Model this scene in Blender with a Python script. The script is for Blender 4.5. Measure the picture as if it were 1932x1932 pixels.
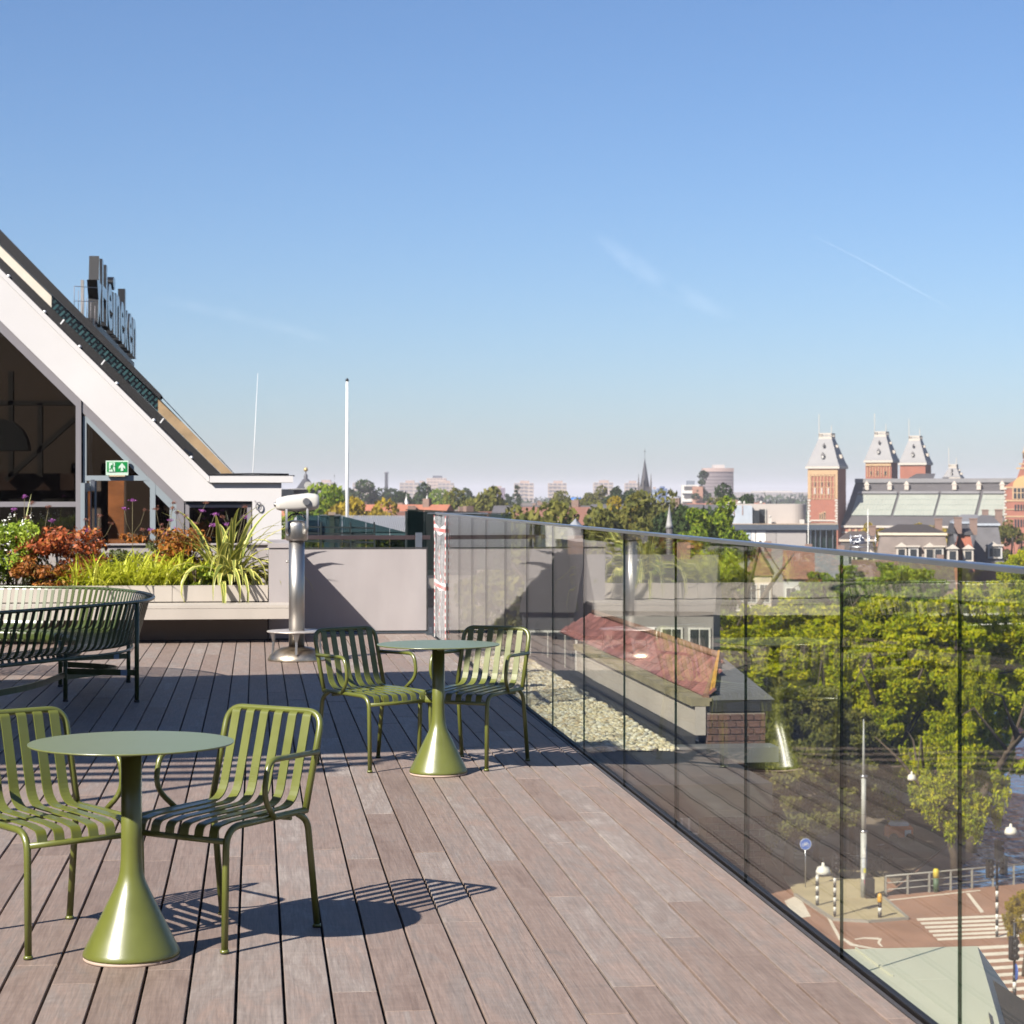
import bpy, math, random
import numpy as np
from mathutils import Vector, Matrix, noise as mnoise

for _o in list(bpy.data.objects):
    bpy.data.objects.remove(_o)
SC = bpy.context.scene
COL = SC.collection
R = math.radians
random.seed(7)

# ------------------------------------------------------------------ camera
# The deck boards run along +Y, the deck surface is z = 0, the camera stands at x = y = 0.
EYE = 1.588                    # eye height above the deck
FPX = 4000.0                   # focal length, in 1/1932 of the frame
HZ = 935.0                     # row of the horizon (of 1932)
YAW = R(6.87)
SN, CS = math.sin(YAW), math.cos(YAW)
cam_d = bpy.data.cameras.new('camera')
cam_d.sensor_width = 36.0
cam_d.lens = 36.0 * FPX / 1932.0
cam_d.shift_y = -(966.0 - HZ) / 1932.0
cam_d.clip_start = 0.1
cam_d.clip_end = 120000.0
cam = bpy.data.objects.new('camera', cam_d)
COL.objects.link(cam)
cam.location = (0, 0, EYE)
cam.rotation_euler = (R(90), 0, -YAW)
SC.camera = cam
cam_d.dof.use_dof = True
cam_d.dof.focus_distance = 10.5
cam_d.dof.aperture_fstop = 9.0

# ------------------------------------------------------------------ sky, sun, exposure
SUN = Vector((-0.584, -0.520, 0.622)).normalized()      # towards the sun
SUN_EL = math.asin(SUN.z)
SUN_ROT = math.atan2(SUN.x, SUN.y)
world = bpy.data.worlds.new('World')
SC.world = world
world.use_nodes = True
wn, wl = world.node_tree.nodes, world.node_tree.links
wn.clear()
w_out = wn.new('ShaderNodeOutputWorld')
w_bg = wn.new('ShaderNodeBackground')
w_bg.inputs['Strength'].default_value = 0.0575
w_sky = wn.new('ShaderNodeTexSky')
w_sky.sky_type = 'NISHITA'
w_sky.sun_disc = False
w_sky.sun_elevation = SUN_EL
w_sky.sun_rotation = SUN_ROT
w_sky.altitude = 0
w_sky.air_density = 1.0
w_sky.dust_density = 0.65
w_sky.ozone_density = 8.5
w_hsv = wn.new('ShaderNodeHueSaturation')
w_hsv.inputs['Saturation'].default_value = 1.0
w_tint = wn.new('ShaderNodeVectorMath'); w_tint.operation = 'MULTIPLY'
w_tint.inputs[1].default_value = (1.045, 0.985, 0.99)
wl.new(w_sky.outputs[0], w_hsv.inputs['Color'])
wl.new(w_hsv.outputs[0], w_tint.inputs[0])
wl.new(w_tint.outputs[0], w_bg.inputs['Color'])
wl.new(w_bg.outputs[0], w_out.inputs['Surface'])

sun_d = bpy.data.lights.new('sun', 'SUN')
sun_d.energy = 5.0
sun_d.angle = R(0.53)
sun_d.color = (1.0, 0.935, 0.845)
sun = bpy.data.objects.new('sun', sun_d)
COL.objects.link(sun)
sun.location = SUN * 60
sun.rotation_euler = SUN.to_track_quat('Z', 'Y').to_euler()

SC.view_settings.view_transform = 'Standard'
SC.view_settings.look = 'None'
SC.view_settings.exposure = 1.18
SC.view_settings.gamma = 1.0
SC.view_settings.use_curve_mapping = False
SC.render.engine = 'CYCLES'
cy = SC.cycles
cy.use_denoising = True
try:
    cy.denoiser = 'OPENIMAGEDENOISE'
    cy.denoising_prefilter = 'ACCURATE'
except Exception:
    pass
cy.max_bounces = 9
cy.diffuse_bounces = 3
cy.glossy_bounces = 4
cy.transmission_bounces = 4
cy.transparent_max_bounces = 28
cy.volume_bounces = 0
cy.caustics_reflective = False
cy.caustics_refractive = False
cy.sample_clamp_indirect = 6.0
cy.use_adaptive_sampling = True
cy.adaptive_threshold = 0.015

# ------------------------------------------------------------------ projection helpers (photo position + real distance -> place)
def W(r, c, z=0.0):
    return Vector((c * SN + r * CS, c * CS - r * SN, z))
def P(dx, dy, c):
    return W((dx - 966.0) * c / FPX, c, EYE - (dy - HZ) * c / FPX)
def G(dx, dy, z):
    return P(dx, dy, (EYE - z) * FPX / (dy - HZ))
def PY(dx, dy, Y):
    k = (dx - 966.0) / FPX
    return P(dx, dy, Y / (CS - k * SN))
def PX(dx, dy, X):
    k = (dx - 966.0) / FPX
    return P(dx, dy, X / (SN + k * CS))

# ------------------------------------------------------------------ materials
ALB = 0.68          # the sampled tones are sunlit ones; the surfaces themselves are this much darker
def s2l(c):
    return tuple(ALB * ((v / 255.0) / 12.92 if v / 255.0 <= 0.04045 else ((v / 255.0 + 0.055) / 1.055) ** 2.4) for v in c)

def new_mat(name):
    m = bpy.data.materials.new(name)
    m.use_nodes = True
    nt = m.node_tree
    return m, nt, nt.nodes, nt.links, nt.nodes['Principled BSDF']

def pbr(name, col, rough=0.6, metal=0.0, var=0.12, scale=4.0, bump=0.0, bscale=40.0, rvar=0.1, spec=0.5, stretch=(1, 1, 1),
        objvar=0.0, coords='Object', coat=0.0, detail=5.0, col2=None):
    m, nt, N, L, b = new_mat(name)
    tc = N.new('ShaderNodeTexCoord')
    mp = N.new('ShaderNodeMapping')
    mp.inputs['Scale'].default_value = stretch
    L.new(tc.outputs[coords], mp.inputs['Vector'])
    nz = N.new('ShaderNodeTexNoise')
    nz.inputs['Scale'].default_value = scale
    nz.inputs['Detail'].default_value = detail
    nz.inputs['Roughness'].default_value = 0.6
    L.new(mp.outputs[0], nz.inputs['Vector'])
    rp = N.new('ShaderNodeValToRGB')
    rp.color_ramp.elements[0].position = 0.3
    rp.color_ramp.elements[1].position = 0.7
    c2 = col2 if col2 else col
    rp.color_ramp.elements[0].color = tuple(min(1, v * (1 - var)) for v in col) + (1,)
    rp.color_ramp.elements[1].color = tuple(min(1, v * (1 + var)) for v in c2) + (1,)
    L.new(nz.outputs['Fac'], rp.inputs[0])
    src = rp.outputs[0]
    if objvar > 0:
        oi = N.new('ShaderNodeObjectInfo')
        mr = N.new('ShaderNodeMapRange')
        mr.inputs['To Min'].default_value = 1 - objvar
        mr.inputs['To Max'].default_value = 1 + objvar
        L.new(oi.outputs['Random'], mr.inputs['Value'])
        hs = N.new('ShaderNodeHueSaturation')
        L.new(mr.outputs[0], hs.inputs['Value'])
        L.new(src, hs.inputs['Color'])
        src = hs.outputs[0]
    L.new(src, b.inputs['Base Color'])
    b.inputs['Metallic'].default_value = metal
    b.inputs['Specular IOR Level'].default_value = spec
    if coat:
        b.inputs['Coat Weight'].default_value = coat
        b.inputs['Coat Roughness'].default_value = 0.25
    rr = N.new('ShaderNodeMapRange')
    rr.inputs['To Min'].default_value = max(0.02, rough - rvar)
    rr.inputs['To Max'].default_value = min(1, rough + rvar)
    L.new(nz.outputs['Fac'], rr.inputs['Value'])
    L.new(rr.outputs[0], b.inputs['Roughness'])
    if bump > 0:
        n2 = N.new('ShaderNodeTexNoise')
        n2.inputs['Scale'].default_value = bscale
        n2.inputs['Detail'].default_value = 4
        L.new(mp.outputs[0], n2.inputs['Vector'])
        bp = N.new('ShaderNodeBump')
        bp.inputs['Strength'].default_value = bump
        bp.inputs['Distance'].default_value = 0.01
        L.new(n2.outputs['Fac'], bp.inputs['Height'])
        L.new(bp.outputs[0], b.inputs['Normal'])
    return m

def leaf_mat(name, cols, rough=0.5, trans=0.35, vscale=1.2, sheen=0.4):
    """Foliage: colour varies from leaf to leaf (per face island) and in broad patches; some light comes through."""
    m, nt, N, L, b = new_mat(name)
    geo = N.new('ShaderNodeNewGeometry')
    tc = N.new('ShaderNodeTexCoord')
    nz = N.new('ShaderNodeTexNoise')
    nz.inputs['Scale'].default_value = vscale
    nz.inputs['Detail'].default_value = 3
    L.new(tc.outputs['Object'], nz.inputs['Vector'])
    mx = N.new('ShaderNodeMath'); mx.operation = 'MULTIPLY_ADD'
    L.new(geo.outputs['Random Per Island'], mx.inputs[0])
    mx.inputs[1].default_value = 0.55
    sb = N.new('ShaderNodeMath'); sb.operation = 'MULTIPLY_ADD'
    L.new(nz.outputs['Fac'], sb.inputs[0]); sb.inputs[1].default_value = 1.1; sb.inputs[2].default_value = -0.32
    L.new(sb.outputs[0], mx.inputs[2])
    rp = N.new('ShaderNodeValToRGB')
    e = rp.color_ramp.elements
    n = len(cols)
    e[0].position = 0.0; e[0].color = cols[0] + (1,)
    e[1].position = 1.0; e[1].color = cols[-1] + (1,)
    for i in range(1, n - 1):
        x = e.new(i / (n - 1)); x.color = cols[i] + (1,)
    L.new(mx.outputs[0], rp.inputs[0])
    L.new(rp.outputs[0], b.inputs['Base Color'])
    b.inputs['Roughness'].default_value = rough
    b.inputs['Specular IOR Level'].default_value = sheen
    tr = N.new('ShaderNodeBsdfTranslucent')
    L.new(rp.outputs[0], tr.inputs['Color'])
    ms = N.new('ShaderNodeMixShader')
    ms.inputs[0].default_value = trans
    L.new(b.outputs[0], ms.inputs[1]); L.new(tr.outputs[0], ms.inputs[2])
    L.new(ms.outputs[0], N['Material Output'].inputs['Surface'])
    return m

def glass_mat(name, tint=(0.9, 0.95, 0.92), refl=1.0, wob=0.0, wscale=1.0, f0=0.045, rough=0.0, fexp=5.0):
    """Flat architectural glass: see-through with a tint, mirror reflection by the Fresnel law, slightly wavy."""
    m, nt, N, L, b = new_mat(name)
    N.remove(b)
    geo = N.new('ShaderNodeNewGeometry')
    dt = N.new('ShaderNodeVectorMath'); dt.operation = 'DOT_PRODUCT'
    L.new(geo.outputs['Incoming'], dt.inputs[0]); L.new(geo.outputs['True Normal'], dt.inputs[1])
    ab = N.new('ShaderNodeMath'); ab.operation = 'ABSOLUTE'; L.new(dt.outputs['Value'], ab.inputs[0])
    om = N.new('ShaderNodeMath'); om.operation = 'SUBTRACT'; om.inputs[0].default_value = 1.0; L.new(ab.outputs[0], om.inputs[1])
    pw = N.new('ShaderNodeMath'); pw.operation = 'POWER'; L.new(om.outputs[0], pw.inputs[0]); pw.inputs[1].default_value = fexp
    fr = N.new('ShaderNodeMath'); fr.operation = 'MULTIPLY_ADD'; L.new(pw.outputs[0], fr.inputs[0])
    fr.inputs[1].default_value = (1 - f0) * refl; fr.inputs[2].default_value = f0 * refl
    fr.use_clamp = True
    tr = N.new('ShaderNodeBsdfTransparent'); tr.inputs['Color'].default_value = tint + (1,)
    gl = N.new('ShaderNodeBsdfGlossy'); gl.inputs['Roughness'].default_value = rough
    gl.inputs['Color'].default_value = (1, 1, 1, 1)
    if wob > 0:
        tc = N.new('ShaderNodeTexCoord')
        nz = N.new('ShaderNodeTexNoise'); nz.inputs['Scale'].default_value = wscale; nz.inputs['Detail'].default_value = 1
        L.new(tc.outputs['Object'], nz.inputs['Vector'])
        bp = N.new('ShaderNodeBump'); bp.inputs['Strength'].default_value = 1.0; bp.inputs['Distance'].default_value = wob
        L.new(nz.outputs['Fac'], bp.inputs['Height'])
        L.new(bp.outputs[0], gl.inputs['Normal'])
    ms = N.new('ShaderNodeMixShader')
    L.new(fr.outputs[0], ms.inputs[0]); L.new(tr.outputs[0], ms.inputs[1]); L.new(gl.outputs[0], ms.inputs[2])
    L.new(ms.outputs[0], N['Material Output'].inputs['Surface'])
    return m

# ------------------------------------------------------------------ mesh building
class MB:
    def __init__(self):
        self.v = []; self.f = []; self.m = []; self.sm = []
        self.mi = 0; self.smooth = False
    def add(self, vs, fs):
        o = len(self.v)
        self.v.extend(tuple(p) for p in vs)
        for f in fs:
            self.f.append([o + i for i in f]); self.m.append(self.mi); self.sm.append(self.smooth)
        return self
    def box(self, x0, y0, z0, x1, y1, z1):
        vs = [(x0, y0, z0), (x1, y0, z0), (x1, y1, z0), (x0, y1, z0), (x0, y0, z1), (x1, y0, z1), (x1, y1, z1), (x0, y1, z1)]
        return self.add(vs, [(3, 2, 1, 0), (4, 5, 6, 7), (0, 1, 5, 4), (1, 2, 6, 5), (2, 3, 7, 6), (3, 0, 4, 7)])
    def bbox(self, x0, y0, z0, x1, y1, z1, b):
        """Box with its top edges chamfered by b."""
        b = min(b, (x1 - x0) * .45, (y1 - y0) * .45)
        vs = [(x0, y0, z0), (x1, y0, z0), (x1, y1, z0), (x0, y1, z0),
              (x0, y0, z1 - b), (x1, y0, z1 - b), (x1, y1, z1 - b), (x0, y1, z1 - b),
              (x0 + b, y0 + b, z1), (x1 - b, y0 + b, z1), (x1 - b, y1 - b, z1), (x0 + b, y1 - b, z1)]
        return self.add(vs, [(3, 2, 1, 0), (0, 1, 5, 4), (1, 2, 6, 5), (2, 3, 7, 6), (3, 0, 4, 7),
                             (4, 5, 9, 8), (5, 6, 10, 9), (6, 7, 11, 10), (7, 4, 8, 11), (8, 9, 10, 11)])
    def obox(self, o, ex, ey, ez):
        """Box from corner o with edge vectors ex, ey, ez."""
        o, ex, ey, ez = Vector(o), Vector(ex), Vector(ey), Vector(ez)
        vs = [o, o + ex, o + ex + ey, o + ey, o + ez, o + ex + ez, o + ex + ey + ez, o + ey + ez]
        return self.add(vs, [(3, 2, 1, 0), (4, 5, 6, 7), (0, 1, 5, 4), (1, 2, 6, 5), (2, 3, 7, 6), (3, 0, 4, 7)])
    def bar(self, a, b, w, t, up=(0, 0, 1)):
        a, b = Vector(a), Vector(b)
        d = (b - a); dn = d.normalized()
        u = Vector(up)
        s = dn.cross(u)
        if s.length < 1e-5:
            s = dn.cross(Vector((1, 0, 0)))
        s.normalize()
        u2 = s.cross(dn).normalized()
        return self.obox(a - s * w / 2 - u2 * t / 2, s * w, u2 * t, d)
    def quad(self, a, b, c, d):
        return self.add([a, b, c, d], [(0, 1, 2, 3)])
    def poly(self, pts, thick=None):
        """Flat polygon, extruded by the vector thick."""
        n = len(pts)
        pts = [Vector(p) for p in pts]
        if thick is None:
            return self.add(pts, [tuple(range(n))])
        t = Vector(thick)
        vs = pts + [p + t for p in pts]
        fs = [tuple(range(n)), tuple(reversed(range(n, 2 * n)))]
        for i in range(n):
            j = (i + 1) % n
            fs.append((i, n + i, n + j, j))
        return self.add(vs, fs)
    def tube(self, path, rad, n=10, cap=True, closed=False):
        path = [Vector(p) for p in path]
        k = len(path)
        rs = rad if isinstance(rad, (list, tuple)) else [rad] * k
        sm0 = self.smooth; self.smooth = True
        o = len(self.v)
        t0 = (path[1] - path[0]).normalized()
        up = Vector((0, 0, 1)) if abs(t0.z) < .9 else Vector((0, 1, 0))
        nrm = t0.cross(up).normalized()
        for i in range(k):
            if closed:
                t = (path[(i + 1) % k] - path[i - 1]).normalized()
            elif i == 0:
                t = t0
            elif i == k - 1:
                t = (path[-1] - path[-2]).normalized()
            else:
                t = (path[i + 1] - path[i - 1]).normalized()
            nrm = (nrm - t * nrm.dot(t))
            if nrm.length < 1e-6:
                nrm = t.orthogonal()
            nrm.normalize()
            bn = t.cross(nrm)
            for j in range(n):
                a = 2 * math.pi * j / n
                p = path[i] + (nrm * math.cos(a) + bn * math.sin(a)) * rs[i]
                self.v.append(tuple(p))
        rng = k if closed else k - 1
        for i in range(rng):
            for j in range(n):
                a = o + i * n + j; b = o + i * n + (j + 1) % n
                i2 = (i + 1) % k
                c = o + i2 * n + (j + 1) % n; d = o + i2 * n + j
                self.f.append([a, b, c, d]); self.m.append(self.mi); self.sm.append(True)
        if cap and not closed:
            self.f.append([o + j for j in reversed(range(n))]); self.m.append(self.mi); self.sm.append(False)
            self.f.append([o + (k - 1) * n + j for j in range(n)]); self.m.append(self.mi); self.sm.append(False)
        self.smooth = sm0
        return self
    def lathe(self, prof, n=40, at=(0, 0, 0), flat=()):
        """Revolve [(radius, z), ...] about the vertical through at."""
        o = len(self.v)
        ax, ay, az = at
        for (r_, z_) in prof:
            for j in range(n):
                a = 2 * math.pi * j / n
                self.v.append((ax + r_ * math.cos(a), ay + r_ * math.sin(a), az + z_))
        for i in range(len(prof) - 1):
            for j in range(n):
                a = o + i * n + j; b = o + i * n + (j + 1) % n
                self.f.append([a, b, b + n, a + n]); self.m.append(self.mi); self.sm.append(i not in flat)
        if prof[0][0] > 1e-4:
            self.f.append([o + j for j in reversed(range(n))]); self.m.append(self.mi); self.sm.append(False)
        if prof[-1][0] > 1e-4:
            q = o + (len(prof) - 1) * n
            self.f.append([q + j for j in range(n)]); self.m.append(self.mi); self.sm.append(False)
        return self
    def strip(self, path, wdir, w, t):
        """A flat bar of width w and thickness t that follows path; wdir = width direction (vector or one per point)."""
        path = [Vector(p) for p in path]
        k = len(path)
        o = len(self.v)
        for i in range(k):
            tg = (path[min(i + 1, k - 1)] - path[max(i - 1, 0)]).normalized()
            wd = Vector(wdir[i] if isinstance(wdir, list) else wdir).normalized()
            nn = wd.cross(tg).normalized()
            a = wd * (w / 2); b = nn * (t / 2)
            for q in (-a - b, a - b, a + b, -a + b):
                self.v.append(tuple(path[i] + q))
        for i in range(k - 1):
            for j in range(4):
                a = o + i * 4 + j; b = o + i * 4 + (j + 1) % 4
                self.f.append([a, b, b + 4, a + 4]); self.m.append(self.mi); self.sm.append(False)
        self.f.append([o + 3, o + 2, o + 1, o]); self.m.append(self.mi); self.sm.append(False)
        e = o + (k - 1) * 4
        self.f.append([e, e + 1, e + 2, e + 3]); self.m.append(self.mi); self.sm.append(False)
        return self
    def sphere(self, c, r, nu=14, nv=8, sc=(1, 1, 1)):
        o = len(self.v)
        c = Vector(c)
        self.v.append((c.x, c.y, c.z - r * sc[2]))
        for i in range(1, nv):
            ph = -math.pi / 2 + math.pi * i / nv
            for j in range(nu):
                a = 2 * math.pi * j / nu
                self.v.append((c.x + r * sc[0] * math.cos(ph) * math.cos(a), c.y + r * sc[1] * math.cos(ph) * math.sin(a), c.z + r * sc[2] * math.sin(ph)))
        self.v.append((c.x, c.y, c.z + r * sc[2]))
        top = len(self.v) - 1
        def F(*q):
            self.f.append(list(q)); self.m.append(self.mi); self.sm.append(True)
        for j in range(nu):
            F(o, o + 1 + (j + 1) % nu, o + 1 + j)
            F(top, top - nu + j, top - nu + (j + 1) % nu)
        for i in range(nv - 2):
            for j in range(nu):
                a = o + 1 + i * nu + j; b = o + 1 + i * nu + (j + 1) % nu
                F(a, b, b + nu, a + nu)
        return self
    def mesh(self, name, mats):
        me = bpy.data.meshes.new(name)
        me.from_pydata(self.v, [], self.f)
        if not isinstance(mats, (list, tuple)):
            mats = [mats]
        for q in mats:
            me.materials.append(q)
        me.polygons.foreach_set('material_index', self.m)
        me.polygons.foreach_set('use_smooth', self.sm)
        me.update()
        return me
    def build(self, name, mats, parent=None, loc=None, **kw):
        return obj(name, self.mesh(name, mats), parent, loc, **kw)

def obj(name, me, parent=None, loc=None, label=None, cat=None, group=None, kind=None, rot=None):
    o = bpy.data.objects.new(name, me)
    COL.objects.link(o)
    if parent is not None:
        o.parent = parent
    if loc is not None:
        o.location = loc
    if rot is not None:
        o.rotation_euler = rot
    tag(o, label, cat, group, kind)
    return o

def tag(o, label=None, cat=None, group=None, kind=None):
    if label: o['label'] = label
    if cat: o['category'] = cat
    if group: o['group'] = group
    if kind: o['kind'] = kind
    return o

def thing(name, label, cat, loc=(0, 0, 0), rz=0.0, group=None):
    o = bpy.data.objects.new(name, None)
    o.empty_display_size = 0.2
    COL.objects.link(o)
    o.location = loc
    o.rotation_euler = (0, 0, rz)
    return tag(o, label, cat, group)

def copy_tree(o, parent=None, loc=None, rz=None, label=None, scale=None):
    c = o.copy()
    COL.objects.link(c)
    c.parent = parent
    if parent is not None:
        c.matrix_parent_inverse = o.matrix_parent_inverse.copy()
    if loc is not None: c.location = loc
    if rz is not None: c.rotation_euler = (0, 0, rz)
    if label: c['label'] = label
    if scale is not None: c.scale = scale
    for ch in list(o.children):
        copy_tree(ch, c)
    return c

def fast_mesh(name, verts, quads, mats, smooth=False, mat_idx=None):
    """numpy verts (n,3) and quads (m,4) -> mesh."""
    me = bpy.data.meshes.new(name)
    verts = np.asarray(verts, dtype=np.float32); quads = np.asarray(quads, dtype=np.int32)
    k = quads.shape[1]
    me.vertices.add(len(verts)); me.vertices.foreach_set('co', verts.ravel())
    me.loops.add(quads.size); me.loops.foreach_set('vertex_index', quads.ravel())
    me.polygons.add(len(quads))
    me.polygons.foreach_set('loop_start', np.arange(0, quads.size, k, dtype=np.int32))
    if not isinstance(mats, (list, tuple)):
        mats = [mats]
    for q in mats:
        me.materials.append(q)
    if mat_idx is not None:
        me.polygons.foreach_set('material_index', np.asarray(mat_idx, dtype=np.int32))
    me.polygons.foreach_set('use_smooth', np.full(len(quads), smooth, dtype=bool))
    me.update(calc_edges=True)
    return me

def bezier(pts, n):
    """Catmull-Rom through pts, n samples per span."""
    pts = [Vector(p) for p in pts]
    out = []
    for i in range(len(pts) - 1):
        p0 = pts[max(i - 1, 0)]; p1 = pts[i]; p2 = pts[i + 1]; p3 = pts[min(i + 2, len(pts) - 1)]
        for k in range(n):
            t = k / n
            out.append(0.5 * ((2 * p1) + (p2 - p0) * t + (2 * p0 - 5 * p1 + 4 * p2 - p3) * t * t + (3 * p1 - p0 - 3 * p2 + p3) * t ** 3))
    out.append(pts[-1])
    return out

def rounded(pts, rad, n=5):
    """Polyline with its corners rounded (quadratic)."""
    pts = [Vector(p) for p in pts]
    rads = rad if isinstance(rad, (list, tuple)) else [rad] * len(pts)
    out = [pts[0]]
    for i in range(1, len(pts) - 1):
        a, b, c = pts[i - 1], pts[i], pts[i + 1]
        r_ = min(rads[i], (a - b).length * .49, (c - b).length * .49)
        s = b + (a - b).normalized() * r_
        e = b + (c - b).normalized() * r_
        for k in range(n + 1):
            t = k / n
            out.append(s * (1 - t) ** 2 + b * 2 * t * (1 - t) + e * t * t)
    out.append(pts[-1])
    return out
# ================================================================== the terrace: deck, glass balustrade, planter, gate
def plank_material():
    m, nt, N, L, b = new_mat('weathered_hardwood')
    tc = N.new('ShaderNodeTexCoord'); oi = N.new('ShaderNodeObjectInfo')
    off = N.new('ShaderNodeVectorMath'); off.operation = 'SCALE'
    cb = N.new('ShaderNodeCombineXYZ')
    L.new(oi.outputs['Random'], cb.inputs[0]); L.new(oi.outputs['Random'], cb.inputs[1])
    L.new(cb.outputs[0], off.inputs[0]); off.inputs['Scale'].default_value = 37.0
    ad = N.new('ShaderNodeVectorMath'); ad.operation = 'ADD'
    L.new(tc.outputs['Object'], ad.inputs[0]); L.new(off.outputs[0], ad.inputs[1])
    def noise(sc, scale, det, rough=0.6, dist=0.0):
        mp = N.new('ShaderNodeMapping'); mp.inputs['Scale'].default_value = sc
        L.new(ad.outputs[0], mp.inputs['Vector'])
        n = N.new('ShaderNodeTexNoise'); n.inputs['Scale'].default_value = scale; n.inputs['Detail'].default_value = det
        n.inputs['Roughness'].default_value = rough; n.inputs['Distortion'].default_value = dist
        L.new(mp.outputs[0], n.inputs['Vector']); return n
    grain = noise((60, 2.2, 8), 1.6, 6, 0.65, 0.6)
    fine = noise((260, 9, 20), 1.0, 4, 0.7)
    blot = noise((6, 1.2, 3), 1.3, 6, 0.66, 1.2)
    crossm = noise((5, 26, 5), 1.1, 5, 0.65, 0.3)
    # plank colour: pinkish brown to silver grey
    mixv = N.new('ShaderNodeMath'); mixv.operation = 'MULTIPLY_ADD'
    L.new(blot.outputs['Fac'], mixv.inputs[0]); mixv.inputs[1].default_value = 1.9
    om = N.new('ShaderNodeMath'); om.operation = 'MULTIPLY_ADD'
    L.new(oi.outputs['Random'], om.inputs[0]); om.inputs[1].default_value = 0.5; om.inputs[2].default_value = -0.7
    L.new(om.outputs[0], mixv.inputs[2])
    r1 = N.new('ShaderNodeValToRGB')
    e = r1.color_ramp.elements
    e[0].position = 0.0; e[0].color = s2l((142, 122, 111)) + (1,)
    e[1].position = 1.0; e[1].color = s2l((162, 151, 143)) + (1,)
    x = e.new(0.4); x.color = s2l((155, 136, 125)) + (1,)
    x = e.new(0.7); x.color = s2l((145, 132, 124)) + (1,)
    L.new(mixv.outputs[0], r1.inputs[0])
    def mul(src, nz, lo, hi, a=0.3, z=0.7):
        mr = N.new('ShaderNodeMapRange'); mr.inputs['From Min'].default_value = a; mr.inputs['From Max'].default_value = z
        mr.inputs['To Min'].default_value = lo; mr.inputs['To Max'].default_value = hi
        L.new(nz.outputs['Fac'], mr.inputs['Value'])
        mm = N.new('ShaderNodeVectorMath'); mm.operation = 'SCALE'
        L.new(src, mm.inputs[0]); L.new(mr.outputs[0], mm.inputs['Scale']); return mm.outputs[0]
    c = mul(r1.outputs[0], grain, 0.76, 1.17)
    c = mul(c, fine, 0.90, 1.08)
    c = mul(c, crossm, 0.92, 1.08)
    # per-plank value
    mr = N.new('ShaderNodeMapRange'); mr.inputs['To Min'].default_value = 0.84; mr.inputs['To Max'].default_value = 1.1
    L.new(oi.outputs['Random'], mr.inputs['Value'])
    mm = N.new('ShaderNodeVectorMath'); mm.operation = 'SCALE'; L.new(c, mm.inputs[0]); L.new(mr.outputs[0], mm.inputs['Scale'])
    # small dark screw plugs and flecks
    vo = N.new('ShaderNodeTexVoronoi'); vo.inputs['Scale'].default_value = 5.5
    L.new(ad.outputs[0], vo.inputs['Vector'])
    sp = N.new('ShaderNodeMapRange'); sp.inputs['From Min'].default_value = 0.014; sp.inputs['From Max'].default_value = 0.03
    sp.inputs['To Min'].default_value = 0.45; sp.inputs['To Max'].default_value = 1.0
    L.new(vo.outputs['Distance'], sp.inputs['Value'])
    m2 = N.new('ShaderNodeVectorMath'); m2.operation = 'SCALE'; L.new(mm.outputs[0], m2.inputs[0]); L.new(sp.outputs[0], m2.inputs['Scale'])
    L.new(m2.outputs[0], b.inputs['Base Color'])
    b.inputs['Roughness'].default_value = 0.62
    b.inputs['Specular IOR Level'].default_value = 0.35
    bp = N.new('ShaderNodeBump'); bp.inputs['Strength'].default_value = 0.35; bp.inputs['Distance'].default_value = 0.004
    L.new(grain.outputs['Fac'], bp.inputs['Height']); L.new(bp.outputs[0], b.inputs['Normal'])
    return m

M = {}
M['plank'] = plank_material()
M['sub'] = pbr('dark_subframe', (0.012, 0.011, 0.011), 0.9)
M['black'] = pbr('black_channel', s2l((44, 38, 42)), 0.5, var=0.3, scale=9)
M['alu'] = pbr('brushed_aluminium', (0.5, 0.51, 0.53), 0.32, metal=1.0, var=0.05, scale=20, stretch=(1, .05, 1))
M['glass'] = glass_mat('balustrade_glass', (0.955, 0.97, 0.935), refl=0.9, fexp=6.5, wob=0.0014, wscale=1.6)
M['gedge'] = glass_mat('glass_edge', (0.20, 0.27, 0.22), refl=0.6)

deck = MB().box(-7.5, 3.5, -0.12, 1.965, 25.0, -0.034).build('deck', M['sub'], kind='structure')
# planks, every one its own piece
PITCH, GAP, X0 = 0.1505, 0.0095, -0.064
rnd = random.Random(11)
k0 = int((-3.6 - X0) / PITCH); k1 = int((1.97 - X0) / PITCH)
npl = 0
def plank(x0, x1, y0, y1):
    xc, yc = (x0 + x1) / 2, (y0 + y1) / 2
    hx, hy = (x1 - x0) / 2, (y1 - y0) / 2
    dz = rnd.uniform(-0.0012, 0.0012)
    mb = MB().bbox(-hx, -hy, -0.027, hx, hy, 0, 0.0016)
    o = mb.build('plank', M['plank'], deck, (xc, yc, dz))
    o.rotation_euler = (0, 0, rnd.uniform(-0.0004, 0.0004))
for k in range(k0, k1 + 1):
    xl = X0 + k * PITCH + GAP / 2
    xr = X0 + (k + 1) * PITCH - GAP / 2
    if xr > 1.97:
        xr = 1.97
    if xr - xl < 0.03:
        continue
    # start where the row enters the view (or its mirror image) to save pieces
    ys = 4.6 if xl > -1.0 else max(4.6, -xl / 0.125 - 5.0)
    y = ys - rnd.uniform(0, 2.4)
    yend = 23.42 if xl < 0.36 else 24.05
    while y < yend:
        ln = rnd.choice([1.55, 1.9, 2.35, 2.75, 3.3, 3.7])
        y2 = min(y + ln, yend)
        if yend - y2 < 0.5:
            y2 = yend
        if y2 > ys - 0.4:
            plank(xl, xr, y, y2 - 0.006); npl += 1
        y = y2
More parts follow.
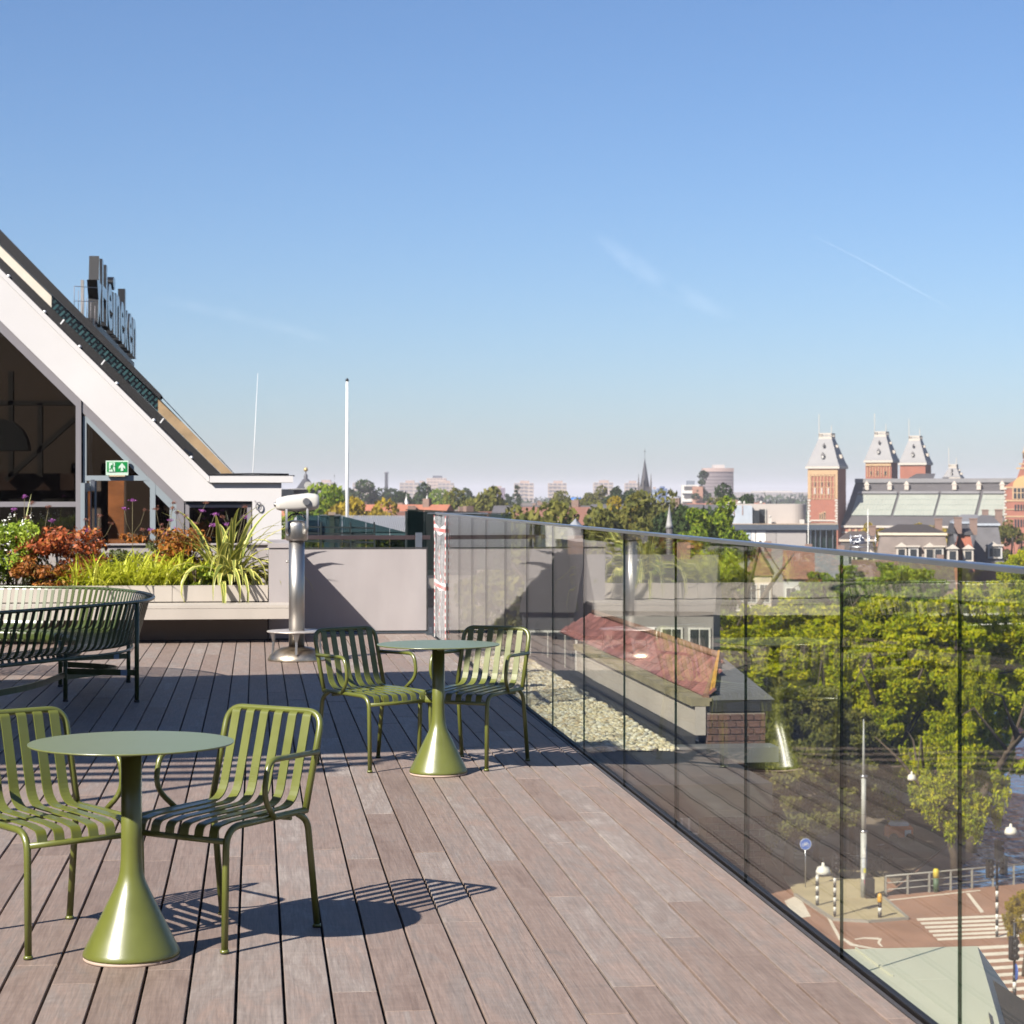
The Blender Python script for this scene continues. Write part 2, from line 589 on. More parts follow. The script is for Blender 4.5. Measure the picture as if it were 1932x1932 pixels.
# two planks laid crosswise as the sill in front of the gate
for j in range(2):
    mb = MB().bbox(-0.78, -0.075, -0.027, 0.78, 0.072, 0, 0.003)
    o = mb.build('plank', M['plank'], deck, (1.15, 24.135 + j * 0.152, 0.0)); npl += 1
# building edge below the deck, seen past the glass
M['felt'] = pbr('bitumen_felt', s2l((52, 52, 54)), 0.8, var=0.25, scale=6, bump=0.3, bscale=90)
roof_edge = MB().box(1.966, 3.0, -21.0, 2.05, 19.0, -0.07).build('roof_edge', M['felt'], kind='structure')

# ------------------------------------------------------------------ glass balustrade
bal = thing('glass_balustrade', 'frameless glass balustrade with slim metal handrail along the deck edge', 'balustrade', (2.01, 0, 0))
GX = 2.01
jy = [3.6] + [PX(px, 1100, GX).y for px in (1811, 1588, 1407, 1275, 1178, 1102, 1043, 994, 953, 917, 890.4, 866, 844.5, 823)]
for a, b_ in zip(jy[:-1], jy[1:]):
    mb = MB()
    h = 0.0055
    y0, y1, z0, z1 = a + 0.003, b_ - 0.003, -0.04, 1.386
    c_ = (y0 + y1) / 2
    vs = [(-h, y0 - c_, z0), (h, y0 - c_, z0), (h, y1 - c_, z0), (-h, y1 - c_, z0), (-h, y0 - c_, z1), (h, y0 - c_, z1), (h, y1 - c_, z1), (-h, y1 - c_, z1)]
    mb.add(vs, [(1, 2, 6, 5), (3, 0, 4, 7)])
    mb.mi = 1
    mb.add(vs, [(3, 2, 1, 0), (4, 5, 6, 7), (0, 1, 5, 4), (2, 3, 7, 6)])
    mb.build('pane', [M['glass'], M['gedge']], bal, (0, c_, 0))
L_ = jy[-1]
prof = [(-0.014, 1.382), (-0.014, 1.396), (-0.011, 1.400), (0.011, 1.400), (0.014, 1.396), (0.014, 1.382), (0.0085, 1.382), (0.0085, 1.3875), (-0.0085, 1.3875), (-0.0085, 1.382)]
MB().poly([(x, 3.6, z) for x, z in prof], (0, L_ - 3.6, 0)).build('handrail', M['alu'], bal)
mb = MB()
mb.box(-0.037, 3.6, -0.06, -0.010, L_, -0.012)
mb.box(-0.010, 3.6, -0.06, 0.010, L_, -0.045)
mb.box(0.010, 3.6, -0.06, 0.034, L_, -0.006)
mb.build('base_channel', M['black'], bal)
MB().box(-0.030, 3.6, -0.012, -0.014, L_, -0.005).build('gasket', pbr('grey_gasket', s2l((70, 66, 66)), 0.6), bal)

# striped barrier tape and clear film wrapped round the last pane
tape = thing('barrier_tape', 'red and white striped barrier tape wrapped round the end pane of the glass balustrade', 'barrier tape', (GX, jy[-2], 0))
def stripe_mat():
    m, nt, N, L, b = new_mat('red_white_tape')
    tc = N.new('ShaderNodeTexCoord'); sx = N.new('ShaderNodeSeparateXYZ'); L.new(tc.outputs['Object'], sx.inputs[0])
    ad = N.new('ShaderNodeMath'); ad.operation = 'MULTIPLY_ADD'; L.new(sx.outputs['Z'], ad.inputs[0]); ad.inputs[1].default_value = 1.0
    ad.inputs[2].default_value = 0.0
    ml = N.new('ShaderNodeMath'); ml.operation = 'MULTIPLY'; L.new(ad.outputs[0], ml.inputs[0]); ml.inputs[1].default_value = 13.0
    fr = N.new('ShaderNodeMath'); fr.operation = 'FRACT'; L.new(ml.outputs[0], fr.inputs[0])
    gt = N.new('ShaderNodeMath'); gt.operation = 'GREATER_THAN'; L.new(fr.outputs[0], gt.inputs[0]); gt.inputs[1].default_value = 0.5
    mx = N.new('ShaderNodeMixRGB'); L.new(gt.outputs[0], mx.inputs[0]); mx.inputs[1].default_value = (0.85, 0.82, 0.8, 1); mx.inputs[2].default_value = (0.6, 0.16, 0.14, 1)
    L.new(mx.outputs[0], b.inputs['Base Color']); b.inputs['Roughness'].default_value = 0.35
    return m
M['tape'] = stripe_mat()
ta, tb = 0.03, jy[-1] - jy[-2] - 0.03
def tape_strip(pts, w):
    mb = MB(); mb.strip([(-0.02 - 0.004 * rnd.random(), p[0], p[1]) for p in pts], (0, 1, 0) if abs(pts[0][1] - pts[-1][1]) > abs(pts[0][0] - pts[-1][0]) else (0, 0, 1), w, 0.0015)
    mb.build('tape_strip', M['tape'], tape)
for k in range(2):
    y = ta if k == 0 else tb
    tape_strip([(y + 0.02 * math.sin(q * 1.7 + k), 1.37 - q * 0.137) for q in range(11)], 0.075)
tape_strip([(ta + (tb - ta) * (0.45 + 0.12 * math.sin(q)), 1.05 - q * 0.1) for q in range(9)], 0.05)
tape_strip([(ta, 1.24), ((ta + tb) / 2, 1.19), (tb, 1.25)], 0.08)
tape_strip([(ta, 0.62), ((ta + tb) / 2, 0.59), (tb, 0.63)], 0.08)
def film_mat():
    m, nt, N, L, b = new_mat('clear_film')
    N.remove(b)
    tc = N.new('ShaderNodeTexCoord'); nz = N.new('ShaderNodeTexNoise'); nz.inputs['Scale'].default_value = 6; nz.inputs['Detail'].default_value = 5
    mp = N.new('ShaderNodeMapping'); mp.inputs['Scale'].default_value = (1, 2.5, 0.8); L.new(tc.outputs['Object'], mp.inputs[0]); L.new(mp.outputs[0], nz.inputs['Vector'])
    tr = N.new('ShaderNodeBsdfTransparent'); df = N.new('ShaderNodeBsdfPrincipled')
    df.inputs['Base Color'].default_value = (0.75, 0.76, 0.77, 1); df.inputs['Roughness'].default_value = 0.2
    bp = N.new('ShaderNodeBump'); bp.inputs['Distance'].default_value = 0.03; L.new(nz.outputs['Fac'], bp.inputs['Height']); L.new(bp.outputs[0], df.inputs['Normal'])
    mr = N.new('ShaderNodeMapRange'); mr.inputs['From Min'].default_value = 0.35; mr.inputs['From Max'].default_value = 0.7
    mr.inputs['To Min'].default_value = 0.12; mr.inputs['To Max'].default_value = 0.62; L.new(nz.outputs['Fac'], mr.inputs[0])
    ms = N.new('ShaderNodeMixShader'); L.new(mr.outputs[0], ms.inputs[0]); L.new(tr.outputs[0], ms.inputs[1]); L.new(df.outputs[0], ms.inputs[2])
    L.new(ms.outputs[0], N['Material Output'].inputs['Surface']); return m
mb = MB(); mb.smooth = True
ny, nz_ = 7, 24
for i in range(nz_ + 1):
    for j in range(ny + 1):
        mb.v.append((-0.017 - 0.006 * (math.sin(i * 1.3 + j) + 1), ta + (tb - ta) * j / ny, 0.02 + 1.34 * i / nz_))
for i in range(nz_):
    for j in range(ny):
        q = i * (ny + 1) + j
        mb.f.append([q, q + 1, q + ny + 2, q + ny + 1]); mb.m.append(0); mb.sm.append(True)
mb.build('film', film_mat(), tape)

# ------------------------------------------------------------------ planter with its bench ledge and pier
M['cream'] = pbr('cream_metal_panel', s2l((194, 185, 174)), 0.5, var=0.06, scale=1.3, stretch=(1.6, 1, .5), bump=0.04, bscale=200)
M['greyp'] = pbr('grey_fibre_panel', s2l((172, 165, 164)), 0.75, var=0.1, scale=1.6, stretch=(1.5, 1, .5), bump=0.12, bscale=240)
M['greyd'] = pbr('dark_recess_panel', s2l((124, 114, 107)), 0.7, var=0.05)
M['soil'] = pbr('soil', (0.035, 0.026, 0.02), 0.95, var=0.5, scale=30, bump=0.8, bscale=60)
M['seam'] = pbr('dark_seam', (0.02, 0.02, 0.02), 0.7)
YL, YF, YR_, YB = 22.85, 23.5, 23.36, 25.25
XL, XR = -6.5, PY(506.5, 1100, YF).x
def zrow(row, Y, col=400):
    return PY(col, row, Y).z
zt = zrow(1106, YF)
zl = zrow(1142.5, YL); zb = zrow(1168.5, YL)
pl = thing('planter', 'long pale planter trough with a bench ledge along the back of the deck', 'planter', (0, YF, 0))
def pb(name, m, x0, y0, z0, x1, y1, z1, **kw):
    return MB().box(x0, y0 - YF, z0, x1, y1 - YF, z1).build(name, m, pl, **kw)
for i, (a, b_) in enumerate(((XL, -3.05), (-3.045, -0.92), (-0.915, XR - 0.006))):
    pb('front_panel', M['cream'], a, YF, zl + 0.012, b_, YF + 0.05, zt)
pb('trough_rim', M['cream'], XL, YF + 0.001, zt + 0.001, XR - 0.006, YF + 0.07, zt + 0.008)
pb('soil', M['soil'], XL, YF + 0.05, 0.05, XR, YB - 0.06, zt - 0.035)
pb('bench_ledge', M['cream'], XL, YL + 0.012, zl - 0.03, PY(546.5, 1150, YL).x, YF - 0.001, zl)
pb('bench_beam', M['cream'], XL, YL, zb, PY(546.5, 1150, YL).x, YL + 0.04, zl - 0.034)
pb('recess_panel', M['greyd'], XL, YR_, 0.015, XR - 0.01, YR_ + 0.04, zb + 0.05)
pb('plinth', M['black'], XL, YR_ - 0.004, -0.02, XR - 0.01, YR_ + 0.03, 0.018)
zw = zrow(1025.5, YB)
pb('rear_wall', M['greyp'], XL, YB, 0.05, XR, YB + 0.12, zw - 0.02)
pb('coping', M['greyp'], XL, YB - 0.03, zw - 0.017, XR + 0.0, YB + 0.17, zw)
pier = thing('terrace_pier', 'grey panelled end pier beside the planter behind the telescope', 'pier', (0.16, 23.42, 0))
XP1 = 0.385
zp = zrow(1025, 23.42, 520)
MB().box(XR + 0.004 - 0.16, 0.0, 0.02, XP1 - 0.16, 2.0, zp - 0.055).build('wall_panel', M['greyp'], pier)
MB().box(XR - 0.004 - 0.16, -0.015, zp - 0.05, XP1 - 0.15, 2.02, zp).build('coping', M['greyp'], pier)
MB().box(XR + 0.012 - 0.16, 0.01, -0.02, XP1 - 0.172, 1.98, 0.02).build('plinth', M['black'], pier)

# ------------------------------------------------------------------ sliding gate panel
YG = 24.38
gz0, gz1 = zrow(1190, YG, 690), zrow(1033, YG, 690)
gx1 = PY(807, 1100, YG).x
gate = thing('terrace_gate', 'grey sliding gate panel with dark edge between the pier and the glass balustrade', 'gate', (1.1, YG, 0))
MB().box(XP1 + 0.01 - 1.1, 0.0, gz0, gx1 - 1.1 - 0.016, 0.05, gz1 - 0.018).build('gate_panel', M['greyp'], gate)
mb = MB()
mb.box(XP1 + 0.01 - 1.1, -0.006, gz1 - 0.014, gx1 - 1.1, 0.056, gz1)
mb.box(gx1 - 1.1 - 0.012, -0.006, gz0, gx1 - 1.1, 0.056, gz1 - 0.016)
mb.build('edge_frame', M['seam'], gate)
MB().box(XP1 + 0.01 - 1.1, 0.012, gz0 - 0.012, gx1 - 1.1, 0.045, gz0 - 0.001).build('bottom_rail', M['seam'], gate)
for px in (692,):
    x = PY(px, 1195, YG).x - 1.1
    mb = MB(); mb.tube([(x, 0.01, 0.026), (x, 0.04, 0.026)], 0.026, 16)
    mb.build('caster_wheel', pbr('caster_steel', (0.45, 0.42, 0.38), 0.35, metal=0.9), gate)
MB().box(gx1 + 0.012 - 1.1, 0.0, 0.0, gx1 + 0.05 - 1.1, 0.04, 0.07).build('guide_post', M['alu'], gate)

# unseen walls left and behind the camera, added to cut the sky light
M['wallb'] = pbr('sky_blocker_brick', s2l((96, 74, 66)), .85, var=.2, scale=3)
st = thing('sky_blocker', 'unseen added walls beside and behind the deck that cut the sky light', 'building', (-9.5, 4.0, 0))
MB().box(-0.3, -12.0, -0.1, 0.3, 17.5, 5.3).build('side_wall', M['wallb'], st)
MB().box(0.3, -12.0, -0.1, 15.0, -11.4, 7.0).build('back_wall', M['wallb'], st)
MB().box(-0.36, -12.06, 5.3, 0.36, 17.56, 5.42).build('coping', M['greyp'], st)
# unseen slab on posts, made up to lay the shade band across the deck
can = thing('shade_caster', 'unseen slab on thin posts, added to cast the shade band on the deck', 'added_canopy', (-6.0, 11.8, 0))
M['added_canopy'] = pbr('shade_caster_grey', (0.35, 0.34, 0.33), 0.7)
HC = 5.0
dxs, dys = 0.938 * HC, 0.835 * HC
def band(X, near):
    return (13.05 + 0.135 * (X - 0.4)) if near else (18.82 + 0.125 * (X - 0.4))
pa = []
for X, near in ((-3.0, True), (2.45, True), (2.45, False), (-3.0, False)):
    pa.append((X - dxs + 6.0, band(X, near) - dys - 11.8, HC))
MB().poly(pa, (0, 0, 0.22)).build('slab', M['added_canopy'], can)
for (x, y) in ((-3.48, 8.93), (-7.0, 8.6), (-7.0, 14.0)):
    mb = MB(); mb.tube([(x + 6.0, y - 11.8, 0), (x + 6.0, y - 11.8, HC)], 0.04, 12); mb.build('post', M['added_canopy'], can)
for q, (s0, s1) in enumerate(((0.15, 0.42), (0.3, 0.52), (0.2, 0.6), (0.05, 0.4))):  # added slats that streak the near edge of the shade
    mb = MB()
    y = -3.2 - 0.28 * q
    mb.box(-1.0 + 0.0, y, HC - 0.02, 2.25 - 0.25 * q, y + 0.1, HC + 0.04); mb.build('slat', M['added_canopy'], can)
# ================================================================== furniture
M['olive'] = pbr('olive_powder_coat', s2l((106, 112, 48)), 0.33, var=0.10, scale=7, bump=0.03, bscale=300, rvar=0.09, spec=0.8)
M['foot'] = pbr('black_foot', (0.02, 0.02, 0.02), 0.6)
M['stone'] = pbr('pale_base_disc', s2l((190, 168, 152)), 0.7, var=0.1, scale=12)

def make_chair():
    t = thing('armchair', 'olive slatted metal armchair', 'chair', (0, 0, 0), group='slatted armchairs at the round tables')
    a = 0.2235
    r0 = 0.0125
    for s in (-1, 1):
        # front leg running into the seat side rail
        path = rounded([(s * a, 0.265, 0.012), (s * a * .985, 0.252, 0.432), (s * a * .985, -0.205, 0.438)], [0, 0.075, 0], 7)
        mb = MB(); mb.tube(path, r0, 12); o = mb.build('front_leg', M['olive'], t)
        mb = MB(); mb.lathe([(0.0125, 0.014), (0.0165, 0.009), (0.0165, 0.003)], 14, (s * a, 0.265, 0)); mb.mi = 1; mb.lathe([(0.0155, 0), (0.0155, 0.004)], 14, (s * a, 0.265, 0))
        mb.build('foot', [M['olive'], M['foot']], o)
        path = rounded([(s * a, -0.265, 0.012), (s * a * .985, -0.212, 0.40), (s * a * .985, -0.145, 0.436)], [0, 0.05, 0], 6)
        mb = MB(); mb.tube(path, r0, 12); o = mb.build('rear_leg', M['olive'], t)
        mb = MB(); mb.lathe([(0.0125, 0.014), (0.0165, 0.009), (0.0165, 0.003)], 14, (s * a, -0.265, 0)); mb.mi = 1; mb.lathe([(0.0155, 0), (0.0155, 0.004)], 14, (s * a, -0.265, 0))
        mb.build('foot', [M['olive'], M['foot']], o)
        # arm: from the back upright forward, down, and back in to the seat rail
        b = a + 0.006
        path = rounded([(s * b, -0.262, 0.645), (s * (b + .022), 0.055, 0.648), (s * (b + .022), 0.085, 0.52), (s * (a + .004), -0.005, 0.436)], [0, 0.05, 0.06, 0], 6)
        mb = MB(); mb.tube(path, 0.0105, 12); mb.build('armrest', M['olive'], t)
    # back frame: an inverted U
    path = rounded([(-a * .985, -0.20, 0.436), (-a * .99, -0.303, 0.787), (a * .99, -0.303, 0.787), (a * .985, -0.20, 0.436)], [0, 0.07, 0.07, 0], 8)
    mb = MB(); mb.tube(path, r0, 12); mb.build('back_frame', M['olive'], t)
    mb = MB(); mb.tube([(-a + .008, 0.254, 0.385), (a - .008, 0.254, 0.385)], 0.011, 12); mb.build('front_rail', M['olive'], t)
    mb = MB(); mb.tube([(-a + .008, -0.12, 0.418), (a - .008, -0.12, 0.418)], 0.008, 10); mb.build('seat_rail', M['olive'], t)
    prof = rounded([(0, -0.303, 0.785), (0, -0.282, 0.779), (0, -0.192, 0.452), (0, 0.175, 0.442), (0, 0.249, 0.432), (0, 0.258, 0.388)],
                   [0, 0.02, 0.07, 0, 0.05, 0], 7)
    n = 6
    for i in range(n):
        x = -0.166 + 0.332 * i / (n - 1)
        mb = MB(); mb.strip([(x, p.y, p.z) for p in prof], (1, 0, 0), 0.037, 0.0055); mb.build('slat', M['olive'], t)
    return t

def make_table():
    t = thing('bistro_table', 'olive round bistro table on a cone base', 'table', (0, 0, 0), group='round cone-base bistro tables')
    prof = [(0.165, 0.012), (0.1655, 0.02), (0.160, 0.032), (0.102, 0.15), (0.064, 0.228), (0.048, 0.264), (0.0405, 0.295), (0.0365, 0.34), (0.0355, 0.40), (0.0355, 0.728)]
    mb = MB(); mb.lathe(prof, 56); mb.build('cone_base', M['olive'], t)
    mb = MB(); mb.lathe([(0.1625, 0.0), (0.164, 0.003), (0.164, 0.0115)], 56); mb.build('base_disc', M['stone'], t)
    mb = MB(); mb.lathe([(0.2, 0.727), (0.346, 0.7335), (0.35, 0.7365), (0.3495, 0.74)], 80); mb.build('table_top', M['olive_top'], t)
    mb = MB()
    for k in range(3):
        an = 2 * math.pi * k / 3 + 0.5
        mb.bar((0.03 * math.cos(an), 0.03 * math.sin(an), 0.722), (0.22 * math.cos(an), 0.22 * math.sin(an), 0.722), 0.03, 0.012)
    mb.build('top_bracket', M['olive'], t)
    return t
M['olive_top'] = pbr('olive_table_top', s2l((116, 124, 66)), 0.3, var=0.06, scale=2, rvar=0.05, spec=1.0)

def face(u):                       # heading in camera axes (right, away) -> z rotation that turns local +y to it
    d = W(u[0], u[1]) - W(0, 0)
    return math.atan2(d.y, d.x) - math.pi / 2
chair0 = make_chair()
spots = [
    ((-1.047, 7.69), (-.525, -.851), 'olive slatted armchair with shaded seat, nearest the camera, facing the cone-base table'),
    ((-1.656, 7.598), (.648, -.762), 'olive slatted armchair cut by the left edge of the picture behind the front table'),
    ((-.812, 12.49), (.641, -.768), 'olive slatted armchair with dark backrest at the farther table, beside the telescope'),
    ((-.226, 12.55), (-.4526, -.892), 'olive slatted armchair at the farther table, next to the glass balustrade'),
]
for i, (p, u, lab) in enumerate(spots):
    o = chair0 if i == 0 else copy_tree(chair0)
    o.location = W(p[0], p[1], 0.0012); o.rotation_euler = (0, 0, face(u)); o['label'] = lab
table0 = make_table()
for i, (p, lab) in enumerate((((-1.307, 7.283), 'olive round bistro table on cone base in the foreground'), ((-.42, 12.09), 'olive round bistro table on cone base farther back, between two armchairs near the glass'))):
    o = table0 if i == 0 else copy_tree(table0)
    o.location = W(p[0], p[1], 0.0012); o['label'] = lab

# ------------------------------------------------------------------ curved slatted bench
M['olive_bench'] = pbr('olive_bench_shaded', s2l((70, 82, 38)), 0.32, var=0.06, scale=3, rvar=0.05, spec=0.6)  # olive darkened so the bench reads as shaded
rail_rc = [(-4.4, 13.05), (-3.98, 13.85), (-3.59, 14.78), (-3.22, 15.5), (-2.90, 16.25), (-2.85, 16.75), (-2.97, 17.45), (-3.28, 18.2), (-3.75, 18.75), (-4.6, 19.02), (-5.6, 19.05), (-6.6, 18.9)]
rail = bezier([W(r, c, 0.77) for r, c in rail_rc], 16)
# resample by arc length
acc = [0.0]
for a, b in zip(rail[:-1], rail[1:]):
    acc.append(acc[-1] + (b - a).length)
def rail_at(s):
    s = max(0.0, min(acc[-1] - 1e-4, s))
    i = max(k for k in range(len(acc)) if acc[k] <= s)
    i = min(i, len(rail) - 2)
    t = (s - acc[i]) / (acc[i + 1] - acc[i])
    p = rail[i].lerp(rail[i + 1], t)
    a = rail[max(i - 1, 0)]; b = rail[min(i + 2, len(rail) - 1)]
    tg = (b - a); tg.z = 0; tg.normalize()
    inn = Vector((-tg.y, tg.x, 0))                 # inward normal
    return p, tg, inn
ctr = W(-4.9, 16.4)
p_, t_, n_ = rail_at(acc[-1] * 0.4)
flip = 1 if (ctr - p_).dot(n_) > 0 else -1
def bench_pt(s, off, z):
    p, t, n = rail_at(s)
    q = p + n * (off * flip); q.z = z
    return q
base = W(-3.3, 16.4, 0)
bench = thing('curved_bench', 'large curved slatted bench in shade-darkened olive with tall backrest in front of the planter', 'bench', base)
def lb(p): return Vector(p) - base
npt = 110
S = acc[-1]
mb = MB(); mb.tube([lb(bench_pt(S * i / npt, 0, 0.77)) for i in range(npt + 1)], 0.0135, 10); mb.build('top_rail', M['olive_bench'], bench)
mb = MB(); mb.tube([lb(bench_pt(S * i / npt, 0.17, 0.375)) for i in range(npt + 1)], 0.011, 8); mb.build('rear_seat_rail', M['olive_bench'], bench)
mb = MB(); mb.tube([lb(bench_pt(S * i / npt, 0.575, 0.335)) for i in range(npt + 1)], 0.011, 8); mb.build('front_seat_rail', M['olive_bench'], bench)
prof2 = rounded([(0.0, 0, 0.775), (0.03, 0, 0.765), (0.125, 0, 0.43), (0.22, 0, 0.405), (0.55, 0, 0.425), (0.60, 0, 0.41), (0.60, 0, 0.345), (0.575, 0, 0.33)], [0, .03, .07, .08, .04, .03, .02, 0], 4)
s = 0.02
post_s = None
while s < S - 0.02:
    p, tg, nn = rail_at(s)
    q = p - Vector((0, 0, 0.77))
    mb = MB()
    pts = [lb(q + nn * (flip * a.x) + Vector((0, 0, a.z))) for a in prof2]
    mb.strip(pts, tg, 0.032, 0.0055)
    mb.build('slat', M['olive_bench'], bench)
    s += 0.083 if s < S * 0.36 else 0.072
def near_s(r, c):
    q = W(r, c, 0.77)
    return min((((bench_pt(S * i / 300, 0, .77) - q).length), S * i / 300) for i in range(301))[1]
sp = near_s(-2.87, 16.29)
post = bench_pt(sp, -0.0, 0.0)
mb = MB(); mb.tube([lb((post.x, post.y, 0.012)), lb((post.x, post.y, 0.765))], 0.0175, 12); mb.build('end_post', M['olive_bench'], bench)
legs = [W(-3.44, 16.33), W(-3.26, 18.02), W(-3.75, 17.6)] + [bench_pt(near_s(-3.98, 13.85), .2, 0), bench_pt(near_s(-4.6, 19.02), .1, 0), bench_pt(near_s(-4.6, 19.02), .55, 0), bench_pt(near_s(-5.6, 19.05), .1, 0)]
for q in legs:
    mb = MB(); mb.tube([lb((q.x, q.y, 0.012)), lb((q.x, q.y, 0.385))], 0.0175, 12); mb.build('leg', M['olive_bench'], bench)
for q in legs + [post]:
    mb = MB(); mb.lathe([(0.021, 0), (0.021, 0.012), (0.018, 0.018)], 12, lb((q.x, q.y, 0))); mb.build('foot', M['foot'], bench)
def flat(a, b, z0, z1, bow):
    a = Vector((a.x, a.y, z0)); b = Vector((b.x, b.y, z1))
    m_ = (a + b) / 2 + Vector((bow[0], bow[1], 0))
    pts = bezier([lb(a), lb(m_), lb(b)], 8)
    mb = MB(); mb.strip(pts, (0, 0, 1), 0.045, 0.008); mb.build('brace', M['olive_bench'], bench)
flat(legs[0], post, 0.235, 0.225, (0, 0))
flat(legs[2], legs[1], 0.235, 0.225, (0, 0))
flat(legs[0], legs[2], 0.19, 0.19, (0.42, 0.1))
flat(legs[3], legs[0], 0.17, 0.21, (0.25, 0.1))
for a, b in ((legs[0], post), (legs[2], legs[1])):
    q = Vector((a.x, a.y, .23)).lerp(Vector((b.x, b.y, .227)), 0.83)
    d = (b - a).normalized()
    mb = MB(); mb.obox(lb(q) - d * .03 - Vector((0, 0, .023)) + Vector((0, -0.012, 0)), d * .05, Vector((0, -0.002, 0)), (0, 0, .046)); mb.build('sticker', pbr('pale_sticker', s2l((150, 170, 190)), .4), bench)

# ------------------------------------------------------------------ coin telescope
M['steel'] = pbr('brushed_steel', (0.36, 0.35, 0.335), 0.42, metal=1.0, var=0.1, scale=18, stretch=(1, 1, .06), bump=0.03, bscale=120)
M['steel_w'] = pbr('worn_steel', (0.42, 0.36, 0.28), 0.38, metal=1.0, var=0.3, scale=10, bump=0.1, bscale=60)
M['white_en'] = pbr('white_enamel', s2l((214, 210, 202)), 0.35, var=0.03, coat=0.3)
tc_ = W((559.8 - 966) * 20.45 / FPX, 20.45)
tel = thing('coin_telescope', 'stainless steel coin telescope on a round footplate with white binocular head', 'telescope', tc_)
mb = MB(); mb.lathe([(0.278, 0.0), (0.28, 0.012), (0.262, 0.05), (0.215, 0.095), (0.15, 0.122), (0.09, 0.132), (0.082, 0.136)], 48); mb.build('base_dome', M['steel_w'], tel)
mb = MB(); mb.lathe([(0.0755, 0.13), (0.0755, 1.16)], 36); mb.build('column', M['steel'], tel)
mb = MB(); mb.lathe([(0.078, 0.272), (0.283, 0.272), (0.288, 0.279), (0.283, 0.286), (0.078, 0.286)], 48); mb.build('footplate', pbr('worn_footplate', (0.5, 0.46, 0.42), 0.5, metal=0.7, var=0.3, scale=25), tel)
for k in range(6):
    an = R(28 + 60 * k)
    d = Vector((math.cos(an), math.sin(an), 0)); w = Vector((-d.y, d.x, 0))
    mb = MB()
    pts = [d * 0.262 - w * 0.035, d * 0.262 + w * 0.035, d * 0.25 + w * 0.012, d * 0.262 + w * .010, d * 0.262 - w * .010, d * 0.25 - w * .012]
    zz = [0.27, 0.27, 0.19, 0.07, 0.07, 0.19]
    P_ = [p + Vector((0, 0, z)) for p, z in zip(pts, zz)]
    mb.poly(P_, d * 0.009); mb.build('footplate_leg', M['steel'], tel)
mb = MB(); mb.lathe([(0.075, 1.152), (0.098, 1.156), (0.11, 1.172), (0.11, 1.30), (0.104, 1.322), (0.085, 1.34), (0.05, 1.35)], 40); hd = mb.build('head_cup', M['steel'], tel)
# oval plate facing the viewer on the left of the cup
def on_cup(an, z, r=0.112):
    return Vector((r * math.cos(an), r * math.sin(an), z))
mb = MB()
ring = [on_cup(R(-140) + 0.28 * math.cos(q) , 1.238 + 0.034 * math.sin(q)) for q in [2 * math.pi * i / 20 for i in range(20)]]
mb.poly(ring, Vector((math.cos(R(-140)), math.sin(R(-140)), 0)) * 0.003); mb.build('maker_plate', pbr('plate_silver', (0.7, 0.68, 0.63), 0.3, metal=0.8), hd)
for sx in (-1, 1):
    x = 0.095 * sx
    path = rounded([(x * 0.9, -0.075, 1.225), (x * 1.05, -0.10, 1.26), (x * 1.05, -0.085, 1.40), (x * 1.05, -0.03, 1.53)], [0, .03, .05, 0], 5)
    mb = MB(); mb.strip(path, (1, 0, 0), 0.02, 0.045); mb.build('fork_arm', M['steel'], tel)
mb = MB(); mb.tube(rounded([(-0.09, 0, 1.36), (-0.05, 0, 1.41), (0.05, 0, 1.41), (0.09, 0, 1.36)], .03, 5), 0.008, 8)
mb.tube([(-0.07, 0, 1.47), (0, 0, 1.415), (0.07, 0, 1.47)], 0.006, 8); mb.build('crossbar', pbr('dark_chrome', (0.1, 0.09, 0.09), 0.2, metal=1.0), tel)
# binocular body: rounded box lying across, eyepieces to the left
def superell(cx, hw, hh, n=22, e=3.2):
    out = []
    for i in range(n):
        a = 2 * math.pi * i / n
        c, s_ = math.cos(a), math.sin(a)
        out.append((hw * math.copysign(abs(c) ** (2 / e), c), hh * math.copysign(abs(s_) ** (2 / e), s_)))
    return out
bh = thing('_tmp', 'x', 'x'); bpy.data.objects.remove(bh)
mb = MB(); mb.smooth = True
secs = [(-0.205, .06, .034), (-0.197, .08, .052), (-0.16, .09, .066), (-0.09, .096, .078), (0.0, .098, .084), (0.1, .098, .085), (0.17, .096, .078), (0.2, .09, .066), (0.209, .075, .05)]
n = 22
for (x, hw, hh) in secs:
    for (a, b) in superell(0, hw, hh, n):
        mb.v.append((x, a, 1.517 + b + (0.012 if x > 0 else x * .06)))
for i in range(len(secs) - 1):
    for j in range(n):
        q = i * n + j; w = i * n + (j + 1) % n
        mb.f.append([q, q + n, w + n, w]); mb.m.append(0); mb.sm.append(True)
mb.f.append(list(range(n))); mb.m.append(0); mb.sm.append(False)
mb.f.append(list(reversed(range((len(secs) - 1) * n, len(secs) * n)))); mb.m.append(0); mb.sm.append(False)
bb = mb.build('binocular_body', M['white_en'], tel); bb.rotation_euler = (0, 0, 0); bb.location = (0.005, 0, 0)
for y in (-0.035, 0.035):
    mb = MB(); mb.tube([(-0.195, y, 1.503), (-0.222, y, 1.500)], [0.024, 0.021], 16); mb.mi = 1; mb.tube([(-0.222, y, 1.5), (-0.224, y, 1.5)], 0.014, 14)
    mb.build('eyepiece', [M['steel'], M['foot']], bb)
mb = MB(); mb.tube([(0.085, -0.085, 1.53), (0.085, -0.118, 1.53)], 0.034, 24); mb.build('pivot_knob', M['steel'], bb)
mb = MB(); mb.tube([(-0.078, 0.02, 0.95), (-0.10, 0.02, 0.95)], [0.01, 0.012], 10); mb.build('lock_knob', M['steel'], tel)
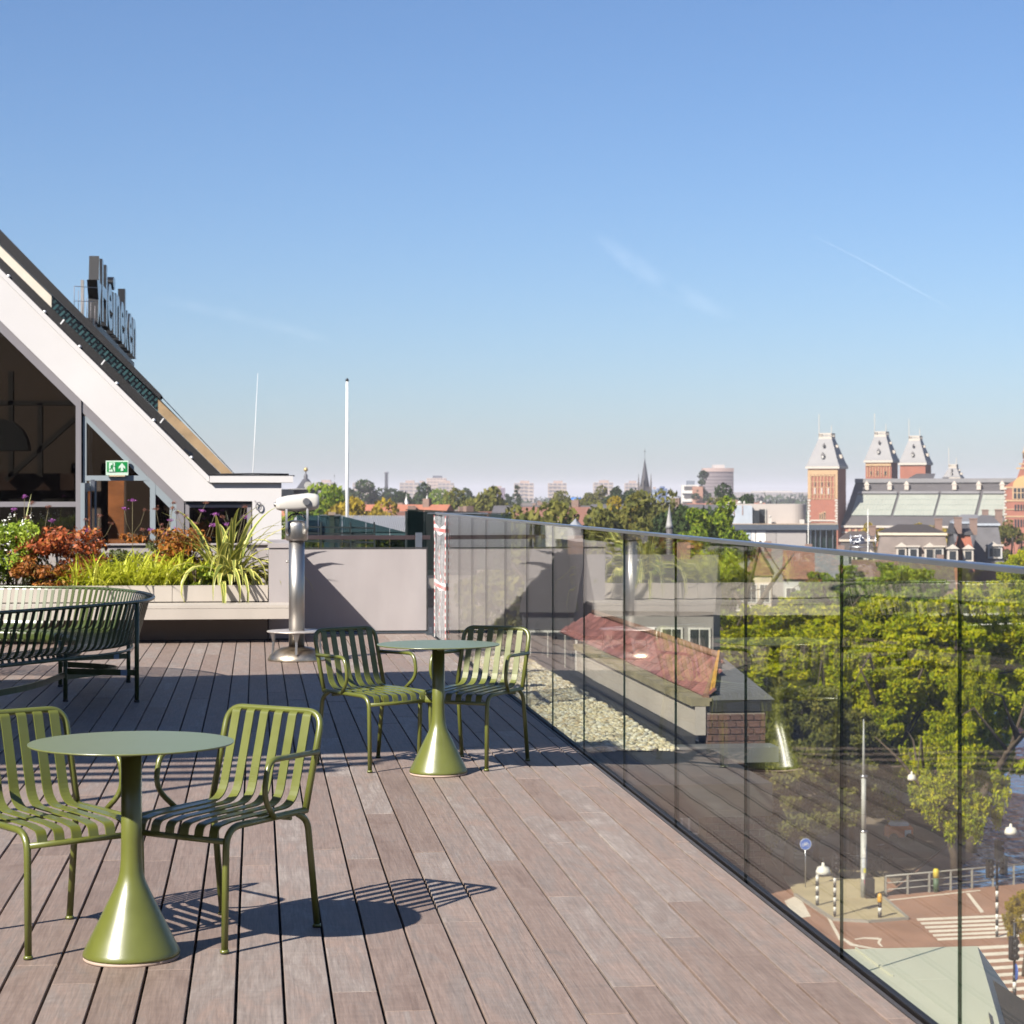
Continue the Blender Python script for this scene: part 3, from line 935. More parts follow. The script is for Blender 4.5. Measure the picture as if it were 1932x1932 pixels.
# ================================================================== the gabled roof building on the left, with its rooftop lettering
M['conc'] = pbr('white_render', s2l((216, 213, 212)), 0.8, var=0.06, scale=0.7, bump=0.06, bscale=60)
M['fgrey'] = pbr('grey_window_frame', s2l((138, 134, 138)), 0.45, var=0.03)
M['fblue'] = pbr('pale_blue_grey_frame', s2l((150, 160, 166)), 0.4, var=0.03)
M['fdark'] = pbr('dark_frame_gap', s2l((40, 46, 56)), 0.5)
M['wglass'] = glass_mat('window_glass', (0.5, 0.49, 0.46), wob=0.0012, wscale=1.2, f0=0.07, refl=0.9)
M['roofk'] = pbr('black_roofing', s2l((22, 22, 26)), 0.75, var=0.3, scale=3, bump=0.4, bscale=12)
YFB = 27.0
bld = thing('gabled_roof_building', 'white gabled rooftop building with big dark windows and sloping black roof behind the planter', 'building', PY(300, 1000, YFB) * Vector((1, 1, 0)) if False else (PY(300, 1000, YFB).x, YFB, 0))
BO = Vector(bld.location)
def q(dx, dy, Y=YFB):
    return PY(dx, dy, Y) - BO
def pan(name, m, pts, th, Y=YFB, parent=None, off=None):
    ps = [q(a, b, Y) for a, b in pts]
    # front view polygons come clockwise or anticlockwise; thickness goes away from the viewer
    mb = MB(); mb.poly(ps, (0, th, 0))
    o = mb.build(name, m, parent or bld)
    return o
sl = (898 - 507) / 394.0
def outer(x): return 507 + sl * x
def inner(x): return 604.5 + (945.4 - 604.5) / 348.0 * x
xl = -150
pan('gable_beam', M['conc'], [(xl, outer(xl) + 13), (391, outer(391) + 13), (400, 911), (531, 911), (531, 1062), (476, 1062), (476, 945.5), (348, 945.5), (xl, inner(xl))], 0.5)
# coping on the beam and over the flat part
pan('gable_coping', M['conc'], [(xl, outer(xl)), (394, 898.5), (395, 909), (391, outer(391) + 12.6), (xl, outer(xl) + 12.6)], 0.56, YFB - 0.03)
pan('parapet_coping', M['conc'], [(395.5, 898), (553, 898), (553, 910.4), (395.5, 910.4)], 0.7, YFB - 0.06)
MB().poly([q(399, 895.5), q(556, 896.5), q(556, 898.4, YFB - .06), q(399, 898.4, YFB - .06)], (0, 0.5, 0)).build('roof_felt_edge', M['roofk'], bld)
# window frames
def fbar(name, m, a, b, w, t=0.12, Y=YFB + 0.1, parent=None):
    """Bar between two photo points; w = visible width in photo rows."""
    A, B = q(*a, Y), q(*b, Y)
    mb = MB(); d = (B - A).normalized(); s = d.cross(Vector((0, 1, 0))).normalized() * (w * Y / FPX)
    mb.obox(A - s / 2, s, (0, t, 0), B - A)
    return mb.build(name, m, parent or bld)
io = 10
fbar('slope_frame', M['fgrey'], (xl, inner(xl) + io), (346, inner(346) + io), 16, 0.16, YFB + 0.06)
fbar('mullion', M['fgrey'], (148, inner(148) + 6), (148, 1050), 10, 0.2, YFB + 0.04)
fbar('transom', M['fgrey'], (xl, 951.5), (143, 951.5), 9.5, 0.15, YFB + 0.07)
fbar('mullion', M['fdark'], (155, 770), (155, 1050), 4.5, 0.1, YFB + 0.14)
fbar('door_frame', M['fblue'], (160, 785), (160, 1050), 6, 0.12, YFB + 0.08)
fbar('door_frame', M['fblue'], (160, 786), (273, 901), 10, 0.12, YFB + 0.081)
fbar('transom', M['fblue'], (158, 902), (290, 902), 9.4, 0.12, YFB + 0.079)
fbar('door_frame', M['fblue'], (288, 906), (288, 1050), 10, 0.12, YFB + 0.078)
fbar('door_frame', M['fblue'], (276, 903), (334, 962), 15, 0.12, YFB + 0.082)
fbar('door_frame', M['fblue'], (326, 960), (326, 1050), 12, 0.12, YFB + 0.077)
fbar('mullion', M['fgrey'], (340, 945), (340, 1050), 14, 0.14, YFB + 0.05)
# right window
fbar('window_frame', M['fdark'], (350, 949), (476, 949), 5, 0.12, YFB + 0.06)
fbar('window_frame', M['fgrey'], (353, 946), (353, 1050), 8, 0.12, YFB + 0.064)
fbar('window_frame', M['fgrey'], (357, 955), (468, 955), 5, 0.1, YFB + 0.068)
fbar('window_frame', M['fgrey'], (470, 952), (470, 1050), 8, 0.1, YFB + 0.066)
# panes
YP = YFB + 0.16
def pane(pts, th=0.012):
    pan('pane', M['wglass'], pts, th, YP)
pane([(xl, inner(xl) + 18), (143, inner(143) + 18), (143, 946), (xl, 946)])
pane([(xl, 956), (143, 956), (143, 1050), (xl, 1050)])
pane([(163, 792), (268, 897), (163, 897)])
pane([(293, 925), (320, 952), (320, 1050), (293, 1050)])
pane([(357, 957), (466, 957), (466, 1050), (357, 1050)])
# the open door leaf, seen almost edge on, and its closer
dl = q(163, 1000, YFB + 0.05)
zt_, zb_ = q(163, 912).z, q(163, 1062).z
mb = MB(); mb.obox((dl.x, 0.0, zb_), (0.05, 0, 0), (0, -0.85, 0), (0, 0, zt_ - zb_)); o = mb.build('door_leaf', M['fblue'], bld)
mb = MB(); mb.box(dl.x + 0.052, -0.80, zb_ + .1, dl.x + 0.058, -0.08, zt_ - .1); mb.build('door_pane', M['wglass'], o)
for xx in (170.5, 180):
    fbar('door_frame', M['fblue'], (xx, 908), (xx, 1050), 3.2, 0.1, YFB + 0.03)
mb = MB(); mb.obox(q(171, 905, YFB - .02), (0.05, 0, 0), (0, .04, 0), (0, 0, -0.14)); mb.build('door_closer', M['alu'], bld)
# rooms behind the glass
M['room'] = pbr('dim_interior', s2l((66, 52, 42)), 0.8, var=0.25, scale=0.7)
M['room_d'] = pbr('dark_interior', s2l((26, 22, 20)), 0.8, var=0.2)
M['wood'] = pbr('warm_copper_panel', s2l((120, 70, 30)), 0.5, var=0.5, scale=2.0, detail=8, stretch=(1, 1, 2.5))
rx0, rx1 = q(xl, 900).x, q(476, 900).x
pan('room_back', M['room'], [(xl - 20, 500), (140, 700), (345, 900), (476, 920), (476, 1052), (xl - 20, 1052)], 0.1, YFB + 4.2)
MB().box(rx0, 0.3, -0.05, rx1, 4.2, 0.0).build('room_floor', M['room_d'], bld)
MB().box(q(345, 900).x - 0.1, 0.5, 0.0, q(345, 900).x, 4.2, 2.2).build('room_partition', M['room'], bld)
pan('wood_panel', M['wood'], [(204, 880), (234, 880), (234, 1052), (204, 1052)], 0.1, YFB + 2.6)
pan('room_partition', M['room'], [(234.5, 880), (290, 880), (290, 1052), (234.5, 1052)], 0.1, YFB + 2.3)
pan('counter', pbr('brown_counter', s2l((58, 36, 26)), .5, var=.3, scale=1.5), [(xl, 893), (140, 893), (140, 925), (xl, 925)], 0.3, YFB + 3.2)
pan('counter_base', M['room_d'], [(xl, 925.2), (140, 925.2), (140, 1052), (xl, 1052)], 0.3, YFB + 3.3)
for a, b in (((20, 700), (20, 900)), ((75, 760), (75, 900)), ((-40, 700), (-40, 900)), ((xl, 760), (150, 760)), ((10, 905), (140, 790))):
    fbar('roof_truss', M['room_d'], a, b, 9, 0.15, YFB + 3.0)
mb = MB(); pts = [q(0 + 53 * math.cos(t), 850 - 60 * math.sin(t), YFB + 1.6) for t in [math.pi * i / 16 for i in range(17)]]
mb.poly(pts, (0, 0.4, 0)); mb.build('lamp_shade', pbr('black_shade', s2l((24, 26, 30)), .5), bld)
# roof slope behind the gable
YR1 = 40.0
e0 = q(394, 899); r0_ = q(xl, outer(xl) + 1)
mb = MB()
v = [Vector((e0.x, 0.5, e0.z)), Vector((e0.x, YR1 - YFB, e0.z)), Vector((r0_.x, YR1 - YFB, r0_.z)), Vector((r0_.x, 0.5, r0_.z))]
nrm = Vector((1, 0, 1)).normalized()
mb.poly([p - nrm * 0.16 for p in v], -nrm * 0.2); rs = mb.build('roof_slope', M['roofk'], bld)
mb = MB()
for i in range(9):
    y = 1.6 + i * 1.35
    a = Vector((e0.x, y, e0.z)) + nrm * -0.14; b = Vector((r0_.x, y, r0_.z)) - nrm * 0.14
    mb.bar(a, b, 0.05, 0.06, nrm)
mb.build('standing_seam', M['roofk'], bld)
# lightning cable with clips along the verge
mb = MB(); mb.tube([q(xl, outer(xl) - 3, YFB - .0), q(150, outer(150) - 2, YFB), q(330, outer(330) - 2.5, YFB), q(390, 894, YFB), q(410, 895, YFB), q(470, 894, YFB), q(545, 895, YFB)], 0.012, 6); mb.build('verge_cable', M['roofk'], bld)
M['clip'] = pbr('zinc_clip', (0.75, 0.74, 0.72), 0.4, metal=0.4)
for x in (16, 84, 150, 220, 290, 361):
    p = q(x, outer(x) - 2, YFB - .02)
    mb = MB(); mb.sphere(p, 0.022, 8, 5); mb.build('cable_clip', M['clip'], bld)
for x in (115, 192, 303):
    p = q(x, outer(x) - 9, YFB + 0.7)
    mb = MB(); mb.obox(p, (0.045, 0, 0.06), (0, .03, 0), (-0.014, 0, 0.01)); mb.build('snow_hook', M['clip'], bld)
# far verge wall of the roof
def far(name, m, pts, th=0.4, Y=YR1, k=0):
    return pan(name, m, pts, th, Y)
M['white_in'] = pbr('white_parapet', s2l((230, 220, 205)), .8, var=.05)
M['tan'] = pbr('tan_brick_parapet', s2l((172, 146, 112)), .85, var=.25, scale=2.5, bump=.5, bscale=15)
m_, nt_, N_, L_n, b_s = new_mat('teal_roof_tiles')
tcx = N_.new('ShaderNodeTexCoord'); bt = N_.new('ShaderNodeTexBrick'); bt.inputs['Scale'].default_value = 3.0
mpx = N_.new('ShaderNodeMapping'); mpx.inputs['Rotation'].default_value = (R(90), R(0), R(44)); L_n.new(tcx.outputs['Object'], mpx.inputs[0]); L_n.new(mpx.outputs[0], bt.inputs['Vector'])
bt.inputs['Color1'].default_value = s2l((42, 66, 70)) + (1,); bt.inputs['Color2'].default_value = s2l((60, 92, 96)) + (1,); bt.inputs['Mortar'].default_value = s2l((12, 14, 18)) + (1,)
bt.inputs['Mortar Size'].default_value = 0.06
L_n.new(bt.outputs['Color'], b_s.inputs['Base Color']); b_s.inputs['Roughness'].default_value = 0.3
M['teal'] = m_
def up(x, o): return 463 + 0.985 * x + o
far('verge_wall', M['white_in'], [(xl, up(xl, -1)), (97, up(97, -3)), (97, up(97, 22)), (xl, up(xl, 22))])
far('verge_wall', M['teal'], [(97.3, up(97.3, -3)), (298, up(298, -7)), (298, up(298, 20)), (97.3, up(97.3, 22))])
far('verge_wall', M['tan'], [(298.3, up(298.3, -7)), (441, 895), (424, 900), (298.3, up(298.3, 20))])
far('verge_wall', M['roofk'], [(xl, up(xl, 22.3)), (424, up(424, 20.3)), (424, up(424, 60)), (xl, up(xl, 60))], 0.4)
far('verge_coping', M['roofk'], [(xl, 432.6 - 1.03 * 150), (97, 532.5), (300, 740), (304, 746), (300, up(300, -7.2)), (97, up(97, -3.2)), (xl, up(xl, -1.2))], 0.9, YR1 - 0.35)
far('verge_coping', M['roofk'], [(304.5, 747), (442, 893), (442, 895), (304.5, 749.4)], 0.5, YR1 - 0.05)
# wall eye bolt and aerial
mb = MB(); c_ = q(488, 955, YFB - 0.02); mb.tube([c_ + Vector((0.035 * math.cos(t), -0.01, 0.05 * math.sin(t))) for t in [2 * math.pi * i / 14 for i in range(14)]], 0.008, 6, closed=True)
mb.tube([c_ + Vector((-0.05, 0.02, 0.07)), c_ + Vector((-0.02, -0.01, 0.03))], 0.008, 6); mb.build('eye_bolt', M['fgrey'], bld)
aer = MB(); b0 = PY(477, 896, 34.0); t0 = PY(486.5, 704, 34.0)
aer.tube([(0, 0, -0.5), (0, 0, 0), t0 - b0], [0.007, 0.006, 0.003], 6)
aer.build('aerial_mast', pbr('pale_mast', (0.6, 0.6, 0.6), .4), None, b0, label='thin pale aerial mast rising behind the white parapet of the gabled building', cat='mast')

# exit sign
ex = thing('exit_sign', 'green and white emergency exit sign with running figure above the door', 'sign', PY(221, 897, YFB + 0.02))
def eq(dx, dy, Y=YFB + 0.02): return PY(dx, dy, Y) - Vector(ex.location)
def epan(name, m, pts, y0, th=0.004):
    mb = MB(); mb.poly([eq(a, b) + Vector((0, y0, 0)) for a, b in pts], (0, th, 0)); return mb.build(name, m, ex)
M['exw'] = pbr('pale_sign_white', s2l((205, 228, 210)), .5, var=.03)
M['exg'] = pbr('sign_green', s2l((0, 140, 66)), .4, var=.03)
epan('sign_plate', M['exw'], [(199.7, 869), (242, 869), (242, 896.6), (199.7, 896.6)], 0, 0.03)
epan('green_field', M['exg'], [(202, 871.5), (240, 871.5), (240, 890.5), (202, 890.5)], -0.005)
epan('door_symbol', M['exw'], [(205.5, 872.5), (217, 872.5), (217, 890), (205.5, 890)], -0.010)
epan('arrow_symbol', M['exw'], [(230.2, 873.5), (236.5, 881), (236.5, 885), (232.6, 881.5), (232.6, 888.5), (227.8, 888.5), (227.8, 881.5), (223.9, 885), (223.9, 881)], -0.010)
fig = [[(212.2, 874.5), (213.8, 874), (214.4, 875.6), (213, 876.6), (211.9, 875.8)], [(211, 877), (213.6, 877.3), (212.6, 882.5), (209.8, 882)],
       [(211.8, 882), (213.2, 884.5), (214.8, 889), (213.2, 889.4), (211.6, 885.4), (210, 882.8)], [(210.4, 882), (209.4, 885.2), (206.4, 885.8), (206.2, 884.6), (208.6, 884), (209.2, 881.6)],
       [(213.4, 877.4), (215, 879.4), (217.2, 878.8), (217.2, 879.8), (214.6, 880.6), (212.8, 878.6)], [(211.2, 877.2), (209.4, 878), (208.2, 880.6), (209, 881), (210.2, 879), (211.6, 878.4)]]
mb = MB()
for f_ in fig: mb.poly([eq(a, b) + Vector((0, -0.014, 0)) for a, b in f_], (0, .003, 0))
mb.build('running_figure', M['exg'], ex)
epan('sign_bracket', pbr('tan_bracket', s2l((205, 180, 145)), .5), [(206, 896.8), (236, 896.8), (236, 899), (206, 899)], 0, .03)

# rooftop lettering: star and word, standing along the roof, facing right
M['letter_face'] = pbr('sky_tint_letter_face', s2l((206, 226, 232)), .25, var=.08, scale=1.5, spec=.8)  # white faces tinted with the blue sky they would reflect
M['letter_side'] = pbr('black_letter_side', s2l((18, 18, 21)), .5, var=.2)
SX = -3.15
sgn = thing('rooftop_lettering', 'large rooftop lettering with a star standing on the sloping roof, seen from the side', 'sign', (SX, 45.0, 5.15))
def letter_mesh(ch, width, height, depth):
    cu = bpy.data.curves.new('_tmp_t', 'FONT'); cu.body = ch; cu.size = 1.0; cu.extrude = 0.0; cu.offset = 0.022
    to = bpy.data.objects.new('_tmp_t', cu); COL.objects.link(to)
    bpy.context.view_layer.update()
    me = to.to_mesh()
    vs = np.array([v.co[:] for v in me.vertices]); fs = [list(p.vertices) for p in me.polygons]
    to.to_mesh_clear(); bpy.data.objects.remove(to); bpy.data.curves.remove(cu)
    lo, hi = vs.min(0), vs.max(0)
    sx, sz = width / (hi[0] - lo[0]), height / (hi[1] - lo[1])
    P2 = [((v[0] - lo[0]) * sx, (v[1] - lo[1]) * sz) for v in vs]
    mb = MB()
    # face towards +X: local y = reading direction (+Y), z up
    o0 = [(0.0, a, b) for a, b in P2]; o1 = [(-depth, a, b) for a, b in P2]
    mb.mi = 0; mb.add(o0, fs)
    mb.mi = 1; mb.add(o1, [list(reversed(f)) for f in fs])
    cnt = {}
    for f in fs:
        for i in range(len(f)):
            a, b = f[i], f[(i + 1) % len(f)]
            cnt[(a, b)] = cnt.get((a, b), 0) + 1
    edges = [(a, b) for (a, b) in cnt if (b, a) not in cnt]
    vs2 = []; fs2 = []
    for a, b in edges:
        n = len(vs2); vs2 += [o0[a], o0[b], o1[b], o1[a]]; fs2.append((n, n + 3, n + 2, n + 1))
    mb.add(vs2, fs2)
    return mb
def zat(row, c): return EYE + (HZ - row) * c / FPX - 5.15
star = MB()
pts = []
for i in range(10):
    a = math.pi / 2 + math.pi * i / 5
    rr = 0.78 if i % 2 == 0 else 0.33
    pts.append((0.0, 0.62 * rr / .78 * math.cos(a) - 1.55, zat(558, 43.0) + rr * math.sin(a)))
star.mi = 1; star.poly(pts, (-0.2, 0, 0))
star.mi = 0; star.poly([(p[0] + 0.004, p[1], p[2]) for p in pts], (-0.002, 0, 0))
star.build('star_emblem', [M['letter_face'], M['letter_side']], sgn)
yy = -0.7
for i, ch in enumerate('Heineken'):
    w = 1.5 if ch in 'H' else (0.75 if ch == 'i' else 1.42)
    h = 1.28 if ch == 'H' else (1.40 if ch in 'k' else (1.28 if ch == 'i' else 1.0))
    mb = letter_mesh(ch, w, h, 0.17)
    mb.build('letter', [M['letter_face'], M['letter_side']], sgn, (0, yy, 0.03))
    yy += w + 0.22
mb = MB(); mb.box(-0.22, -2.4, -0.3, -0.06, yy, -0.05); mb.build('support_beam', M['letter_side'], sgn)
for i in range(8):
    y = -2.2 + i * (yy + 2.0) / 7
    mb = MB(); mb.box(-0.26, y, -1.6, -0.14, y + 0.1, -0.35); mb.build('support_post', M['letter_side'], sgn)
mb = MB(); mb.box(-0.3, -2.4, -0.5, -0.24, -2.3, 0.7); mb.build('support_post', pbr('pale_post', (0.22, 0.215, 0.21), .6), sgn)
mb = MB()
a0, a1 = PY(140, 540, 41.5) - Vector(sgn.location), PY(183, 543, 42.5) - Vector(sgn.location)
for i in range(6):
    t = i / 5
    top = a0.lerp(PY(179, 577, 42.5) - Vector(sgn.location), t)
    mb.tube([top, top - Vector((0, 0, 0.42))], 0.006, 6)
mb.tube([a0, a1], 0.007, 6); mb.tube([PY(141, 568, 41.5) - Vector(sgn.location), PY(180, 569, 42.5) - Vector(sgn.location)], 0.007, 6)
mb.build('ladder_guard', M['fgrey'], sgn)
# ================================================================== what lies just outside the glass: gravel roof, tiled hip roof, brick pier, mint roof
ZG = -0.74
M['ston'] = pbr('river_pebbles', s2l((196, 182, 150)), .75, var=.3, scale=3.0)
def pebble_mat():
    m, nt, N, L, b = new_mat('roof_pebbles')
    geo = N.new('ShaderNodeNewGeometry'); rp = N.new('ShaderNodeValToRGB'); e = rp.color_ramp.elements
    cols = [(150, 140, 122), (220, 204, 164), (244, 234, 206), (204, 180, 138), (255, 248, 230), (186, 182, 172)]
    e[0].color = s2l(cols[0]) + (1,); e[1].color = s2l(cols[-1]) + (1,)
    for i in range(1, 5):
        x = e.new(i / 5); x.color = s2l(cols[i]) + (1,)
    L.new(geo.outputs['Random Per Island'], rp.inputs[0]); L.new(rp.outputs[0], b.inputs['Base Color']); b.inputs['Roughness'].default_value = .7
    return m
MB().box(2.12, 17.0, ZG - 0.3, 4.2, 31.0, ZG - 0.03).build('flat_roof', M['felt'], kind='structure')
rg = np.random.default_rng(5)
# pebbles as squashed octahedra-based stones
n = 15000
px_ = rg.uniform(2.35, 3.86, n); py_ = rg.uniform(19.2, 30.5, n)
keep = np.ones(n, bool)
ico_v = np.array([(0, 0, 1), (.89, 0, .45), (.28, .85, .45), (-.72, .53, .45), (-.72, -.53, .45), (.28, -.85, .45), (.72, .53, -.45), (-.28, .85, -.45), (-.89, 0, -.45), (-.28, -.85, -.45), (.72, -.53, -.45), (0, 0, -1)])
ico_f = np.array([(0, 1, 2), (0, 2, 3), (0, 3, 4), (0, 4, 5), (0, 5, 1), (1, 6, 2), (2, 7, 3), (3, 8, 4), (4, 9, 5), (5, 10, 1), (6, 7, 2), (7, 8, 3), (8, 9, 4), (9, 10, 5), (10, 6, 1)])
sz = rg.uniform(0.016, 0.042, n)
ang = rg.uniform(0, 6.28, n)
ca, sa = np.cos(ang), np.sin(ang)
asp = rg.uniform(.6, 1.0, n); hz_ = rg.uniform(.35, .6, n)
bx = ico_v[None, :, 0] * sz[:, None]; by = ico_v[None, :, 1] * (sz * asp)[:, None]; bz = ico_v[None, :, 2] * (sz * hz_)[:, None]
X = bx * ca[:, None] - by * sa[:, None] + px_[:, None]; Y = bx * sa[:, None] + by * ca[:, None] + py_[:, None]
Z = bz + (ZG - 0.02 + rg.uniform(0, .022, n))[:, None]
V = np.stack([X, Y, Z], -1).reshape(-1, 3)
Fq = (ico_f[None] + (np.arange(n) * 12)[:, None, None]).reshape(-1, 3)
obj('gravel', fast_mesh('gravel', V, Fq, pebble_mat(), smooth=True), kind='stuff', label='pale round gravel on the lower flat roof outside the glass')
# hip roof house edge
M['plaster'] = pbr('off_white_plaster', s2l((196, 186, 174)), .8, var=.1, scale=2, bump=.2, bscale=30)
M['copst'] = pbr('mossy_stone_coping', s2l((150, 140, 110)), .9, var=.35, scale=4, bump=.6, bscale=25)
M['lead'] = pbr('lead_sheet', s2l((112, 112, 112)), .55, var=.15, scale=1.5, bump=.2, bscale=8)
M['mtile'] = pbr('maroon_roof_tile', s2l((150, 98, 92)), .65, var=.2, scale=9, objvar=.3)
M['dbrick'] = pbr('dark_red_brick', s2l((112, 84, 74)), .85, var=.25, scale=30, objvar=.2, bump=.4, bscale=80)
M['mort'] = pbr('pale_mortar', s2l((150, 138, 126)), .9, var=.1, scale=20)
hip = thing('tiled_hip_roof', 'low maroon tiled hip roof with brick end and pale parapet just outside the glass', 'roof', (4.6, 20.0, ZG))
HO = Vector(hip.location)
def hb(name, m, x0, y0, z0, x1, y1, z1, par=None): return MB().box(x0 - HO.x, y0 - HO.y, z0 - HO.z, x1 - HO.x, y1 - HO.y, z1 - HO.z).build(name, m, par or hip)
PYN, PYF = 19.7, 27.2
hb('parapet_face', M['plaster'], 4.12, PYN, ZG + .06, 4.22, PYF, ZG + .33)
hb('upstand', M['felt'], 4.0, PYN, ZG - .1, 4.119, PYF, ZG + .055)
hb('upstand', M['felt'], 3.90, PYN - .02, ZG - .1, 3.999, PYF, ZG + .02)
nb = 12
for i in range(nb):
    y0 = PYN + (PYF - PYN) * i / nb; y1 = PYN + (PYF - PYN) * (i + 1) / nb - 0.012
    o = hb('coping_stone', M['copst'], 4.08, y0, ZG + .335, 4.28, y1, ZG + .41 + rnd.uniform(-.006, .006))
# roof planes
ez, rz_ = ZG + .40, -0.04
xe, xr, xo = 4.24, 4.60, 4.84
yn, yf = 19.75, 29.6
rn, rf = 20.75, 28.8
def hv(x, y, z): return Vector((x, y, z)) - HO
mb = MB(); mb.add([hv(xe, yn, ez), hv(xr, rn, rz_), hv(xr, rf, rz_), hv(xe, yf, ez)], [(0, 1, 2, 3)]); mb.add([hv(xo, yn, ez), hv(xo, yf, ez), hv(xr, rf, rz_), hv(xr, rn, rz_)], [(0, 1, 2, 3)])
mb.add([hv(xe, yf, ez), hv(xr, rf, rz_), hv(xo, yf, ez)], [(0, 1, 2)])
mb.build('roof_board', M['mtile'], hip)
# lead hip end facing the viewer
mb = MB(); mb.poly([hv(xe - .03, yn - .05, ez - .01), hv(xr, rn - .02, rz_ + .03), hv(xo + .05, yn - .05, ez - .01)], (0, 0.03, -0.04)); mb.build('lead_hip_end', M['lead'], hip)
hb('eaves_gap', M['seam'], 4.26, PYN - .0, ez - .12, 4.86, PYN + .3, ez - .02)
# tiles on the visible slope
sl_v = Vector((xr - xe, 0, rz_ - ez)); sl_len = sl_v.length; sl_d = sl_v.normalized(); up_n = Vector((-sl_d.z, 0, sl_d.x))
tw, te = 0.165, 0.105
tile_me = MB().obox((0, 0, 0.0), sl_d * (te * 1.25), (0, tw - .01, 0), up_n * 0.022).mesh('tile', M['mtile'])
cnt_t = 0
rows_ = int(sl_len / te)
for i in range(rows_):
    f0 = i * te / sl_len
    ya = yn + (rn - yn) * f0 + .02; yb_ = yf + (rf - yf) * f0
    y = ya + (tw / 2 if i % 2 else 0)
    while y + tw < yb_ and cnt_t < 290:
        p = Vector((xe, y, ez)) + sl_d * (i * te) + up_n * (.006 + rnd.uniform(0, .004))
        o = obj('tile', tile_me, hip, p - HO); o.rotation_euler = (rnd.uniform(-.01, .01), rnd.uniform(.02, .045), 0)
        y += tw; cnt_t += 1
mb = MB(); mb.tube([hv(xe - .01, yn, ez + .02), hv(xr, rn, rz_ + .03)], .035, 8); mb.tube([hv(xr, rn, rz_ + .03), hv(xr, rf, rz_ + .03)], .035, 8)
mb.build('ridge_tile', pbr('ridge_tile', s2l((140, 104, 84)), .8, var=.3, scale=8), hip)
mb = MB()
for i in range(3):
    a = hv(xe + .02 + .03 * i, yn + .05, ez + .05 + .02 * i); b = hv(xr - .02, rn, rz_ + .05 + .015 * i)
    mb.bar(a, b, .02, .02)
mb.build('orange_sealant', pbr('ochre_sealant', s2l((196, 146, 62)), .7, var=.2), hip)
# brick end wall: bricks one by one over a mortar core
bx0, bx1 = 4.232, 4.807
hb('mortar_core', M['mort'], bx0 + .004, PYN + .012, -22.0, bx1 - .01, PYN + .4, ez - .13)
bw, bhh = 0.115, 0.065
br_me = [MB().bbox(0, 0, 0, bw - .011, .05, bhh - .011, .003).mesh('brick', M['dbrick']), MB().bbox(0, 0, 0, bw / 2 - .011, .05, bhh - .011, .003).mesh('brick', M['dbrick'])]
z = ez - .135 - bhh
row = 0
while z > -2.9 and row < 42:
    x = bx0
    if row % 2:
        obj('brick', br_me[1], hip, Vector((x, PYN + rnd.uniform(-.003, .003), z)) - HO); x += bw / 2
    while x + bw <= bx1 + .004:
        obj('brick', br_me[0], hip, Vector((x, PYN + rnd.uniform(-.003, .003), z)) - HO); x += bw
    if row % 2:
        obj('brick', br_me[1], hip, Vector((x, PYN + rnd.uniform(-.003, .003), z)) - HO)
    z -= bhh; row += 1
hb('ledge_slab', M['lead'], 3.9, PYN - .35, ZG - .16, 4.84, PYN - .02, ZG - .02)
# mint metal roof below the near end of the deck
M['mint'] = pbr('pale_mint_metal', s2l((208, 207, 190)), .55, var=.07, scale=1.2, bump=.05, bscale=3, stretch=(1, .3, 1))
mint = thing('mint_metal_roof', 'pale mint green sheet metal roof below the deck edge in the bottom corner', 'roof', (2.8, 9.0, -0.7))
MO = Vector(mint.location)
def mq(dx, dy, z): return G(dx, dy, z) - MO
zm_ = -0.085
a = mq(1593, 1791, zm_); b = mq(1844, 1785, zm_); c2 = mq(1882, 1917, zm_); d2 = mq(1893, 1965, zm_)
e2 = Vector((2.056, 5.6, zm_)) - MO; f2 = Vector((2.056, a.y + MO.y, zm_)) - MO
mb = MB(); mb.poly([f2, a, b, c2, d2, e2], (0, 0, -0.03)); mb.build('roof_sheet', M['mint'], mint)
mb = MB(); dn = Vector((0.16, 0.0, -0.22))
mb.poly([b + Vector((.003, 0, -.004)), b + dn, d2 + dn, d2 + Vector((.003, 0, -.004))], (-.03, 0, -.02)); mb.build('roof_side', M['mint'], mint)
mb = MB(); s0 = mq(1615, 1790.5, zm_); mb.bar(s0 + Vector((0, 0, .003)), s0 + Vector((0.0, -0.45, .003)), .008, .008); mb.build('standing_seam', M['mint'], mint)
mb = MB(); mb.poly([c2 + Vector((-.03, -.0, .004)), c2 + Vector((.10, 0, -.13)), d2 + Vector((.12, 0, -.15)), d2 + Vector((-.03, 0, .004))], (0, 0, .01)); mb.build('lead_flashing', M['lead'], mint)
MB().box(-0.74, -2.6, -1.9, -0.2, -1.25, zm_ + 0.7 - 0.05).build('roof_core', M['felt'], mint)

# ------------------------------------------------------------------ the terraces beyond the gate
M['teal_glass'] = glass_mat('teal_glass', (0.34, 0.46, 0.47), wob=.001, wscale=1.0, f0=.06)
M['dk'] = pbr('dark_green_steel', s2l((28, 38, 38)), .5)
low = MB().box(-0.4, 25.6, -1.4, 2.6, 60.0, -0.45); low.build('rear_terrace', pbr('dark_terrace', s2l((58, 62, 62)), .8, var=.2), kind='structure')
tb = thing('terrace_rail', 'dark brown horizontal rail on a white post beyond the gate', 'railing', PY(690, 1030, 26.5))
TO = Vector(tb.location)
mb = MB(); mb.obox(PY(545, 1018, 26.5) - TO, PY(812, 1018, 26.5) - PY(545, 1018, 26.5), (0, .05, 0), (0, 0, 8 * 26.5 / FPX)); mb.build('rail_bar', pbr('brown_rail', s2l((62, 48, 50)), .5), tb)
p = PY(790, 1040, 26.4) - TO
mb = MB(); mb.box(p.x - .04, p.y - .03, p.z - .5, p.x + .04, p.y + .03, p.z + 35 * 26.4 / FPX); mb.build('post', M['alu'], tb)
p = PY(560, 1040, 26.4) - TO
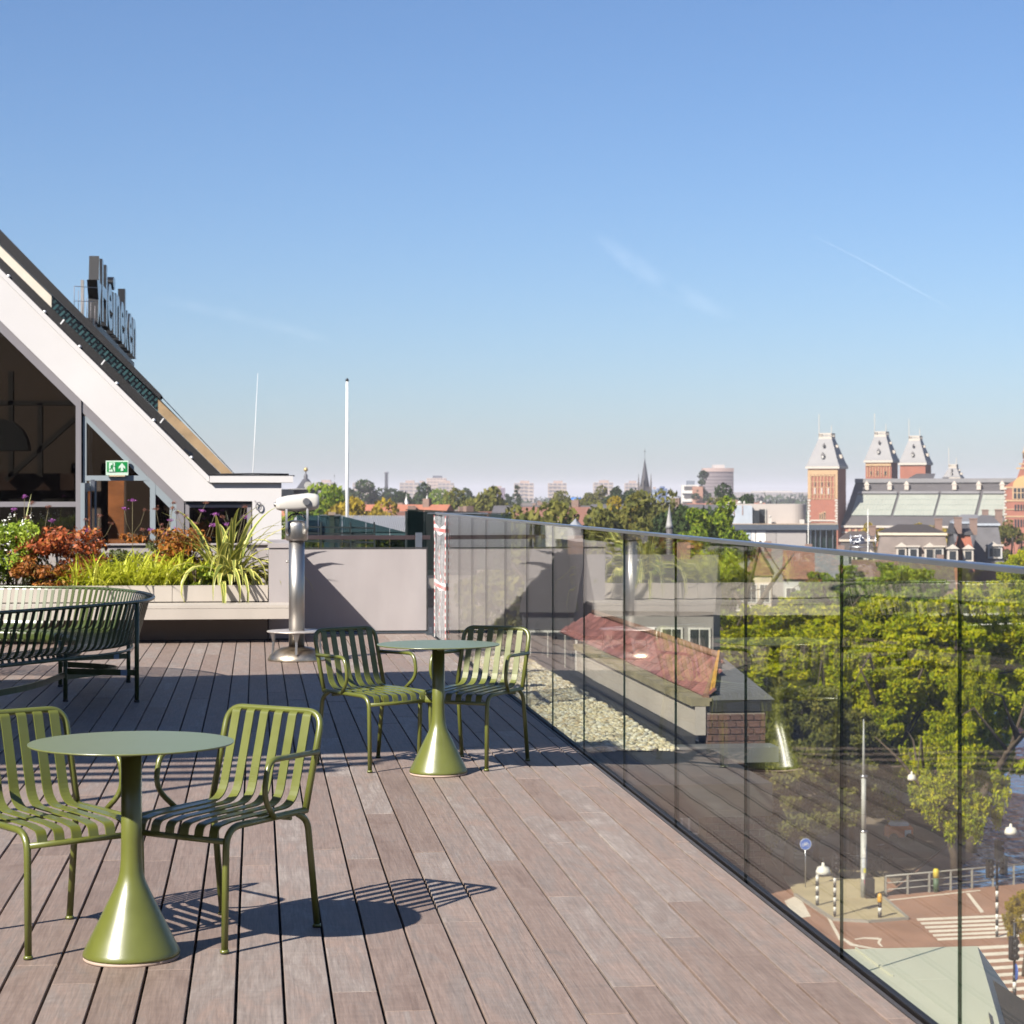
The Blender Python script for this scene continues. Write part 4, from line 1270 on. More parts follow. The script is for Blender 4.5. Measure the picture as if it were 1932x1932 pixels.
mb = MB(); mb.box(p.x - .04, p.y - .03, p.z - .5, p.x + .04, p.y + .03, p.z + 28 * 26.4 / FPX); mb.build('post', M['alu'], tb)
gs = thing('glass_wind_screen', 'dark teal glass wind screen standing beyond the gate and its rail', 'screen', PY(840, 1060, 31.0))
GO = Vector(gs.location)
def gp(name, m, pts, Y, th=.02):
    mb = MB(); mb.poly([PY(a, b, Y) - GO for a, b in pts], (0, th, 0)); mb.build(name, m, gs)
edges = [768, 800, 835, 870, 920, 965]
for x0, x1 in zip(edges[:-1], edges[1:]):
    gp('pane', M['teal_glass'], [(x0 + .6, 962 + (x0 - 768) * .045), (x1 - .6, 962 + (x1 - 768) * .045), (x1 - .6, 1075), (x0 + .6, 1075)], 31.0)
gp('top_rail', M['alu'], [(807, 967.2), (921, 967.6), (921, 969.8), (807, 969.4)], 30.0, .04)
gp('top_rail', M['dk'], [(766, 960.6), (968, 969), (968, 970.2), (766, 962.2)], 30.98, .05)
gp('back_wall', M['dk'], [(766, 964), (900, 970), (900, 1085), (766, 1085)], 33.0, .2)
# stepped glass guard with green rails left of it
gg = thing('green_rail_guard', 'glass guard with dark green rails slanting down beyond the gate', 'railing', PY(650, 1050, 38.0))
KO = Vector(gg.location)
def kp(name, m, pts, Y, th=.02):
    mb = MB(); mb.poly([PY(a, b, Y) - KO for a, b in pts], (0, th, 0)); mb.build(name, m, gg)
for x0, x1 in ((560, 600), (601, 645), (646, 690), (691, 735), (736, 770)):
    f = lambda x: 972 + (max(0, x - 640) * .255)
    kp('pane', M['teal_glass'], [(x0, f(x0)), (x1, f(x1)), (x1, 1060), (x0, 1060)], 38.0)
for yy_ in (992, 1004, 1019):
    kp('rail_bar', M['dk'], [(556, yy_), (705, yy_ + 3), (705, yy_ + 6), (556, yy_ + 3)], 37.9, .06)
for xx_ in (566, 604, 660, 705):
    kp('post', M['dk'], [(xx_, 985), (xx_ + 3, 985), (xx_ + 3, 1060), (xx_, 1060)], 37.85, .05)
M['corr'] = pbr('grey_corrugated_roof', s2l((176, 176, 178)), .55, var=.06)
cr = thing('corrugated_roof', 'pale grey corrugated metal roof beyond the terrace at the foot of the flagpole', 'roof', P(690, 1000, 62))
CO = Vector(cr.location)
nrib = 64
for i in range(nrib):
    x0 = 560 + 225 * i / nrib
    a0 = P(x0, 975.5, 66) - CO; a1 = P(x0 + 225 / nrib * .62, 975.5, 66) - CO
    b0 = P(x0 - 6, 1004, 52) - CO; b1 = P(x0 - 6 + 225 / nrib * .62, 1004, 52) - CO
    if i == 0:
        mb = MB(); mb.poly([P(556, 976, 66) - CO, P(788, 976, 66) - CO, P(782, 1006, 52) - CO, P(550, 1006, 52) - CO], (0, 0, -.1)); mb.build('roof_sheet', M['corr'], cr)
        rib_mb = MB()
    rib_mb.poly([a0, a1, b1, b0], (0, 0, .05))
rib_mb.build('corrugation', M['corr'], cr)
fp = thing('flagpole', 'tall white flagpole without a flag rising from the corrugated roof', 'flagpole', P(655, 978, 64))
hgt = P(655, 720, 64).z - P(655, 978, 64).z
mb = MB(); mb.tube([(0, 0, -.5), (0, 0, hgt * .5), (0, 0, hgt)], [.052, .046, .032], 12); mb.build('pole', pbr('white_pole', (.8, .79, .76), .4), fp)
mb = MB(); mb.lathe([(.034, hgt), (.05, hgt + .02), (.05, hgt + .06), (.02, hgt + .1)], 12); mb.build('cap', M['letter_side'], fp)
# low clutter: grey columns and ducts on that roof
for i, (x0, x1, y0, y1, mcol, nm, lab) in enumerate(((606, 616, 976, 1012, (120, 124, 128), 'roof_duct', 'slanting grey roof duct behind the green guard'), (622, 631, 971, 1010, (150, 132, 116), 'roof_duct', 'brownish upright roof duct behind the green guard'), (632, 641, 975, 1015, (104, 104, 106), 'roof_duct', 'dark grey upright roof duct behind the green guard'))):
    c_ = 44
    A = P(x0, y1, c_); B = P(x1, y0, c_)
    mb = MB(); mb.obox((0, 0, -1.0), (B.x - A.x, 0, 0), (0, .3, 0), ((0.12 if i == 0 else 0), 0, 1.0 + B.z - A.z)); mb.box(-.02, -.02, B.z - A.z - .04 + .03, B.x - A.x + .02 , .32, B.z - A.z + .05)
    mb.build(nm, pbr('duct_%d' % i, s2l(mcol), .6, var=.15), None, A, label=lab, cat='duct', group='ducts behind the green guard')
# ================================================================== street level, far below
ZS = -20.4
ZW = -22.4
M['ground'] = pbr('city_ground', s2l((92, 88, 80)), .9, var=.3, scale=.02)
MB().box(-6000, -500, ZW - 1, 6000, 9500, ZW).build('ground', M['ground'], kind='structure')
def water_mat():
    m, nt, N, L, b = new_mat('canal_water')
    b.inputs['Base Color'].default_value = s2l((84, 128, 178)) + (1,); b.inputs['Roughness'].default_value = .12; b.inputs['Specular IOR Level'].default_value = .6  # base blue stands in for the reflected sky
    tc = N.new('ShaderNodeTexCoord'); nz = N.new('ShaderNodeTexNoise'); nz.inputs['Scale'].default_value = 1.1; nz.inputs['Detail'].default_value = 6
    mp = N.new('ShaderNodeMapping'); mp.inputs['Scale'].default_value = (1, .6, 1); L.new(tc.outputs['Object'], mp.inputs[0]); L.new(mp.outputs[0], nz.inputs['Vector'])
    bp = N.new('ShaderNodeBump'); bp.inputs['Distance'].default_value = .9; bp.inputs['Strength'].default_value = .9; L.new(nz.outputs['Fac'], bp.inputs['Height']); L.new(bp.outputs[0], b.inputs['Normal'])
    return m
def gz(dx, dy, z=ZS): return G(dx, dy, z)
w0 = gz(1700, 1700, ZW)
MB().box(w0.x - 15, w0.y - 30, 0, w0.x + 160, w0.y + 320, .05).build('water', water_mat(), None, (0, 0, ZW), kind='structure')
M['red_road'] = pbr('red_brown_asphalt', s2l((152, 112, 90)), .85, var=.2, scale=.35, bump=.2, bscale=30, detail=10)
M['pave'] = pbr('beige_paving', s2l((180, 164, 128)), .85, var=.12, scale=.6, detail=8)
M['pave_shade'] = pbr('paving_shade_tone', s2l((112, 98, 82)), .9, var=.25, scale=.4, detail=8)  # paving colour darkened to stand for tree shade
M['mark'] = pbr('road_marking_paint', s2l((226, 214, 196)), .7, var=.1, scale=3)
# slab edges: road with the quay edge on the far side
quay = [gz(1300, 1500), gz(1640, 1460), gz(1860, 1440), gz(1835, 1560), gz(1672, 1690), gz(1932, 1667), gz(2150, 1650), gz(2150, 2100), gz(1300, 2100)]
MB().poly([(p.x, p.y, ZS) for p in quay], (0, 0, -2.3)).build('road', M['red_road'], kind='structure')
def sheet(name, m, pts, h=.006, top=None, kind='structure'):
    t = ZS + h if top is None else top
    mb = MB(); mb.poly([(gz(a, b).x, gz(a, b).y, t) for a, b in pts], (0, 0, -(t - ZS) + .001 if t - ZS > .02 else -.001)); return mb.build(name, m, kind=kind)
sheet('pavement', M['pave'], [(1440, 1600), (1668, 1650), (1668, 1697), (1712, 1735), (1640, 1741), (1572, 1737), (1500, 1690)], top=ZS + .12)
sheet('park_ground', M['pave_shade'], [(1300, 1502), (1640, 1462), (1858, 1442), (1834, 1558), (1690, 1672), (1668, 1650), (1440, 1600)], top=ZS + .13)
road = bpy.data.objects['road']
def mark(name, pts, h=.008):
    mb = MB(); mb.poly([(gz(a, b).x, gz(a, b).y, ZS + h) for a, b in pts], (0, 0, -.004)); return mb.build(name, M['mark'], road)
# zebra crossings
for i in range(6):
    t = i / 5; y0 = 1733 + 37.5 * t; x0 = 1729 + 38 * t
    mark('crossing_stripe', [(x0, y0), (1990, y0 - 11), (1990, y0 - 6.5), (x0 + 2.5, y0 + 4.2)])
for i in range(10):
    y0 = 1786 + 12.4 * i * (1 + i * .012); x0 = 1840 + 7 * i
    mark('crossing_stripe', [(x0, y0), (1990, y0 - 8), (1990, y0 - 2.3), (x0 + 2, y0 + 6)])
mark('lane_mark', [(1823, 1686), (1829, 1685.5), (1857, 1721), (1850, 1722)])
mark('edge_line', [(1669, 1698.6), (1850, 1679), (1850, 1680.6), (1669, 1700.4)])
mark('edge_line', [(1560, 1731), (1566, 1731), (1588, 1772), (1583, 1774)])
mark('edge_line', [(1588, 1772), (1592, 1770), (1610, 1781), (1650, 1789), (1720, 1795), (1720, 1797.5), (1650, 1791.5), (1604, 1784)])
mark('lane_mark', [(1612, 1771.5), (1630, 1768.6), (1655, 1769), (1664, 1771.5), (1660, 1779), (1666, 1786), (1662, 1786), (1655, 1779), (1658, 1773), (1630, 1771), (1614, 1773.4)])
mark('lane_mark', [(1498, 1692), (1508, 1691), (1530, 1729), (1500, 1734), (1480, 1700)])
# kerb of the pavement corner
kb = MB()
kp_ = [gz(*p) for p in ((1500, 1690), (1572, 1737), (1640, 1741), (1712, 1735), (1668, 1697))]
for a, b in zip(kp_[:-1], kp_[1:]):
    kb.bar((a.x, a.y, ZS + .065), (b.x, b.y, ZS + .065), .18, .145)
kb.build('kerb', pbr('grey_kerb', s2l((150, 144, 134)), .85), kind='structure')

# striped posts and traffic lights
M['pblack'] = pbr('post_black', s2l((30, 30, 32)), .5)
M['pwhite'] = pbr('post_white', s2l((222, 220, 212)), .5)
def striped(name, label, cat, dx, base_row, h, n, rad, group=None, head=None, top=None, zb=ZS + .12):
    p = gz(dx, base_row, zb); p.z = zb
    t = thing(name, label, cat, p, group=group)
    sh = h / n
    for i in range(n):
        mb = MB(); mb.lathe([(rad, i * sh), (rad, (i + 1) * sh - .002)], 12)
        mb.build('band', M['pblack'] if i % 2 == 0 else M['pwhite'], t)
    return t, p
t, p = striped('striped_bollard', 'black and white banded bollard on the paving near the blue cycle sign', 'bollard', 1542, 1708, 1.55, 6, .09)
mb = MB(); mb.lathe([(.09, 1.55), (.08, 1.6), (.02, 1.64)], 12); mb.build('cap', M['pwhite'], t)
t, p = striped('yellow_top_bollard', 'short banded bollard with an orange yellow top beside the red road', 'bollard', 1660, 1731, .78, 3, .1)
mb = MB(); mb.lathe([(.11, .79), (.13, .86), (.13, 1.1), (.09, 1.22), (.02, 1.26)], 14); mb.build('lamp_top', pbr('amber_top', s2l((214, 160, 60)), .4), t)
def traffic_light(label, dx, base_row, hs, n, htop, heads, zb=ZS):
    t, p = striped('traffic_light', label, 'traffic light', dx, base_row, hs, n, .075, 'traffic lights at the crossing', zb=zb)
    mb = MB(); mb.lathe([(.06, hs), (.06, htop)], 12); mb.build('upper_pole', M['pblack'], t)
    for (ox, oz, rz0) in heads:
        mb = MB(); mb.bbox(-.15, -.12, oz, .15, .12, oz + .95, .04)
        h_ = mb.build('signal_head', M['pblack'], t, (ox, 0, 0)); h_.rotation_euler = (0, 0, rz0)
        for j in range(3):
            mb = MB(); mb.tube([(0, -.12, oz + .17 + .3 * j), (0, -.3, oz + .17 + .3 * j)], .11, 12); mb.build('signal_hood', M['pblack'], h_)
    return t
traffic_light('banded traffic light on the paving corner beside the blue cycle sign', 1575, 1729, 2.0, 8, 3.3, [(.0, 2.3, .3)], ZS + .12)
traffic_light('twin headed banded traffic light standing over the zebra crossing by the water', 1881, 1768, 2.6, 9, 4.9, [(-.38, 2.95, .2), (.35, 3.1, -.9), (.05, 3.9, 1.8)])
tl = traffic_light('banded traffic light with blue sign in the bottom corner of the street', 1914, 1960, 2.6, 9, 4.7, [(-.05, 3.2, .2)])
mb = MB(); mb.tube([(-.02, -.22, 2.75), (.008, -.225, 2.75)], .33, 20); mb.build('blue_sign', pbr('sign_blue', s2l((40, 98, 190)), .4), tl)
# round blue cycle sign
p = gz(1519.5, 1674, ZS + .12); p.z = ZS + .12
cs_ = thing('cycle_path_sign', 'round blue cycle path sign on a thin pole on the paving', 'sign', p)
hh = (1674 - 1593) * (p - Vector((0, 0, EYE))).to_2d().length / FPX
mb = MB(); mb.tube([(0, 0, 0), (0, 0, hh + .3)], .03, 8); mb.build('pole', M['alu'], cs_)
sgn_rot = -YAW - R(7)
mb = MB(); mb.tube([(0, -.04, hh), (0, -.06, hh)], .33, 32); d_ = mb.build('sign_disc', pbr('cycle_sign_blue', s2l((46, 104, 196)), .4, var=.03), cs_)
mb = MB()
M['swhite'] = pbr('sign_white', s2l((225, 228, 232)), .4, var=.02)
mb.tube([(.31 * math.cos(a), -.064, hh + .31 * math.sin(a)) for a in [2 * math.pi * i / 32 for i in range(32)]], .012, 6, closed=True); mb.build('sign_rim', M['swhite'], d_)
mb = MB()
for ox in (-.12, .12):
    mb.tube([(ox + .075 * math.cos(a), -.066, hh - .05 + .075 * math.sin(a)) for a in [2 * math.pi * i / 20 for i in range(20)]], .011, 6, closed=True)
for a, b in (((-.12, -.05), (-.04, .07)), ((-.04, .07), (.09, .07)), ((.09, .07), (.12, -.05)), ((-.04, .07), (.01, -.05)), ((.01, -.05), (.09, .07)), ((-.12, -.05), (.01, -.05)), ((.09, .07), (.06, .12)), ((-.04, .07), (-.06, .11))):
    mb.tube([(a[0], -.066, hh + a[1]), (b[0], -.066, hh + b[1])], .011, 6)
mb.build('bicycle_symbol', M['swhite'], d_)
# lamp post with stickers
p = gz(1629.5, 1693, ZS + .12); p.z = ZS + .12
lp = thing('tram_mast', 'tall pale grey mast with stickered foot on the paving by the trees', 'mast', p)
H_ = 9.7
mb = MB(); mb.tube([(0, 0, .0), (0, 0, 3.6)], .17, 14); mb.tube([(0, 0, 3.6), (0, 0, 6.6)], .13, 14); mb.tube([(0, 0, 6.6), (0, 0, 8.2), (0, 0, H_)], [.09, .07, .03], 12); mb.build('pole', pbr('pale_grey_mast', s2l((176, 176, 170)), .5, var=.08), lp)
mb = MB()
for z_ in (3.6, 6.6): mb.lathe([(.2, z_ - .05), (.2, z_ + .05)], 14)
mb.build('collar', M['alu'], lp)
for i, (z0, z1, a0, col) in enumerate(((1.0, 1.35, -120, (210, 206, 200)), (1.35, 1.6, -80, (214, 206, 80)), (1.62, 2.2, -110, (200, 204, 210)), (2.2, 2.7, -95, (225, 222, 216)), (.75, 1.0, -70, (206, 120, 140)), (1.3, 2.9, -25, (60, 120, 180)))):
    mb = MB(); an = R(a0); 
    ring = [(.176 * math.cos(an + k * .16), .176 * math.sin(an + k * .16)) for k in range(-3, 4)]
    for k in range(6): mb.add([(ring[k][0], ring[k][1], z0), (ring[k + 1][0], ring[k + 1][1], z0), (ring[k + 1][0], ring[k + 1][1], z1), (ring[k][0], ring[k][1], z1)], [(0, 1, 2, 3)])
    mb.build('sticker', pbr('sticker_%d' % i, s2l(col), .5, var=.25, scale=9), lp)
p = gz(1640, 1694, ZS + .12)
mb = MB(); mb.bbox(-.25, -.2, 0, .25, .2, 1.1, .05); mb.box(-.18, -.215, .7, .18, -.2, .95)
mb.build('litter_bin', M['pblack'], None, (p.x, p.y, ZS + .12), label='black litter bin at the foot of the stickered mast', cat='bin')
# bridge railing along the water
ra, rb = gz(1671, 1691, ZS), gz(1990, 1662, ZS)
rl = thing('bridge_railing', 'grey metal railing along the water beside the red road', 'railing', (ra.x, ra.y, ZS))
d_v = Vector((rb.x - ra.x, rb.y - ra.y, 0)); nseg = 8
M['rail_g'] = pbr('galvanised_rail', s2l((150, 146, 138)), .5, var=.1)
for i in range(nseg + 1):
    q_ = d_v * (i / nseg)
    mb = MB(); mb.box(-.05, -.05, 0, .05, .05, 1.12); mb.build('post', M['rail_g'], rl, q_)
for z_, r_ in ((1.1, .05), (.72, .03), (.36, .03)):
    mb = MB(); mb.tube([(0, 0, z_), d_v + Vector((0, 0, z_))], r_, 8); mb.build('rail_bar', M['rail_g'], rl)
MB().box(-.3, -.3, -2, .3, .3, .1)
p = gz(1766, 1683, ZS)
mb = MB(); mb.lathe([(.16, 0), (.16, .8)], 12); mb.mi = 1; mb.lathe([(.17, .8), (.17, 1.2), (.1, 1.3)], 12); mb.build('mooring_post', [pbr('green_post', s2l((70, 96, 70)), .6), pbr('yellow_post', s2l((210, 186, 60)), .5)], None, (p.x, p.y, ZS), label='green post with yellow top beside the bridge railing', cat='post')
# hanging street lamps on wires
M['lampw'] = pbr('white_lamp_housing', s2l((226, 220, 206)), .4, var=.03)
for (dx, dy, w_, lab) in ((1553, 1644, .44, 'white hanging street lamp above the banded bollard'), (1907, 1569, .42, 'white hanging street lamp in front of the blue canal water'), (1720, 1468, .34, 'small white hanging street lamp among the trees')):
    zl_ = ZS + 8.0
    p = gz(dx, dy, zl_)
    t = thing('hanging_lamp', lab, 'street lamp', p, group='street lamps hung on wires')
    mb = MB(); mb.lathe([(w_ * .62, -.1), (w_ * .62, 0), (w_ * .48, .16), (w_ * .15, .2), (w_ * .12, .32), (.02, .34)], 18); mb.build('lamp_housing', M['lampw'], t)
    mb = MB(); mb.tube([(0, 0, .3), (0, 0, .5)], .02, 6); mb.tube([(-24, 6, 1.2), (-8, 2, .62), (0, 0, .5), (8, -2, .62), (24, -6, 1.2)], .008, 5); mb.build('span_wire', M['pblack'], t)
# orange covered cart under the trees
p = gz(1697, 1588, ZS + .13)
ct = thing('cargo_cart', 'bright orange covered cart with white top under the trees', 'cart', (p.x, p.y, ZS + .13))
mb = MB(); mb.bbox(-.85, -.45, .35, .75, .45, 1.05, .12); mb.build('cart_body', pbr('orange_cover', (.85, .2, .05), .6, var=.12), ct)
mb = MB(); mb.bbox(-.6, -.42, 1.05, .5, .42, 1.3, .1); mb.box(.2, -.5, .4, .6, -.46, .8); mb.build('cart_cover', pbr('white_cover', (.8, .79, .76), .6), ct)
for ox in (-.5, .5):
    mb = MB(); mb.tube([(ox, -.5, .3), (ox, -.44, .3)], .3, 16); mb.build('wheel', M['pblack'], ct)
# parked bicycles
def bicycle():
    t = thing('parked_bicycle', 'dark parked bicycle', 'bicycle', (0, 0, 0), group='dark bicycles parked under the trees')
    for x in (-.52, .52):
        mb = MB(); mb.tube([(x + .34 * math.cos(a), 0, .36 + .34 * math.sin(a)) for a in [2 * math.pi * i / 18 for i in range(18)]], .022, 6, closed=True)
        for k in range(6):
            a = math.pi * k / 6
            mb.tube([(x + .33 * math.cos(a), 0, .36 + .33 * math.sin(a)), (x - .33 * math.cos(a), 0, .36 - .33 * math.sin(a))], .004, 4)
        mb.build('wheel', M['pblack'], t)
    mb = MB()
    for a, b in (((-.52, .36), (-.1, .36)), ((-.1, .36), (-.22, .9)), ((-.22, .85), (.36, .85)), ((-.1, .36), (.36, .82)), ((.52, .36), (.34, 1.0)), ((-.52, .36), (-.22, .85))):
        mb.tube([(a[0], 0, a[1]), (b[0], 0, b[1])], .02, 6)
    mb.build('frame', M['pblack'], t)
    mb = MB(); mb.tube([(.3, -.28, 1.05), (.36, 0, 1.02), (.3, .28, 1.05)], .015, 6); mb.build('handlebar', M['alu'], t)
    mb = MB(); mb.bbox(-.36, -.08, .9, -.12, .08, .98, .03); mb.build('saddle', M['pblack'], t)
    return t
bk = bicycle()
for i, (dx, dy, a, blab) in enumerate(((1590, 1644, .4, 'dark bicycle parked in the shade left of the stickered mast'), (1610, 1650, 1.1, 'dark bicycle leaning close to the stickered mast'), (1652, 1652, .7, 'dark bicycle parked between the stickered mast and the railing'), (1668, 1628, 2.0, 'dark bicycle parked in the shade below the orange cart'))):
    p = gz(dx, dy, ZS + .14)
    o = bk if i == 0 else copy_tree(bk)
    o.location = (p.x, p.y, ZS + .14); o.rotation_euler = (0, 0, a)
    o['label'] = blab
# ================================================================== trees
M['bark'] = pbr('bark', s2l((84, 70, 56)), .9, var=.3, scale=2, bump=.6, bscale=8, stretch=(1, 1, .3))
LEAF = {
    'lime': leaf_mat('lime_leaves', [s2l((84, 104, 12)), s2l((148, 162, 18)), s2l((196, 194, 26)), s2l((222, 206, 44))], rough=.75, sheen=.12, trans=.4, vscale=2.6),
    'green': leaf_mat('green_leaves', [s2l((64, 92, 28)), s2l((108, 134, 36)), s2l((146, 162, 46)), s2l((176, 182, 66))], rough=.75, sheen=.12, trans=.35, vscale=2.6),
    'olive': leaf_mat('olive_leaves', [s2l((72, 78, 38)), s2l((102, 106, 50)), s2l((128, 126, 62)), s2l((150, 140, 70))], rough=.75, sheen=.12, trans=.3, vscale=2.2),
    'yellow': leaf_mat('yellow_leaves', [s2l((118, 106, 40)), s2l((154, 136, 46)), s2l((180, 156, 52)), s2l((200, 172, 70))], rough=.75, sheen=.12, trans=.35, vscale=2.2),
    'dark': leaf_mat('dark_leaves', [s2l((34, 50, 30)), s2l((50, 68, 38)), s2l((66, 84, 44)), s2l((84, 98, 54))], rough=.75, sheen=.12, trans=.25, vscale=2.2),
}
def leaves(cent, nrm, size, rg, droop=0.0):
    """Leaf quads (folded diamonds would double the count) at points cent with rough normals nrm."""
    n = len(cent)
    d = rg.normal(size=(n, 3)); d += nrm * 0.9
    d /= np.linalg.norm(d, axis=1)[:, None] + 1e-9
    a = rg.normal(size=(n, 3)); a[:, 2] -= droop
    a -= d * np.sum(a * d, 1)[:, None]; a /= np.linalg.norm(a, axis=1)[:, None] + 1e-9
    b = np.cross(d, a)
    s = size * rg.uniform(.45, 1.5, n)
    L_ = a * s[:, None]; Wd = b * (s * rg.uniform(.45, .75, n))[:, None]
    V = np.stack([cent - L_, cent + Wd * .9 - L_ * .1, cent + L_, cent - Wd * .9 - L_ * .1], 1).reshape(-1, 3)
    F = np.arange(4 * n).reshape(-1, 4)
    return V, F
def crown_mesh(name, mat, seed, r, zlo, zhi, nclump, nleaf, size, droop=0.0, shape=1.0, top=0.0, low=0.0):
    """A crown made of leaf clumps spread over and through an uneven ellipsoid between zlo and zhi."""
    rg = np.random.default_rng(seed)
    cz = (zlo + zhi) / 2; hz = (zhi - zlo) / 2
    C = []; Nn = []
    lob = rg.normal(size=(7, 3)); lob /= np.linalg.norm(lob, axis=1)[:, None]
    la = rg.uniform(.08, .26, 7)
    for i in range(nclump):
        d = rg.normal(size=3); d /= np.linalg.norm(d)
        rad = rg.uniform(.30, 1.0) ** .45
        bump = 1 + sum(a * max(0, float(np.dot(d, l))) ** 3 for a, l in zip(la, lob)) - .10
        p = d * rad * bump
        zz = p[2]
        w = 1.0 - top * max(0, zz) - low * max(0, -zz)
        cen = np.array([p[0] * r * w * shape, p[1] * r * w * shape, cz + zz * hz])
        cr = r * rg.uniform(.13, .27)
        k = int(nleaf / nclump * rg.uniform(.6, 1.4))
        e = rg.normal(size=(k, 3)); e /= np.linalg.norm(e, axis=1)[:, None]
        q_ = e * (cr * rg.uniform(.55, 1.05, k) ** .6)[:, None]
        q_[:, 2] *= .72
        if droop > 0:
            q_[:, 2] = -np.abs(q_[:, 2]) * (1 + 2.4 * droop * rg.uniform(0, 1, k)); q_[:, :2] *= .75
        C.append(cen + q_); Nn.append(e)
    C = np.concatenate(C); Nn = np.concatenate(Nn)
    V, F = leaves(C, Nn, size, rg, droop * 2)
    return fast_mesh(name, V, F, mat)
def trunk_mesh(name, seed, h, r0, r, zlo):
    rg = random.Random(seed)
    mb = MB()
    lean = (rg.uniform(-.5, .5), rg.uniform(-.5, .5))
    path = [(lean[0] * t * t, lean[1] * t * t, h * .8 * t) for t in (0, .15, .35, .6, .85, 1)]
    mb.tube(path, [r0 * 1.25, r0, r0 * .85, r0 * .6, r0 * .35, r0 * .1], 9)
    for k in range(9):
        t = rg.uniform(.35, .8); z = h * .8 * t
        a = rg.uniform(0, 6.28); ln = r * rg.uniform(.5, .95)
        s0 = Vector((lean[0] * t * t, lean[1] * t * t, z))
        e = s0 + Vector((math.cos(a) * ln, math.sin(a) * ln, ln * rg.uniform(.3, .9)))
        m_ = s0.lerp(e, .5) + Vector((0, 0, -.06 * ln + rg.uniform(-.2, .3)))
        mb.tube([s0, m_, e], [r0 * .42, r0 * .25, r0 * .05], 6)
    return mb.mesh(name, M['bark'])
PROTO = {}
def tree(label, dx, c, h, r, kind, proto, top_row=None, zbase=None, group=None, name='park_tree', rz=None):
    """A tree standing at photo column dx, c metres away."""
    zb = ZS + .13 if zbase is None else zbase
    if top_row is not None:
        h = EYE - (top_row - HZ) * c / FPX - zb
    if proto not in PROTO:
        sd = sum(map(ord, proto)) * 7
        if proto.startswith('near'):
            PROTO[proto] = crown_mesh('crown', LEAF['lime'], sd, 1.0, -1, 1.0, 170, 64000, .029, 0.12, 1.0, .12, .05)
        elif proto.startswith('will'):
            PROTO[proto] = crown_mesh('crown', LEAF['lime'], sd, 1.0, -1, 1.0, 100, 30000, .034, .9, 1.0, .25, -.1)
        elif proto.startswith('poplar'):
            PROTO[proto] = crown_mesh('crown', LEAF['green'], sd, 1.0, -2.6, 2.6, 110, 14000, .052, 0, .9, .55, .1)
        else:
            PROTO[proto] = crown_mesh('crown', LEAF['green'], sd, 1.0, -1, 1.0, 70, 16000, .044, 0, 1.0, .15, .1)
    if 'trunk%d' % (len(label) % 4) not in PROTO:
        PROTO['trunk%d' % (len(label) % 4)] = trunk_mesh('trunk', len(label), 1.0, .024, .42, .3)
    cm, tm = PROTO[proto], PROTO['trunk%d' % (len(label) % 4)]
    k = (dx - 966) / FPX
    p = W(k * c, c, zb)
    t = thing(name, label, 'tree', p, rz if rz is not None else rnd.uniform(0, 6.28), group)
    rzz = r if proto.startswith('poplar') else min(h * (.40 if proto.startswith('near') else .47), r * 1.3)
    co = obj('crown', cm, t); co.scale = (r, r, rzz)
    co.location = (0, 0, h - rzz * (2.6 if proto.startswith('poplar') else 1.03))
    co.material_slots[0].link = 'OBJECT'; co.material_slots[0].material = LEAF[kind]
    to = obj('trunk', tm, t); to.scale = (h, h, h * 1.05)
    return t
GP = 'trees in the park below the terrace'
T_NEAR = [
    ('lime green park tree with leaning trunk beside the blue cycle sign', 1488, 122, 12.0, 4.4, 'olive', 'near1', None),
    ('broad lime green park tree in the middle of the view through the glass', 1655, 152, 17.6, 6.6, 'lime', 'near2', 1108),
    ('leafy green park tree behind the leaning one, seen through the glass', 1490, 178, 18, 6.6, 'lime', 'near1', 1112),
    ('tall green park tree behind the glass close to the right edge', 1800, 142, 17, 6.0, 'lime', 'near3', 1120),
    ('dark leafy park tree at the right edge of the glass', 1950, 235, 19, 8.0, 'lime', 'near2', 1078),
    ('rounded green park tree far behind the glass beside the grey townhouse', 1405, 215, 19, 6.0, 'lime', 'near3', 1150),
    ('drooping yellow green willow over the bridge railing', 1803, 122, 9.6, 2.6, 'lime', 'willow1', None),
    ('drooping yellow green willow in front of the canal water', 1832, 130, 12.5, 1.7, 'lime', 'willow2', None),
    ('bushy green tree just under the handrail, beside the red gables', 1590, 205, 19, 5.5, 'green', 'near1', 1052),
    ('bushy green tree just under the handrail near the dormered houses', 1720, 210, 19, 6.0, 'green', 'near3', 1068),
    ('yellow topped tree rising above the handrail at the right edge', 1930, 222, 19, 3.6, 'lime', 'near2', 1030),
    ('pale green tree under the handrail at the right edge', 1850, 185, 18, 5.5, 'lime', 'near1', 1082),
    ('low lime green park tree in front of the broad one, seen through the glass', 1560, 148, 12.0, 5.0, 'lime', 'near2', None),
    ('leafy lime tree filling the gap below the bench reflection', 1700, 136, 13.5, 5.0, 'lime', 'near1', None),
    ('green tree behind the grey townhouse and the maroon roof', 1450, 150, 16, 6.0, 'lime', 'near2', 1175),
    ('low spreading olive tree just above the blue cycle sign', 1540, 127, 8.2, 3.4, 'olive', 'near2', None),
    ('low olive tree beside the leaning trunk, next to the brick pier', 1448, 128, 9.5, 3.6, 'olive', 'near3', None),
    ('low olive tree between the mast and the broad lime crowns', 1640, 150, 8.5, 4.0, 'lime', 'near2', None),
    ('low olive tree behind the stickered mast', 1610, 128, 9.0, 2.6, 'olive', 'near3', None),
    ('dark green park tree low in the shade behind the willow', 1600, 165, 11, 5.0, 'dark', 'near3', None),
]
for (lab, dx, c, h, r, kind, pr, tr) in T_NEAR:
    tree(lab, dx, c, h, r, kind, pr, tr, group=GP)
